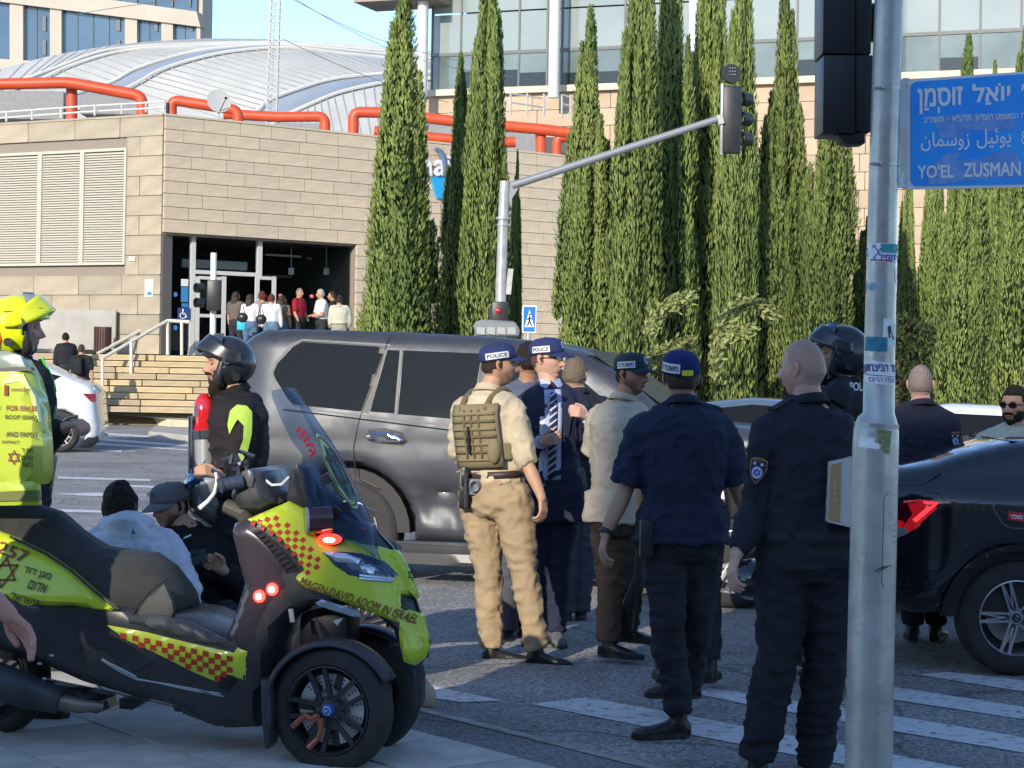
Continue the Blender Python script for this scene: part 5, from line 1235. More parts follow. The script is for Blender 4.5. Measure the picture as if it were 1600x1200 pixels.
fd = kp_('fuel_door', [(1551, 793), (1556, 787), (1600, 791), (1660, 793), (1665, 820), (1655, 829), (1580, 825), (1568, 820)], .003, BP, .004, .012)
fdp = FK.pts([(1551, 793), (1556, 787), (1600, 791), (1660, 793), (1665, 820), (1655, 829), (1580, 825), (1568, 820), (1551, 793)]); A = np.array(fdp); wv = WK(A[:, 0], A[:, 1])
m2 = MB(); m2.tube([(a, HK - w__ - .001, z) for (a, z), w__ in zip(fdp, wv)], .003, 5); m2.build('fuel_door_seam', mat('seam_grey', (.16, .16, .17), .5), blk)
stk = kp_('fuel_label', [(1575, 799), (1600, 801), (1600, 815), (1575, 812)], .006, mat('label_red', (.6, .03, .05), .5), 0, .008)
def kmap(cu, cv, off=.008):
 def f(x, y):
  a, z = FK.uv(cu, cv); a += x; z += y; w__ = WK(np.array([a]), np.array([z]))[0] + off; return Vector((a, HK - w__, z))
 return f
text_on('fuel_label_lettering', rtl('סולר'), kmap(1588, 807), SGW, blk, width=.07, height=.028, bold=.03)
sm = FK.pts([(1478, 783), (1480, 810), (1440, 850), (1430, 870)])
for L in ([(1405, 770), (1470, 772), (1478, 784)], [(1410, 762), (1450, 760), (1478, 741)], [(1360, 905), (1420, 918), (1478, 925)]):
 LL = FK.pts(L); A = np.array(LL); wv = WK(A[:, 0], A[:, 1]); m2 = MB(); m2.tube([(a, HK - w__ , z) for (a, z), w__ in zip(LL, wv)], .003, 5); m2.build('panel_seam', TRIM, blk)
slab('wheel_arch_trim', [(x, z) for x, z in arch(wk, .415, RK, 20)] + [(x, z) for x, z in arch(wk, .375, RK, 20)][::-1], WK, mat('arch_black', (.02, .02, .022), .35), blk, rnd=.008, res=.03, off=.008, thick=.05, y0=HK)
kw = wheel(blk, (wk, .14, RK), RK, .212, .21, 10, mat('alloy_grey', (.46, .47, .48), .28, .8), nspoke=5, split=.5, hub=.2)
for k in range(5):
 a = 2 * pi * (k + .5) / 5; m2 = MB()
 for dd in (-.1, .1): m2.bar((.06 * cos(a), -.07, .06 * sin(a)), (.205 * cos(a + dd), -.085, .205 * sin(a + dd)), .009, .012, Vector((0, 1, 0)))
 m2.build('spoke', MATS['alloy_grey'], kw)
m2 = MB(); m2.tube([(0, -.088, .016), (.009, -.088, 0), (0, -.088, -.016), (-.009, -.088, 0), (0, -.088, .016)], .0025, 5); m2.build('badge', CHR, kw)
wheel(blk, (wk2, .14, RK), RK, .212, .21, 10, MATS['alloy_grey'], nspoke=5, split=.5, hub=.2)
m2 = MB(); m2.prism(arch(wk, .38, RK, 16), .08, .55); m2.build('arch_liner', TRIM, blk)
slab('rear_glass', [(x1 - .05, FK.uv(1605, 694)[1] + .01), (x1 + .45, 1.25), (x1 + .5, 1.22), (x1 + .1, 1.0)], WK, SUVG, blk, rnd=.0, res=.05, off=-.08, y0=HK)
# ============================================================ THREE-WHEELED RESCUE SCOOTER
YEL = mat('rescue_yellow', (.55, .66, .035), .28, coat=.6, var=.06, vscale=4); DKP = mat('scooter_dark', (.036, .035, .038), .38, var=.25, vscale=7, rvar=.1, coat=.15)
SEAT = mat('seat_vinyl', (.05, .05, .05), .6, bump=.8, bscale=260, var=.2, vscale=14); REDS = mat('check_red', (.45, .035, .02), .4); BRN = mat('letter_brown', (.22, .035, .02), .5)
SA = R(-12); FSx = Frame(P(520, 1110, s=382).x, F_PX / 382, SA)
sco = empty('rescue_scooter', 'yellow and black three-wheeled rescue scooter in the left foreground with red lamps lit', 'scooter', FSx.o, SA)
Y0 = .30
NR = FSx.pts([(560, 800), (600, 866), (623, 912), (636, 950), (648, 990), (652, 1020), (640, 1060)], Y0 - .08)
NRz = np.array([p[1] for p in NR])[::-1]; NRa = np.array([p[0] for p in NR])[::-1]
aS = FSx.uv(330, 990, .06)[0]; zS = FSx.uv(200, 860, .1)[1]
def WS(a, z):
 an = np.interp(z, NRz, NRa)
 w_ = .275 * np.clip((an - a + .02) / .40, 0.02, 1) ** .5
 w_ = w_ - .06 * np.clip((zS - z + .05) / .5, 0, 1) * np.clip((aS - a) / .2, 0, 1) * 0
 rear = np.clip((aS - a) / .3, 0, 1)
 w_ = w_ * (1 - rear) + rear * (.25 - .10 * np.clip((z - zS + .20) / .22, 0, 1) - .05 * np.clip((.45 - z) / .3, 0, 1))
 return w_
def sp(L, off=.06): return FSx.pts(L, off)
def spanel(name, L, off, m, rnd=.02, thick=.03, res=.022, full=False, parent=None, W=WS, doff=.06, mirror=False):
 return slab(name, sp(L, doff), W, m, parent or sco, rnd=rnd, res=res, off=off, thick=None if full else thick, y0=Y0, mirror=mirror)
def smap(u, v, off=.006, doff=.06):
 a, z = FSx.uv(u, v, doff); return Vector((a, Y0 - WS(np.array([a]), np.array([z]))[0] - off, z))
main = [(-70, 1010), (-70, 890), (0, 925), (60, 935), (150, 940), (200, 950), (240, 958), (290, 966), (345, 992), (353, 998), (372, 950), (383, 915), (375, 880), (362, 832), (366, 818), (395, 806), (447, 784), (500, 800), (560, 830), (590, 862),
  (620, 925), (638, 980), (650, 1015), (646, 1040), (630, 1046), (612, 1030), (600, 990), (572, 962), (540, 950), (500, 945), (465, 952), (438, 978), (424, 1015), (416, 1060), (412, 1110), (405, 1136), (352, 1138), (300, 1122), (262, 1104), (200, 1092), (120, 1068), (60, 1040), (0, 1020)]
spanel('body', main, 0, DKP, .05, res=.03, full=True)
spanel('seat', [(-70, 785), (0, 780), (55, 783), (105, 798), (140, 828), (175, 852), (215, 858), (250, 862), (276, 884), (298, 925), (303, 944), (296, 962), (240, 962), (185, 958), (150, 935), (80, 885), (0, 840), (-70, 815)], -.045, SEAT, .07, res=.025, full=True, doff=.37)
spanel('seat_side', [(240, 958), (262, 925), (285, 905), (300, 930), (303, 946), (295, 964)], -.015, mat('seat_grey', (.085, .08, .072), .6, bump=.4, bscale=200), .01, doff=.30)
m2 = MB(); m2.tube([smap(u, v, -.012, .30) for u, v in ((238, 960), (250, 935), (270, 912), (290, 896))], .004, 6); m2.build('seat_seam', BLACKP, sco)
spanel('rear_panel', [(-70, 815), (0, 842), (60, 868), (105, 895), (150, 928), (184, 952), (192, 964), (140, 953), (110, 948), (70, 949), (38, 950), (0, 932), (-70, 895)], .006, YEL, .03)
m2 = MB(); m2.tube([smap(u, v, -.004) for u, v in ((0, 841), (60, 867), (105, 893), (150, 926), (185, 952))], .006, 6); m2.build('panel_trim', BLACKP, sco)
yl = [(390, 811), (420, 797), (448, 784), (472, 798), (496, 815), (492, 836), (505, 846), (532, 842), (568, 855), (588, 866), (600, 868), (612, 888), (625, 918), (633, 944), (611, 936), (614, 956), (640, 972), (648, 1000), (650, 1022), (644, 1040), (630, 1050), (617, 1042), (612, 1010), (609, 981), (587, 968), (550, 950), (513, 933), (477, 919), (458, 898), (474, 890), (462, 868), (440, 843), (415, 824)]
spanel('front_panel', yl, .012, YEL, .022, res=.018)
spanel('leg_shield', [(362, 832), (366, 818), (392, 812), (415, 826), (438, 846), (460, 870), (470, 890), (455, 898), (470, 918), (440, 940), (420, 975), (410, 1020), (398, 1080), (392, 1110), (372, 1080), (365, 1010), (352, 998), (370, 950), (382, 912), (373, 880)], .004, mat('plum_plastic', (.04, .03, .038), .25, coat=.5), .05)
spanel('air_grille', [(398, 830), (412, 826), (436, 846), (455, 868), (470, 890), (452, 895), (440, 876), (425, 856)], .010, mat('grille_black', (.008, .008, .009), .7), .004, thick=.02)
for i in range(9):
 f = i / 8; m2 = MB(); m2.tube([smap(405 + f * 46, 832 + f * 56, .018), smap(414 + f * 50, 829 + f * 52, .018)], .003, 5); m2.build('grille_bar', DKP, sco)
spanel('headlamp', [(501, 861), (530, 861), (560, 868), (588, 882), (605, 902), (603, 914), (572, 911), (540, 902), (517, 884)], .022, mat('lamp_dark_glass', (.03, .05, .10), .05, coat=1), .015, res=.015)
HLW = mat('lamp_reflector', (.65, .68, .72), .12, .7)
spanel('lamp_reflector', [(504, 862), (535, 866), (556, 876), (562, 884), (548, 882), (522, 878)], .026, HLW, .004, thick=.01, res=.012)
spanel('lamp_reflector', [(555, 886), (568, 884), (580, 896), (574, 900), (560, 896)], .026, HLW, .004, thick=.01, res=.012)
for dv in (0, 5): spanel('lamp_strip', [(556, 899 + dv * .9), (600, 908 + dv * .6), (600, 910.5 + dv * .6), (556, 902 + dv * .9)], .027, HLW, .001, thick=.006, res=.02)
def lampmat(n, c, e): return mat(n, c, .3, emit=(1, .03, .02), estr=e)
c = smap(512, 843, .03); m2 = MB(); m2.ell((0, 0, 0), (.052, .03, .024), 14); o = m2.build('red_lamp', lampmat('lamp_red_lit', (.5, .01, .01), 2.2), sco, smooth=True); o.location = c
m2 = MB(); m2.ell((0, 0, 0), (.026, .012, .011), 12); o = m2.build('lamp_core', mat('lamp_core', (1, .3, .2), .3, emit=(1, .35, .22), estr=7), sco, smooth=True); o.location = c + Vector((.005, -.026, -.002))
m2 = MB(); m2.ell((0, 0, 0), (.06, .03, .034), 14); o = m2.build('lamp_housing', BLACKP, sco, smooth=True); o.location = c + Vector((0, .02, .004))
for (u, v) in ((411, 930), (431, 919)):
 c = smap(u, v, .012); m2 = MB(); m2.ell((0, 0, 0), (.026, .012, .026), 12); o = m2.build('red_lamp', lampmat('lamp_red_side', (.6, .01, .01), 5.0), sco, smooth=True); o.location = c
 m2 = MB(); m2.ell((0, 0, 0), (.013, .006, .013), 10); o = m2.build('lamp_core', mat('lamp_core2', (1, .5, .4), .3, emit=(1, .45, .35), estr=12), sco, smooth=True); o.location = c + Vector((0, -.009, 0))
spanel('side_marker', [(496, 940), (505, 936), (558, 957), (560, 965), (548, 964), (500, 945)], .02, mat('marker_silver', (.4, .45, .52), .2, .6), .006, thick=.02)
spanel('reflector', [(520, 970), (534, 966), (526, 978)], .0, mat('clear_plastic', (.6, .58, .52), .3), .002, thick=.01)
spanel('bracket', [(455, 950), (462, 950), (465, 970), (458, 971)], .006, GREYM, .002, thick=.01)
lp = [(168, 976), (230, 987), (300, 1003), (370, 1018), (376, 1010), (392, 1014), (388, 1061), (372, 1056), (343, 1063), (300, 1046), (240, 1017), (200, 1000)]
spanel('side_panel', lp, .010, YEL, .008)
cm = MB(); lpp = np.array(lp)
for i in range(22):
 for j in range(8):
  if (i + j) % 2: continue
  u = 182 + i * 9.4; v = 979 + i * 1.9 + j * 8.6 - 2
  q = [(u, v), (u + 9.4, v + 1.9), (u + 9.0, v + 10.2), (u - .4, v + 8.6)]
  if inside(np.array(q) * [1, 1], lp[:4] + [(368, 1058), (343, 1061), (300, 1045), (240, 1016), (200, 999)]).sum() >= 4 or (inside(np.array([[u + 4.5, v + 5]]), lp)[0] and u < 366 and inside(np.array(q), lp).sum() >= 3): cm.add([smap(a, b, .0135) for a, b in q], [(0, 1, 2, 3)])
cm.build('red_checks', REDS, sco, kind='stuff')
cm = MB()
for (u0, v0, n) in ((406, 815, 1), (417, 811, 2), (428, 814, 3), (437, 824, 4)): pass
cl = [(403, 814), (420, 822), (436, 832), (450, 845), (462, 858), (474, 874), (486, 892)]
for i in range(15):
 t = i / 14 * (len(cl) - 1); k = min(int(t), len(cl) - 2); f = t - k; bu = cl[k][0] * (1 - f) + cl[k + 1][0] * f; bv = cl[k][1] * (1 - f) + cl[k + 1][1] * f
 d = np.array([cl[k + 1][0] - cl[k][0], cl[k + 1][1] - cl[k][1]], float); d /= np.linalg.norm(d); n_ = np.array([d[1], -d[0]])
 for j in range(4):
  if (i + j) % 2: continue
  if i < 3 and j > i: continue
  p = np.array([bu, bv]) + n_ * (j * 7.2 - 3); q = [p - d * 3.4 - n_ * 3.4, p + d * 3.4 - n_ * 3.4, p + d * 3.4 + n_ * 3.4, p - d * 3.4 + n_ * 3.4]
  cm.add([smap(a, b, .0145) for a, b in q], [(0, 1, 2, 3)])
cm.build('red_checks', REDS, sco, kind='stuff')
def along(pts, off=.0145):
 """map (x metres, y metres) to a baseline polyline in photo pixels"""
 L = [0]
 for a, b in zip(pts[:-1], pts[1:]): L.append(L[-1] + math.hypot(b[0] - a[0], b[1] - a[1]))
 tot = L[-1]
 def f(x, y):
  s_ = x * 370 + tot / 2; s_ = max(0, min(tot - .01, s_)); k = max(i for i in range(len(L) - 1) if L[i] <= s_); t = (s_ - L[k]) / (L[k + 1] - L[k])
  a, b = pts[k], pts[k + 1]; dx, dy = (b[0] - a[0]) / (L[k + 1] - L[k]), (b[1] - a[1]) / (L[k + 1] - L[k])
  return smap(a[0] + (b[0] - a[0]) * t + y * 370 * dy, a[1] + (b[1] - a[1]) * t - y * 370 * dx, off)
 return f
text_on('scooter_lettering', 'MAGEN DAVID ADOM IN ISRAEL', along([(473, 905), (500, 918), (540, 933), (580, 950), (610, 964), (638, 978)], .021), BRN, sco, width=.475, height=.036, bold=.012)
text_on('scooter_lettering', '2257', along([(-35, 848), (40, 874)]), BRN, sco, width=.19, height=.05, bold=.015)
for s_, cu, cv, w_ in (('מגן דוד', 55, 897, .115), ('אדום', 60, 916, .075), ('בישראל', 44, 935, .115)):
 text_on('scooter_lettering', rtl(s_), along([(cu - 60, cv - 16), (cu + 60, cv + 16)]), mat('letter_dark', (.06, .03, .02), .5), sco, width=w_ * 1.08, height=.034, bold=.015)
star(3, -895, 22, lambda x, y: smap(x, -y, .012), BRN, sco, .12, 'star_emblem')
star(627, -905, 9, lambda x, y: smap(min(x, 632), -y, .016), mat('letter_dark', (.06, .03, .02), .5), sco, .16, 'star_emblem')
WL = mat('scratch_white', (.36, .38, .40), .5)
for L, r in (([(160, 1031), (185, 1048), (212, 1062), (260, 1068), (350, 1082)], .004), ([(160, 1030), (170, 1036), (210, 1057), (212, 1062)], .007), ([(212, 1060), (290, 1075), (355, 1086)], .003)):
 m2 = MB(); m2.tube([smap(u, v, .004) for u, v in L], r, 5); m2.build('sill_line', WL, sco)
for L in ([(212, 1048), (250, 1028)], [(120, 985), (165, 1015), (190, 1045)], [(60, 985), (115, 1015), (112, 1022)], [(125, 1050), (160, 1080), (300, 1108), (400, 1120)]):
 m2 = MB(); m2.tube([smap(u, v, .001) for u, v in L], .003, 5); m2.build('panel_seam', BLACKP, sco)
spanel('vent', [(348, 1050), (365, 1045), (374, 1062), (360, 1078), (347, 1070)], .012, MATS['grille_black'], .004)
spanel('floor_board', [(250, 960), (300, 972), (350, 996), (372, 1004), (360, 1014), (300, 1000), (240, 985), (195, 972), (200, 962)], .016, mat('floor_grey', (.05, .052, .056), .45), .02)
m2 = MB(); m2.tube([smap(-70, 1050, .02), smap(-10, 1062, .03), smap(40, 1078, .03), smap(92, 1098, .02)], [.085, .085, .075, .05], 18); m2.build('silencer', mat('silencer_dark', (.05, .055, .062), .45, .3, var=.3, vscale=10), sco, smooth=True)
m2 = MB(); m2.tube([smap(88, 1097, .01), smap(120, 1105, .0), smap(150, 1108, -.04)], [.035, .033, .02], 14); m2.build('exhaust_pipe', mat('pipe_bronze', (.26, .22, .18), .4, .6), sco, smooth=True)
for q in ([(62, 1095), (95, 1110), (85, 1118), (64, 1114)], [(110, 1108), (145, 1100), (150, 1115), (128, 1124), (108, 1120)], [(165, 1100), (208, 1103), (185, 1118), (165, 1116)], [(252, 1105), (270, 1108), (265, 1120), (255, 1118)], [(268, 1110), (350, 1136), (330, 1140), (270, 1122)]):
 spanel('underbody_bracket', q, -.1, DKP, .01, thick=.12)
spanel('swing_arm', [(-60, 1070), (0, 1062), (70, 1078), (150, 1095), (140, 1106), (60, 1098), (-60, 1100)], -.1, DKP, .02, thick=.08)
for (u, v) in ((82, 1024), (68, 1061), (62, 1037)):
 m2 = MB(); m2.ell(smap(u, v, .004), (.012, .004, .006), 6); m2.build('bolt', WL, sco)
DKA = mat('wheel_black', (.045, .045, .05), .35, .4)
c = FSx.uv(520, 1110, 0.0); RW = .257
HUBB = mat('hub_blue', (.02, .14, .5), .3)
def fwheel(y, nm='front_wheel', rz=R(-8)):
 t = wheel(sco, (c[0], y, RW), RW, .182, .12, 7, DKA, rz=rz, nspoke=5, nm=nm, hubm=HUBB, split=.42, hub=.24, sth=.11, discm=mat('wave_disc', (.55, .56, .55), .35, .5))
 return t
t1 = fwheel(.0); t2 = fwheel(.46)
m2 = MB(); m2.lathe([(.085, -.012), (.145, -.012), (.145, -.004), (.085, -.004)], 50)
o = m2.build('drilled_disc', MATS['wave_disc'], t1, smooth=True)
m2 = MB()
for k in range(28):
 a = 2 * pi * k / 28
 for rr in (.1, .118, .134):
  if (k + int(rr * 1000)) % 2: m2.lathe([(0, -.0135), (.004, -.0135), (.004, -.011), (0, -.011)], 8, Matrix.Translation((rr * cos(a), 0, rr * sin(a))))
m2.build('disc_holes', BLACKP, t1, kind='stuff')
m2 = MB()
for k in range(7):
 if k in (0,): continue
 a = 2 * pi * (k + .45) / 7; m2.bar((.085 * cos(a), -.014, .085 * sin(a)), (.15 * cos(a), -.014, .15 * sin(a)), .03, .006, Vector((0, 1, 0)))
m2.build('disc_arms', DKA, t1, kind='stuff')
CU = mat('copper_spoke', (.42, .12, .07), .4, .3)
for L in ([(-.03, -.075, -.02), (-.06, -.07, -.035), (-.095, -.06, -.025), (-.15, -.062, -.075)], [(-.02, -.075, -.03), (-.018, -.07, -.08), (-.035, -.065, -.115), (-.075, -.062, -.155)]):
 m2 = MB(); m2.tube(L, [.014, .012, .011, .014], 6); m2.build('copper_spoke', CU, t1)
m2 = MB(); m2.lathe([(0, -.062), (.020, -.062), (.020, -.058), (0, -.058)], 6); o = m2.build('hub_badge', WHT, t1)
m2 = MB(); m2.lathe([(0, -.066), (.016, -.066), (.016, -.062), (0, -.062)], 6); o = m2.build('hub_badge', HUBB, t1)
m2 = MB(); m2.tube([(-.006, -.068, -.005), (-.002, -.068, .005), (.003, -.068, -.002), (.007, -.068, .006)], .0018, 5); m2.build('badge_mark', WHT, t1)
for y in (.0, .46):
 n = 20; V = []; 
 for i in range(n + 1):
  a = R(28 + i * 172 / n)
  for rr, yy in ((RW + .012, -.075), (RW + .03, -.05), (RW + .034, .0), (RW + .03, .05), (RW + .012, .075)): V.append((c[0] + rr * cos(a), y + yy, RW + rr * sin(a)))
 F = [(i * 5 + j, i * 5 + j + 1, (i + 1) * 5 + j + 1, (i + 1) * 5 + j) for i in range(n) for j in range(4)]
 o = mkobj('mudguard', V, F, mat('mudguard_grey', (.045, .047, .055), .42), sco, smooth=True, angle=60)
 md = o.modifiers.new('thick', 'SOLIDIFY'); md.thickness = .012
m2 = MB(); q = [FSx.uv(u, v, -.04) for u, v in ((411, 1060), (424, 1062), (428, 1110), (424, 1160), (418, 1171), (413, 1130))]
m2.prism(q, -.07, .05); m2.build('mud_flap', MATS['mudguard_grey'], sco, bevel=.004)
rw = FSx.uv(-22, 1075, .25)
t3 = wheel(sco, (rw[0], .30, .265), .265, .19, .14, 7, DKA, nspoke=7, nm='rear_wheel', hubm=DKA, split=.34, hub=.22)
m2 = MB(); m2.tube([(c[0] - .02, .05, RW), (c[0] - .1, .2, .5), (c[0] - .16, .24, .62)], .03, 10); m2.tube([(c[0] - .02, .42, RW), (c[0] - .1, .35, .5), (c[0] - .16, .33, .62)], .03, 10); m2.build('fork', DKP, sco, smooth=True)
m2 = MB(); m2.box(c[0] - .22, c[0] - .0, .2, .4, .38, .62); m2.build('suspension_block', BLACKP, sco, bevel=.03)
m2 = MB(); a_, z_ = FSx.uv(648, 1095, -.0); m2.prism(FSx.pts([(604, 1000), (640, 1010), (652, 1060), (652, 1100), (640, 1120), (630, 1060)], .40), .38, .55); m2.build('far_mudguard_blade', mat('blade_dark', (.03, .033, .05), .35), sco, bevel=.012)
bg_ = G(664, 1104); m2 = MB(); m2.ell((0, 0, .05), (.055, .05, .07), 8); m2.tube([(0, 0, .10), (-.02, 0, .15)], [.03, .012], 8); o = m2.build('sand_bag', mat('beige_canvas', (.5, .42, .3), .9, bump=.5, bscale=40), smooth=True); o.location = bg_; tag(o, 'small beige sandbag on the road right behind the scooter front wheels', 'bag')
edge = [(588, 866), (560, 852), (520, 835), (492, 815), (480, 785), (474, 755), (468, 735), (470, 712), (452, 690), (434, 655), (420, 622), (418, 611)]
ridge = [(607, 880), (600, 855), (590, 835), (575, 805), (560, 775), (545, 745), (528, 712), (510, 685), (492, 658), (474, 630), (460, 612), (452, 606)]
GLS = bpy.data.materials.new('tinted_screen'); GLS.use_nodes = True; t = GLS.node_tree; N = t.nodes; L_ = t.links
pb = N['Principled BSDF']; pb.inputs['Base Color'].default_value = (.02, .05, .10, 1); pb.inputs['Roughness'].default_value = .05; pb.inputs['Specular IOR Level'].default_value = .8
tr = N.new('ShaderNodeBsdfTransparent'); tr.inputs[0].default_value = (.58, .70, .86, 1); ms_ = N.new('ShaderNodeMixShader'); ms_.inputs[0].default_value = .32
L_.new(tr.outputs[0], ms_.inputs[1]); L_.new(pb.outputs[0], ms_.inputs[2]); L_.new(ms_.outputs[0], N['Material Output'].inputs[0])
n = len(edge); K = 8; V = []
E3 = [FSx.uv(u, v, Y0 - .20) for u, v in edge]; R3 = [FSx.uv(u, v, Y0) for u, v in ridge]
def wsp(i, k, sgn_=-1):
 f = k / K; a0, z0 = E3[i]; a1, z1 = R3[i]; b = sin(f * pi / 2); hw_ = .21 - .06 * (i / (n - 1))
 return Vector((a0 + (a1 - a0) * b, Y0 + sgn_ * hw_ * cos(f * pi / 2), z0 + (z1 - z0) * b))
for i in range(n):
 row = [wsp(i, k) for k in range(K + 1)] + [wsp(i, k, 1) for k in range(K - 1, -1, -1)]; V += row
W_ = 2 * K + 1; F = [(i * W_ + k, i * W_ + k + 1, (i + 1) * W_ + k + 1, (i + 1) * W_ + k) for i in range(n - 1) for k in range(W_ - 1)]
mkobj('windscreen', V, F, GLS, sco, smooth=True, angle=80)
def wmap(fi, fk, off=.004):
 i = min(int(fi), n - 2); k = min(int(fk), K - 1); p = wsp(i, k).lerp(wsp(i + 1, k), fi - i); q = wsp(i, k + 1).lerp(wsp(i + 1, k + 1), fi - i); r_ = p.lerp(q, fk - k); r_.y -= off; r_.x += off * .4; return r_
em = MB(); em.add([wmap(5.4 + 2.0 * sin(t) * 1.0, 6.0 + 1.75 * cos(t), .005) for t in [2 * pi * k / 30 for k in range(30)]], [tuple(range(30))]); em.build('round_emblem', mat('emblem_green', (.42, .50, .22), .4), sco, fixn=False)
em = MB(); em.tube([wmap(5.4 + 1.8 * sin(t), 6.0 + 1.55 * cos(t), .008) for t in [2 * pi * k / 30 for k in range(31)]], .0022, 4); em.build('emblem_ring', MATS['letter_dark'], sco)
star(0, 0, 1.0, lambda x, y: wmap(5.4 + y * 1.2, 6.0 + x * 1.1, .008), MATS['letter_dark'], sco, .14)
REDL = mat('screen_red', (.5, .02, .04), .5)
text_on('screen_lettering', 'ﻡשווי'[1:], lambda x, y: wmap(7.3 + x * 11.5, 2.9 - y * 36 + x * 3, .005), REDL, sco, width=.15, height=.05, bold=.03)
text_on('screen_lettering', 'ו', lambda x, y: wmap(2.4 + x * 12, 5.6 - y * 30, .005), REDL, sco, height=.03, bold=.03)
spanel('dash_cowl', [(447, 784), (455, 752), (460, 728), (474, 730), (490, 760), (530, 790), (575, 835), (588, 862), (560, 850), (520, 838), (496, 815), (470, 798)], -.10, mat('cowl_blue_black', (.02, .025, .045), .35), .04, full=True, doff=.2)
spanel('gauge_hood', [(448, 782), (452, 740), (462, 725), (474, 735), (482, 775), (500, 812), (470, 800)], -.02, DKP, .02, thick=.08, doff=.1)
m2 = MB(); m2.tube([smap(483, 812, .05, .1), smap(517, 812, .05, .1)], .055, 20); m2.build('dark_lamp', mat('lamp_deep_red', (.06, .012, .016), .15, coat=1), sco, smooth=True)
m2 = MB(); m2.tube([smap(484, 812, .056, .1), smap(487, 812, .056, .1)], .056, 20); m2.build('lamp_edge', WL, sco)
for (u, v, r) in ((516, 748, .022), (547, 791, .02), (527, 800, .03)):
 a, z = FSx.uv(u, v, Y0 - .12); m2 = MB(); m2.lathe([(0, -.01), (r, -.01), (r, .01), (0, .01)], 18, Matrix.Translation((a, Y0 - .17, z))); m2.build('screen_grommet', BLACKP, sco, smooth=True)
def hb_(u, v, y): a, z = FSx.uv(u, v, y); return Vector((a, y, z))
spanel('handlebar_cover', [(372, 742), (392, 732), (412, 736), (420, 760), (440, 784), (400, 805), (375, 800), (362, 775)], -.02, DKP, .05, full=True, doff=.1)
m2 = MB(); m2.tube([hb_(346, 758, -.02), hb_(378, 752, .03)], [.026, .03], 14); m2.tube([hb_(346, 758, -.02), hb_(343, 759, -.025)], .032, 14); m2.build('grip', mat('grip_blue', (.035, .05, .085), .5, bump=.4, bscale=120), sco, smooth=True)
m2 = MB(); m2.tube([hb_(372, 752, .03), hb_(400, 748, .25), hb_(440, 745, .55)], .018, 10); m2.build('handlebar', BLACKP, sco, smooth=True)
spanel('mirror_back', [(386, 736), (396, 733), (405, 745), (402, 760), (390, 758)], .0, mat('mirror_grey', (.16, .16, .16), .2, .5), .01, doff=.1)
m2 = MB(); m2.tube([hb_(337, 738, .0), hb_(339, 752, 0), hb_(335, 770, 0), hb_(325, 783, 0), hb_(312, 794, 0)], [.007, .007, .008, .009, .011], 8); m2.tube([hb_(412, 748, .1), hb_(425, 758, .1), hb_(440, 757, .1), hb_(452, 745, .1)], .006, 8); m2.build('white_cable', mat('cable_white', (.72, .72, .7), .5), sco, smooth=True, kind='stuff')
rng_ = random.Random(3)
for k in range(9):
 u = 345 + rng_.uniform(-8, 45); v = 725 + rng_.uniform(-18, 22); m2 = MB(); m2.tube([hb_(u, v, .1), hb_(u + rng_.uniform(-14, 14), v + rng_.uniform(-12, 14), .12), hb_(u + rng_.uniform(-16, 16), v + rng_.uniform(-12, 22), .1)], .009, 6); m2.build('control_cable', mat('control_blue_black', (.03, .035, .05), .35), sco, smooth=True)
m2 = MB(); m2.tube([hb_(352, 790, .1), hb_(380, 800, .1), hb_(395, 830, .12)], [.03, .04, .03], 10); m2.build('fork_stem', mat('olive_plastic', (.07, .066, .055), .6), sco, smooth=True)
bx = FSx.pts([(-150, 560), (6, 556), (24, 562), (39, 590), (51, 640), (56, 700), (56, 742), (50, 758), (0, 772), (-150, 772)], .0)
YB = mat('box_yellow', (.42, .52, .05), .3, coat=.5, var=.08, vscale=3)
zt_ = FSx.uv(0, 600)[1]
def WB2(a, z): return np.full_like(a, .085) - .02 * np.clip((z - zt_) / .12, 0, 1)
YB0 = .12
slab('cargo_box', bx, WB2, YB, sco, rnd=.035, res=.04, y0=YB0)
def bpan(name, L, off, m, rnd=.008, thick=.03): return slab(name, FSx.pts(L, .0), WB2, m, sco, rnd=rnd, res=.04, off=off, thick=thick, y0=YB0)
bpan('box_lid', [(-150, 551), (0, 548), (22, 556), (33, 574), (0, 576), (-150, 578)], .015, mat('lid_grey_green', (.22, .27, .22), .25, coat=.5), .012)
bpan('lid_gap', [(-150, 576), (20, 573), (40, 574), (44, 579), (-150, 583)], .004, BLACKP, .0)
bpan('box_tray', [(-150, 762), (44, 752), (54, 758), (56, 790), (-150, 792)], .018, YB, .012); bpan('tray_shade_strip', [(-150, 775), (55, 766), (58, 782), (-150, 786)], .022, mat('tray_shade', (.12, .14, .03), .5), .0)  # last strip is raised; recess shade is put into its darker yellow
bpan('box_highlight', [(0, 590), (30, 584), (50, 620), (56, 660), (50, 650), (40, 612), (26, 596), (0, 600)], .006, mat('box_highlight_yellow', (.5, .56, .22), .3, coat=.5), .003)  # paler strip, edge highlight put into the colour
def bmap(cu, cv, off=.008):
 def f(x, y):
  a, z = FSx.uv(cu, cv, 0); a += x; z += y; return Vector((a, YB0 - WB2(np.array([a]), np.array([z]))[0] - off, z))
 return f
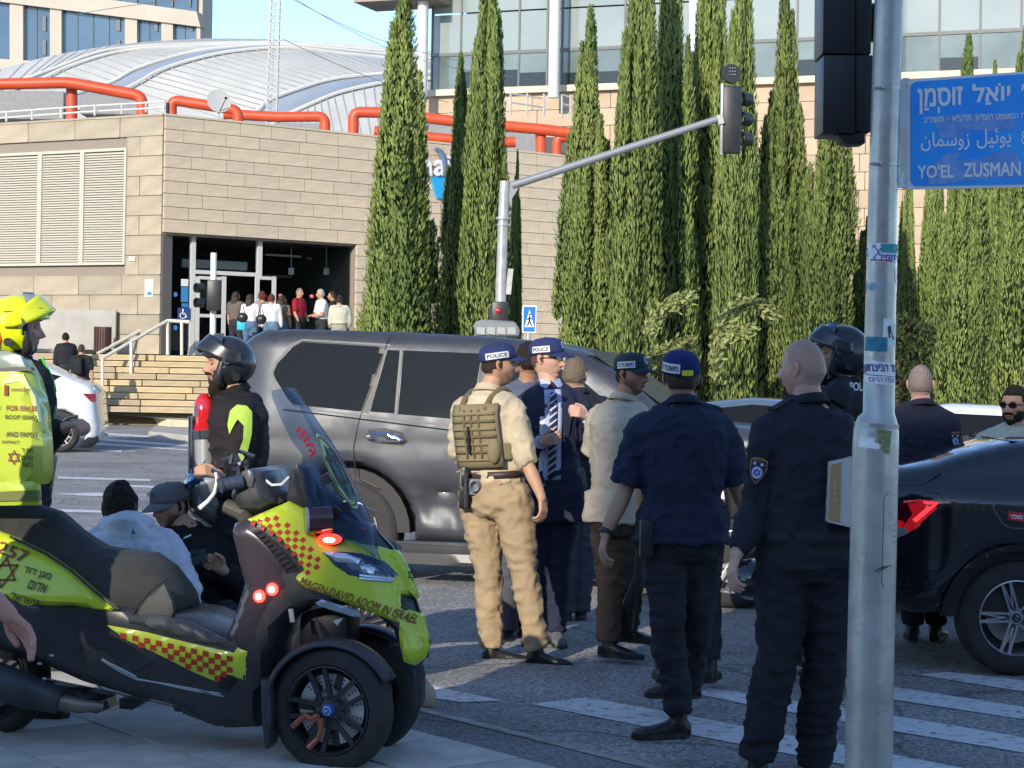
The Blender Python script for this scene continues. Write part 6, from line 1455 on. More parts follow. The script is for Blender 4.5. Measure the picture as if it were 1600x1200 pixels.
for s_, cu, cv, w_, h_, mm in (('FOR ISRAEL', 30, 638, .145, .022, BRN), ('A MAKER OF', -30, 638, .15, .022, BRN), ('ROOF ISRAEL', 29, 652, .15, .018, MATS['letter_dark']), ('GIFT TO THE', -33, 652, .15, .018, MATS['letter_dark']), ('AND FAMILY', 30, 679, .15, .022, MATS['letter_dark']), ('WITH LOVE', -32, 679, .15, .022, MATS['letter_dark']),
                       ('DISTRICT', 12, 691, .08, .012, MATS['letter_dark']), (rtl('מגן ד'), 38, 705, .055, .022, MATS['letter_dark']), (rtl('אדום'), 38, 716, .055, .02, MATS['letter_dark']), (rtl('בישר'), 38, 726.5, .055, .02, MATS['letter_dark']), ('KINGDOM', 27, 609, .085, .012, BRN), ('I', 5, 610, .018, .045, BRN)):
 text_on('box_lettering', s_, bmap(cu, cv), mm, sco, width=w_, height=h_, bold=.015)
star(17, -715, 11, lambda x, y: bmap(17, 715)((x - 17) / 382, (y + 715) / 382), BRN, sco, .13)
# ============================================================ MOTORCYCLES BEHIND
PM = Frame(P(330, 930, s=302).x, F_PX / 302, R(8)); pm = empty('police_motorcycle', 'silver motorcycle with a red beacon on a chrome post under the bearded rider', 'motorcycle', PM.o, PM.ang)
def pmv(u, v, y=0): a, z = PM.uv(u, v, y); return Vector((a, y, z))
c0 = pmv(322, 690); m2 = MB(); m2.tube([pmv(320, 672), pmv(319.5, 660), pmv(319, 640), pmv(318.5, 625), pmv(318, 615)], [.062, .062, .056, .045, .02], 24); m2.build('beacon', mat('beacon_red', (.55, .01, .015), .08, coat=1.0, spec=.9), pm, smooth=True, angle=60)
m2 = MB(); m2.tube([pmv(321, 684), pmv(320, 671)], .072, 24); m2.build('beacon_ring', CHR, pm, smooth=True)
m2 = MB(); m2.tube([pmv(322, 745), pmv(321, 684)], .06, 24); m2.build('beacon_post', mat('brushed_steel', (.55, .56, .55), .3, .7), pm, smooth=True)
m2 = MB(); m2.tube([pmv(297, 740, -.02), pmv(298, 650, -.02)], .012, 8); m2.tube([pmv(303, 740, -.02), pmv(303, 660, -.02)], .01, 8); m2.build('guard_bar', CHR, pm, smooth=True, kind='stuff')
def Wc(a, z): return np.full_like(a, .20)
slab('fairing', PM.pts([(287, 800), (284, 765), (290, 742), (310, 728), (335, 722), (372, 735), (385, 770), (380, 815), (330, 830)]), Wc, mat('fairing_silver', (.42, .42, .40), .2, .7, rvar=.05), pm, rnd=.12, res=.03, y0=.12)
slab('small_screen', PM.pts([(288, 762), (300, 742), (322, 716), (318, 744), (312, 758)]), Wc, mat('screen_blue', (.04, .12, .28), .05, coat=1), pm, rnd=.03, res=.03, off=.01, thick=.03, y0=.12)
slab('tank', PM.pts([(330, 830), (345, 800), (400, 790), (440, 805), (470, 830), (460, 870), (340, 880)]), Wc, DKP, pm, rnd=.1, res=.04, y0=.14)
m2 = MB(); m2.ell(pmv(351, 690, -.1), (.028, .01, .062), 14); m2.build('mirror', mat('mirror_sky', (.10, .30, .62), .05, .3), pm, smooth=True); m2 = MB(); m2.tube([pmv(352, 706, -.1), pmv(358, 720, -.08), pmv(350, 735, 0)], .009, 8); m2.build('mirror_stem', BLACKP, pm)
m2 = MB(); m2.tube([pmv(338, 728, -.2), pmv(370, 712, -.25)], .022, 10); m2.build('grip', BLACKP, pm)
for k in range(10):
 m2 = MB(); u = 345 + rng_.uniform(-5, 38); v = 700 + rng_.uniform(-5, 35); m2.tube([pmv(u, v, -.12), pmv(u + rng_.uniform(-12, 12), v + rng_.uniform(-10, 12), -.14)], .011, 6); m2.build('control_part', MATS['control_blue_black'], pm)
for du in (240, 560): wheel(pm, (PM.uv(du, 900)[0], .1, .31), .31, .22, .13, 7, DKA, nspoke=7)
slab('rear_fairing', PM.pts([(440, 805), (560, 790), (590, 800), (560, 850), (450, 860)]), Wc, DKP, pm, rnd=.08, res=.05, y0=.14)
RM = Frame(P(80, 930, s=305).x, F_PX / 305, R(5)); rm = empty('rescue_motorcycle', 'black handlebar of the rescue rider motorcycle beside the yellow cargo box', 'motorcycle', RM.o, RM.ang)
def rmv(u, v, y=0): a, z = RM.uv(u, v, y); return Vector((a, y, z))
m2 = MB(); m2.tube([rmv(62, 652), rmv(92, 656), rmv(118, 662, .2)], .02, 10); m2.build('handlebar', BLACKP, rm, smooth=True)
m2 = MB(); m2.tube([rmv(92, 662), rmv(108, 652), rmv(122, 650)], [.012, .009, .007], 8); m2.build('brake_lever', BLACKP, rm, smooth=True)
for k in range(8):
 m2 = MB(); u = 66 + rng_.uniform(0, 30); v = 662 + rng_.uniform(-5, 35); m2.tube([rmv(u, v), rmv(u + rng_.uniform(-10, 10), v + rng_.uniform(-5, 15))], .022, 8); m2.build('control_part', BLACKP, rm, smooth=True)
slab('fairing', RM.pts([(-60, 800), (-20, 745), (40, 738), (62, 700), (72, 720), (60, 800), (30, 860), (-60, 880)]), Wc, DKP, rm, rnd=.08, res=.05, y0=.3)
for du in (60, -380): wheel(rm, (RM.uv(du, 900, .2)[0], .3, .31), .31, .22, .13, 7, DKA, nspoke=7)
# ============================================================ PEOPLE: builders
def nv(a): a = np.asarray(a, float); return a / (np.linalg.norm(a) + 1e-9)
def vec(p): return np.array([p[0], p[1], p[2]], float)
class Blob:
 def __init__(s): s.v = []; s.f = []; s.n = 0
 def _add(s, V, F): s.v.append(np.asarray(V, float)); s.f += [tuple(i + s.n for i in f) for f in F]; s.n += len(V)
 def ball(s, c, r, R3=None, n=10):
  V = []; F = []
  r = np.array([r] * 3 if np.isscalar(r) else r, float)
  for i in range(n + 1):
   a = pi * i / n
   for k in range(2 * n): t = pi * k / n; V.append((sin(a) * cos(t), sin(a) * sin(t), cos(a)))
  V = np.array(V) * r
  if R3 is not None: V = V @ np.asarray(R3)
  for i in range(n):
   for k in range(2 * n): F.append((i * 2 * n + k, (i + 1) * 2 * n + k, (i + 1) * 2 * n + (k + 1) % (2 * n), i * 2 * n + (k + 1) % (2 * n)))
  s._add(V + np.asarray(c), F)
 def loft(s, cs, xs, ys, ra, rb, n=20, p=2.0):
  """rings: centre, side vector, front vector, half sizes; superellipse power p"""
  V = []; F = []; m = len(cs)
  for c, x, y, a, b in zip(cs, xs, ys, ra, rb):
   for k in range(n):
    t = 2 * pi * k / n; ct, st = cos(t), sin(t)
    e = 2.0 / p; V.append(np.asarray(c) + np.asarray(x) * a * np.sign(ct) * abs(ct) ** e + np.asarray(y) * b * np.sign(st) * abs(st) ** e)
  for i in range(m - 1):
   for k in range(n): F.append((i * n + k, i * n + (k + 1) % n, (i + 1) * n + (k + 1) % n, (i + 1) * n + k))
  F.append(tuple(range(n))[::-1]); F.append(tuple((m - 1) * n + k for k in range(n))); s._add(V, F)
 def limb(s, pts, rs, sub=5, n=14, round_=(True, True), flat=1.0):
  """smooth tapered tube through points (Catmull-Rom), radii interpolated"""
  P_ = [np.asarray(p, float) for p in pts]; C = []; Rr = []
  for i in range(len(P_) - 1):
   p0 = P_[max(i - 1, 0)]; p1 = P_[i]; p2 = P_[i + 1]; p3 = P_[min(i + 2, len(P_) - 1)]
   for k in range(sub):
    t = k / sub; C.append(.5 * (2 * p1 + (p2 - p0) * t + (2 * p0 - 5 * p1 + 4 * p2 - p3) * t * t + (3 * p1 - p0 - 3 * p2 + p3) * t ** 3)); Rr.append(rs[i] * (1 - t) + rs[i + 1] * t)
  C.append(P_[-1]); Rr.append(rs[-1]); C = np.array(C); xs = []; ys = []; prev = None
  for i in range(len(C)):
   d = nv(C[min(i + 1, len(C) - 1)] - C[max(i - 1, 0)])
   x = np.cross(d, (0, 1, 0.01)) if prev is None else prev - d * (prev @ d)
   x = nv(x); prev = x; xs.append(x); ys.append(np.cross(d, x))
  s.loft(C, xs, ys, Rr, [r * flat for r in Rr], n)
  if round_[0]: s.ball(C[0], Rr[0] * .99, n=7)
  if round_[1]: s.ball(C[-1], Rr[-1] * .99, n=7)
 def mesh(s, voxel, smooth=3, disp=None):
  V = np.vstack(s.v); me = bpy.data.meshes.new('m'); me.from_pydata(V.tolist(), [], s.f)
  o = bpy.data.objects.new('m', me); COL.objects.link(o)
  md = o.modifiers.new('r', 'REMESH'); md.mode = 'VOXEL'; md.voxel_size = voxel
  if smooth: ms = o.modifiers.new('s', 'SMOOTH'); ms.factor = .5; ms.iterations = smooth
  dg = bpy.context.evaluated_depsgraph_get(); ne = bpy.data.meshes.new_from_object(o.evaluated_get(dg))
  bpy.data.objects.remove(o); bpy.data.meshes.remove(me)
  n = len(ne.vertices); A = np.zeros(n * 3, np.float32); ne.vertices.foreach_get('co', A); A = A.reshape(-1, 3).astype(float)
  if disp:
   B = np.zeros(n * 3, np.float32); ne.vertex_normals.foreach_get('vector', B); B = B.reshape(-1, 3)
   A = A + B * disp(A)[:, None]
   ne.vertices.foreach_set('co', A.astype(np.float32).ravel())
  ne.polygons.foreach_set('use_smooth', [True] * len(ne.polygons)); ne.update()
  return ne
def folds(amp, sc=(11, 11, 20), seed=0.0, fine=.35):
 def f(A):
  q = A * np.array(sc) + seed; w_ = vnoise(A * 5 + seed + 9)[:, None] * 1.4
  r = 1 - 2 * np.abs(vnoise(q + w_)); r2 = 1 - 2 * np.abs(vnoise(q * 2.1 + w_ * 2 + 31))
  return amp * (1.35 * np.sign(r) * np.abs(np.clip(r, -.4, 1)) ** 1.5 + fine * 1.3 * r2 - .25)
 return f
def addmesh(name, me, m, parent, mats=None):
 me.name = name; o = bpy.data.objects.new(name, me); COL.objects.link(o); me.materials.clear()
 for x in (mats or [m]): me.materials.append(x)
 if parent: o.parent = parent; 
 return o
def splitmesh(me, keep):
 """new mesh from the faces whose centre satisfies keep(centres)->bool; returns (kept, rest)"""
 n = len(me.vertices); A = np.zeros(n * 3, np.float32); me.vertices.foreach_get('co', A); A = A.reshape(-1, 3)
 Fs = [tuple(p.vertices) for p in me.polygons]; cen = np.array([A[list(f)].mean(0) for f in Fs]); k = keep(cen); out = []
 for flag in (True, False):
  sel = [f for f, q in zip(Fs, k) if q == flag]
  if not sel: out.append(None); continue
  ids = sorted({i for f in sel for i in f}); mp_ = {i: j for j, i in enumerate(ids)}
  nm = bpy.data.meshes.new('m'); nm.from_pydata(A[ids].tolist(), [], [tuple(mp_[i] for i in f) for f in sel])
  nm.polygons.foreach_set('use_smooth', [True] * len(nm.polygons)); nm.update(); out.append(nm)
 return out
SKINM = {}
def skin(c):
 k = tuple(c)
 if k not in SKINM:
  m = mat('skin_%d' % len(SKINM), c, .52, attr='tone', spec=.35, bump=.12, bscale=220); b = m.node_tree.nodes['Principled BSDF']
  b.inputs['Subsurface Weight'].default_value = .12; b.inputs['Subsurface Radius'].default_value = (.012, .005, .003); b.inputs['Subsurface Scale'].default_value = 1.0
  SKINM[k] = m
 return SKINM[k]
EYEW = mat('eye_white', (.55, .53, .5), .2); IRIS = mat('iris', (.03, .018, .01), .15)
def fade(x, a, b): return np.clip((x - a) / (b - a), 0, 1)
NLON, NLAT = 88, 62
def headgrid():
 th = np.linspace(0, pi, NLAT); ph = np.linspace(0, 2 * pi, NLON, endpoint=False)
 ph = ph + .35 * np.sin(ph - pi / 2 + pi) * 0
 T, Pn = np.meshgrid(th, ph, indexing='ij'); X = np.sin(T) * np.cos(Pn); Y = np.sin(T) * np.sin(Pn); Z = np.cos(T)
 return np.column_stack([X.ravel(), Y.ravel(), Z.ravel()])
HG = headgrid()
HF = [(i * NLON + k, (i + 1) * NLON + k, (i + 1) * NLON + (k + 1) % NLON, i * NLON + (k + 1) % NLON) for i in range(NLAT - 1) for k in range(NLON)]
def headshape(bald=False):
 x, y, z = HG[:, 0].copy(), HG[:, 1].copy(), HG[:, 2].copy()
 X = x * .076; Y = y * .098; Z = z * .122
 low = fade(-z, .05, .95); X *= 1 - .34 * low ** 1.3; 
 back = np.clip(-y, 0, 1); Y *= 1 - .38 * back * fade(-z, .15, .85); Y += .008 * back * fade(z, -.3, .5)
 fr = np.clip(y, 0, 1); Y = np.where(y > 0, Y - .006 * fr ** 2 * (1 - low), Y); Y += fr * low * .004
 Z = np.where(z < 0, Z * (1 - .05 * fr), Z)
 f = fade(y, .15, .5)
 G_ = lambda cx, cz, sx, sz: np.exp(-(((X - cx) / sx) ** 2) - ((Z - cz) / sz) ** 2)
 nose = np.exp(-(X / .0105) ** 2) * (fade(Z, .022, -.028) * (Z > -.032) + (Z <= -.032) * np.exp(-((Z + .032) / .008) ** 2))
 d = .030 * nose + .008 * (G_(-.015, -.033, .008, .008) + G_(.015, -.033, .008, .008))
 d += .006 * np.exp(-((Z - .026) / .009) ** 2) * np.exp(-(X / .042) ** 2) - .013 * (G_(-.031, .008, .015, .012) + G_(.031, .008, .015, .012))
 d += .007 * np.exp(-(X / .021) ** 2) * (np.exp(-((Z + .055) / .0055) ** 2) + np.exp(-((Z + .066) / .006) ** 2)) - .004 * np.exp(-((Z + .078) / .006) ** 2) * np.exp(-(X / .02) ** 2)
 d += .011 * G_(0, -.098, .022, .015) + .004 * (G_(-.045, -.018, .018, .018) + G_(.045, -.018, .018, .018)) - .003 * (G_(-.045, -.055, .015, .02) + G_(.045, -.055, .015, .02))
 Y = Y + d * f
 return np.column_stack([X, Y, Z])
HEAD0 = headshape()
def rotm(yaw, pitch=0.0, roll=0.0):
 """yaw 0 faces the camera (-y), 90 faces right (+x), 180 away; returns rows side, front, up"""
 y = R(yaw); fr = np.array([sin(y), -cos(y), 0.0]); up_ = np.array([0, 0, 1.0]); sd = np.cross(fr, up_)
 p = R(pitch); fr2 = fr * cos(p) + up_ * sin(p); up2 = up_ * cos(p) - fr * sin(p)
 q = R(roll); sd2 = sd * cos(q) + up2 * sin(q); up3 = up2 * cos(q) - sd * sin(q)
 return np.array([sd2, fr2, up3])
def hand(b, wr, dr, palm, side, k=1.0, curl=.35, thumb=.5, spread=.05):
 """wrist point, direction of the fingers, palm normal, side vector sign for the thumb"""
 dr = nv(dr); palm = nv(palm - dr * (palm @ dr)); sd = np.cross(dr, palm) * side
 kn = []
 for i, (o, L) in enumerate(((-.027, .078), (-.009, .086), (.009, .082), (.026, .072))):
  kp_ = wr + dr * (.088 - abs(o) * .15) * k - sd * o * k * 1.02; kn.append((kp_, L, o))
  b.limb([wr + dr * .01 * k - sd * o * k * .6, (wr + kp_) / 2 - sd * o * .1, kp_], [.0145 * k, .0135 * k, .0105 * k], sub=2, n=8)
 for i, (kp_, L, o) in enumerate(kn):
  a = curl * (1 + .12 * i); d = dr - sd * o * spread * 20; d = nv(d); p = kp_; rr = .0092 * k; pts = [p]; 
  for j, fl in enumerate((.45, .31, .24)):
   ang = a * (j + 1) * .9; dd = d * cos(ang) + palm * sin(ang); p = p + dd * L * fl * k; pts.append(p)
  b.limb(pts, [rr * 1.05, rr, rr * .92, rr * .78], sub=2, n=8)
 t0 = wr + dr * .022 * k + sd * .022 * k; t1 = t0 + (dr * .45 + sd * .55 + palm * thumb * .5) * .045 * k; t2 = t1 + (dr * .8 + sd * .15 + palm * thumb * .6) * .034 * k; t3 = t2 + (dr * .9 - sd * .1 + palm * thumb * .7) * .024 * k
 b.limb([t0, t1, t2, t3], [.014 * k, .0125 * k, .0105 * k, .0085 * k], sub=2, n=8)
def person(lab, s, J, yaw, hyaw, skinc=(.42, .24, .16), top=None, topc='shirt', sleeve='short', trous=None, shoe=None, hair=None, beard=None, vox=.0125, group=None,
           hpitch=0, hroll=0, hk=1.0, k=1.0, loose=0.0, hem=.0, seed=0.0, hands='ab', topname='shirt', fold=.006, collar=True, curl=.35, skirt=.0, shoulder=1.0, palms=None, sunglass=False, facegrid=True, stub=.0, depthk=1.0, tuck=True, legk=1.0):
 """J: joint -> (u, v[, metres further from the camera]) in the photograph"""
 d0 = F_PX / s
 def j(n): t = J[n]; return vec(P(t[0], t[1], d=d0 + (t[2] if len(t) > 2 else 0)))
 Q = {n: j(n) for n in J}
 base = Vector(((Q['aa'] + Q['ab'])[0] / 2, (Q['aa'] + Q['ab'])[1] / 2, min(Q['ta'][2], Q['tb'][2]) - .03)) if 'aa' in Q else Vector(Q['ha']); O = np.array(base)
 for n in Q: Q[n] = Q[n] - O
 e = empty('person', lab, 'person', base, 0, group)
 Hm = rotm(hyaw, hpitch, hroll); Tm = rotm(yaw); Q['nk'] = Q['nk'] + np.array([0, 0, .022])
 up_ = nv(Q['nk'] - (Q['ha'] + Q['hb']) / 2); ssd = nv(Q['sb'] - Q['sa']); ssd = nv(ssd - up_ * (ssd @ up_)); fr = np.cross(up_, ssd); fr = fr * (1 if fr @ Tm[1] > 0 else -1)
 hsd = nv(Q['hb'] - Q['ha']); hsd = nv(hsd - up_ * (hsd @ up_)); hfr = np.cross(up_, hsd); hfr = hfr * (1 if hfr @ fr > 0 else -1)
 sw = np.linalg.norm(Q['sb'] - Q['sa']); pel = (Q['ha'] + Q['hb']) / 2; L = np.linalg.norm(Q['nk'] - pel); kk = max(.8, min(1.25, sw / .37)) * shoulder; dk = depthk * k
 T = [(-.06, .150, .105), (.04, .172, .118), (.14, .166, .112), (.30, .152, .108), (.48, .165, .118), (.66, .182, .128), (.80, .188, .125), (.90, .165, .105), (.97, .10, .082), (1.03, .062, .065)]
 def torso(b, grow=0.0, t0=-.1, t1=1.05, gr2=0.0, p=2.5):
  cs, xs, ys, ra, rb = [], [], [], [], []
  for t, a, d in T:
   if t < t0 or t > t1: continue
   f = min(1, max(0, t)); x = nv(hsd * (1 - f) + ssd * f); y = nv(hfr * (1 - f) + fr * f)
   cs.append(pel + up_ * L * t + y * .0); xs.append(x); ys.append(y); g = grow if t < .9 else grow * .5 + gr2
   ra.append(a * (kk if t > .5 else (kk + 1) / 2 * k) + g); rb.append(d * dk + g)
  b.loft(cs, xs, ys, ra, rb, 24, p)
 SH = {}
 for q in 'ab':
  out = nv(Q['s' + q] - Q['nk']); SH[q] = Q['s' + q]
 # ---------- body (one continuous mesh: trunk, neck, arms, legs, hands) with the head joined in
 b = Blob(); torso(b, -.012)
 hc = Q['hd']; neckt = hc - Hm[2] * .055 - Hm[1] * .012
 b.limb([Q['nk'] - up_ * .05, Q['nk'] + up_ * .01, neckt], [.066 * k, .058 * k, .056 * k], sub=3)
 for q in 'ab':
  b.limb([Q['nk'] + up_ * .012, Q['nk'] * .55 + SH[q] * .45 + up_ * .006, SH[q]], [.048 * k, .048 * k, .05 * k], sub=3)
  b.limb([SH[q] - up_ * .01, (SH[q] + Q['e' + q]) / 2, Q['e' + q], (Q['e' + q] * .6 + Q['w' + q] * .4), Q['w' + q]], [.056 * k, .047 * k, .039 * k, .041 * k, .027 * k], sub=4)
  if 'k' + q in Q: b.limb([Q['h' + q], Q['k' + q], Q['a' + q]], [.08 * k, .055 * k, .038 * k], sub=5)
 bm_ = b.mesh(vox, 3)
 parts = [(bm_, None)]
 hb2 = Blob()
 for q in hands:
  dr = nv(Q['w' + q] - Q['e' + q]); tgt = Q['f' + q] if 'f' + q in Q else Q['w' + q] + dr * .18
  dr2 = nv(tgt - Q['w' + q]); pn = (palms or {}).get(q); pn = np.array(pn, float) if pn is not None else nv(pel - Q['w' + q] + 1e-3)
  pn2 = nv(pn - dr2 * (pn @ dr2)); sg = 1 if np.cross(dr2, pn2) @ (fr + np.array([0, 0, .7])) > 0 else -1
  hand(hb2, Q['w' + q], dr2, pn, (palms or {}).get(q + 's', sg), k, curl=(palms or {}).get(q + 'c', curl)); hb2.limb([Q['w' + q] - dr * .05, Q['w' + q] + dr2 * .012], [.029 * k, .026 * k], sub=2)
 if hands: parts.append((hb2.mesh(.0045 if vox < .015 else .008, 1), None))
 HV = HEAD0 * hk; Wd = HV @ Hm + hc
 X, Y, Z = HEAD0[:, 0], HEAD0[:, 1], HEAD0[:, 2]
 tone = np.ones((len(HV), 3)); nz = vnoise(HEAD0 * 45 + seed)
 def blend(mask, c): 
  nonlocal tone
  m_ = np.clip(mask, 0, 1)[:, None]; tone = tone * (1 - m_) + np.array(c) / np.array(skinc) * m_
 lip = np.exp(-(X / .022) ** 4) * np.exp(-((Z + .061) / .010) ** 4) * (Y > .05); blend(lip * .55, (skinc[0] * .85, skinc[1] * .55, skinc[2] * .55))
 blend(np.exp(-(X / .02) ** 4) * np.exp(-((Z + .0605) / .0018) ** 2) * (Y > .05) * .8, (.06, .02, .015))
 red = (np.exp(-((np.abs(X) - .045) / .02) ** 2) * np.exp(-((Z + .022) / .02) ** 2) + np.exp(-(X / .014) ** 2) * np.exp(-((Z + .028) / .012) ** 2)) * (Y > .03); tone = tone * (1 - red[:, None] * np.array([0, .14, .14]))
 hc_ = hair[1] if hair else (.03, .02, .015)
 brow = np.exp(-((np.abs(X) - .032) / .017) ** 4) * np.exp(-((Z - .028 + (np.abs(X) - .03) ** 2 * 8) / .0045) ** 2) * (Y > .04); blend(brow * .85, hc_ if hair and hair[0] != 'grey' else (.06, .04, .03))
 blend(np.exp(-((np.abs(X) - .031) / .013) ** 2) * np.exp(-((Z - .010) / .007) ** 2) * (Y > .04) * .45, (skinc[0] * .35, skinc[1] * .3, skinc[2] * .3))
 if beard:
  jaw = fade(-Z, .030 + 0 * Z, .062) * fade(Y, -.012, .012); ch = fade(-Z, .035, .05) * (Y > .03)
  cheekline = fade(-Z - .034 + .55 * np.clip(.055 - np.abs(X), 0, 1) * -1, -.02, .012)
  mk = np.clip(fade(-Z, .018, .05) * fade(np.abs(X), .034, .052) * fade(Y, -.02, 0) + fade(-Z, .076, .088) * (Y > 0) + np.exp(-((Z + .045) / .007) ** 2) * fade(.034 - np.abs(X), 0, .008) * (Y > .04) + fade(-Z, .045, .07) * fade(np.abs(X), .024, .032) * (Y > 0), 0, 1)
  mk = mk * (1 - lip * .8); blend(mk * beard[0] * (.85 + .3 * nz), beard[1])
 if hair and hair[0] in ('short', 'grey', 'stub', 'curly'):
  hl = fade(Z - .035 + fade(Y, .02, .09) * -.035 + .02 * 0, -.0, .012)
  side_ = fade(Z, -.03, -.015) * fade(-Y, -.022, -.008) * 1.0
  backm = fade(-Y, .03, .05) * fade(Z, -.055, -.04)
  front = fade(Z, .062, .072)
  hm = np.clip(np.maximum.reduce([side_ * (Y < .03), backm, front, fade(Z, .02, .03) * (Y < .035)]), 0, 1); blend(hm * (.9 if hair[0] != 'stub' else .6), hair[1])
 Vs = [Wd]; Fs = [list(HF)]; mi = [np.zeros(len(HF), int)]; tn = [tone]
 def addp(V, F, idx, col):
  off_ = sum(len(v) for v in Vs); Vs.append(V); Fs.append([tuple(i + off_ for i in f) for f in F]); mi.append(np.full(len(F), idx)); tn.append(np.tile(col, (len(V), 1)) if np.ndim(col) == 1 else col)
 for sx_ in (-1, 1):
  for (rad, off_, idx) in ((np.array([.0125, .008, .0062]), .0, 1), (np.array([.0058, .0035, .0058]), .0062, 2)):
   mb_ = MB(); mb_.ell((sx_ * .031, .0795 + off_, .0095), tuple(rad), 6); addp(np.array(mb_.v) * hk @ Hm + hc, mb_.f, idx, np.ones(3))
  mb_ = MB(); mb_.ell((0, 0, 0), (.009, .019, .031), 8); ev = np.array(mb_.v)
  ev[:, 0] = np.where(np.abs(ev[:, 0]) > 0, ev[:, 0] * (1 - .8 * np.exp(-((ev[:, 1] / .010) ** 2 + (ev[:, 2] / .018) ** 2))), 0) * 1.0
  dish = np.exp(-((ev[:, 1] - .002) / .009) ** 2 - (ev[:, 2] / .016) ** 2)
  ev[:, 0] = ev[:, 0] * 1.0; ev = ev + np.array([.0, 0, 0]); tc_ = np.ones((len(ev), 3)) * (1 - .45 * dish[:, None]) * np.array([1.05, .88, .85])
  ev[:, 1] -= ev[:, 2] * .15; q_ = .42 * sx_; ev = np.column_stack([ev[:, 0] * cos(q_) - ev[:, 1] * sin(q_), ev[:, 0] * sin(q_) + ev[:, 1] * cos(q_), ev[:, 2]])
  ev = ev * np.array([1, 1, 1]) + np.array([sx_ * .0755, -.006, .0]); addp(ev * hk @ Hm + hc, mb_.f, 0, tc_)
 for m_, _ in parts:
  n = len(m_.vertices); A = np.zeros(n * 3, np.float32); m_.vertices.foreach_get('co', A); A = A.reshape(-1, 3).astype(float)
  t_ = 1 + .05 * vnoise(A * 30)[:, None] * np.array([.5, 1, 1]); addp(A, [tuple(p.vertices) for p in m_.polygons], 0, t_)
  if beard and beard[0] > .95: pass
 V = np.vstack(Vs); F = [f for L_ in Fs for f in L_]; M_ = np.concatenate(mi); TN = np.vstack(tn)
 me = bpy.data.meshes.new('body'); me.from_pydata(V.tolist(), [], F); me.polygons.foreach_set('use_smooth', [True] * len(F)); me.polygons.foreach_set('material_index', M_.astype(np.int32))
 at = me.attributes.new('tone', 'FLOAT_COLOR', 'POINT'); at.data.foreach_set('color', np.column_stack([np.clip(TN * np.array(skinc), 0, 1), np.ones(len(TN))]).astype(np.float32).ravel()); me.update()
 bo = addmesh('body', me, None, e, [skin(skinc), EYEW, IRIS])
 if hair and hair[0] in ('short', 'grey', 'curly', 'long'):
  th_ = hair[2] if len(hair) > 2 else .008; msk = hm if hair[0] != 'long' else np.clip(fade(Z, .045, .055) + fade(-Y, -.03, -.01) * 1.0, 0, 1)
  nrm = HG / np.linalg.norm(HG, axis=1)[:, None]; lum = th_ * (1 + .7 * vnoise(HEAD0 * (110 if hair[0] != 'curly' else 60) + seed))
  HVh = HEAD0 + nrm * (msk * lum)[:, None] - nrm * ((1 - msk) * .006)[:, None]
  o = mkobj('hair', HVh * hk @ Hm + hc, HF, mat('hair_%02d' % int(hair[1][0] * 400), hair[1], .65, spec=.3, bump=.6, bscale=150, var=.3, vscale=120), e, smooth=True, angle=180)
 if hair and hair[0] == 'long':
  b = Blob(); b.limb([hc + Hm[2] * .04 - Hm[1] * .05, hc - Hm[2] * .08 - Hm[1] * .075, hc - Hm[2] * .24 - Hm[1] * .085], [.085, .09, .06], flat=.6); addmesh('long_hair', b.mesh(.014, 2, folds(.006, (40, 40, 6))), mat('hair_long_%02d' % int(hair[1][0] * 400), hair[1], .6, bump=.6, bscale=80, stretch=(1, 1, .2)), e)
 if beard and beard[0] > .95:
  nrm = HG.copy(); HVh = HEAD0 + nrm * (mk * (beard[2] if len(beard) > 2 else .012) * (1 + .5 * nz))[:, None] - nrm * ((1 - mk) * .006)[:, None] + np.array([0, .3, -1]) * (mk * fade(-Z, .07, .11) * (beard[3] if len(beard) > 3 else 0))[:, None]
  mkobj('beard', HVh * hk @ Hm + hc, HF, mat('beard_hair', beard[1], .7, spec=.2, bump=.7, bscale=160), e, smooth=True, angle=180)
 # ---------- clothes
 if top:
  b = Blob(); g = .016 + loose
  torso(b, g, t0=-.1 if skirt or not tuck else .1, t1=1.0 if collar else .98, gr2=.012)
  if skirt:
   c0 = pel - up_ * (.05 + skirt); b.loft([c0, pel - up_ * .04, pel + up_ * L * .2], [hsd] * 3, [hfr] * 3, [.20 * k + g, .19 * k + g, .175 * k + g], [.145 * dk + g, .135 * dk + g, .125 * dk + g], 24, 2.5)
  for q in 'ab':
   S_, E_, W_ = SH[q], Q['e' + q], Q['w' + q]
   inn = Q['nk'] * .45 + S_ * .55 - up_ * .045; b.limb([Q['nk'] + up_ * .0, Q['nk'] * .55 + S_ * .45 + up_ * .002, S_], [.056 * k, .060 * k, .066 * k], sub=3)
   if sleeve == 'short': b.limb([inn, S_ + up_ * .002, S_ * .55 + E_ * .45, S_ * .12 + E_ * .88], [.075 * k, .071 * k, .067 * k + loose, .066 * k + loose], sub=4, round_=(True, False))
   elif sleeve == 'rolled': b.limb([inn, S_ + up_ * .002, S_ * .5 + E_ * .5, E_ * .98 + S_ * .02, E_ * .9 + W_ * .1], [.075 * k, .072 * k, .066 * k + loose, .058 * k, .056 * k], sub=4, round_=(True, False))
   elif sleeve == 'long': b.limb([inn, S_ + up_ * .002, (S_ + E_) / 2, E_, E_ * .5 + W_ * .5, E_ * .04 + W_ * .96], [.075 * k, .071 * k, .064 * k + loose, .056 * k + loose, .05 * k + loose, .042 * k], sub=4, round_=(True, False))
  b.limb([Q['nk'] - up_ * .08, Q['nk'] - up_ * .0], [.10 * k, .076 * k], sub=2, round_=(True, False))
  tm = b.mesh(vox, 3, folds(fold, seed=seed + 3)); e['_x'] = 0
  to = addmesh(topname, tm, top, e)
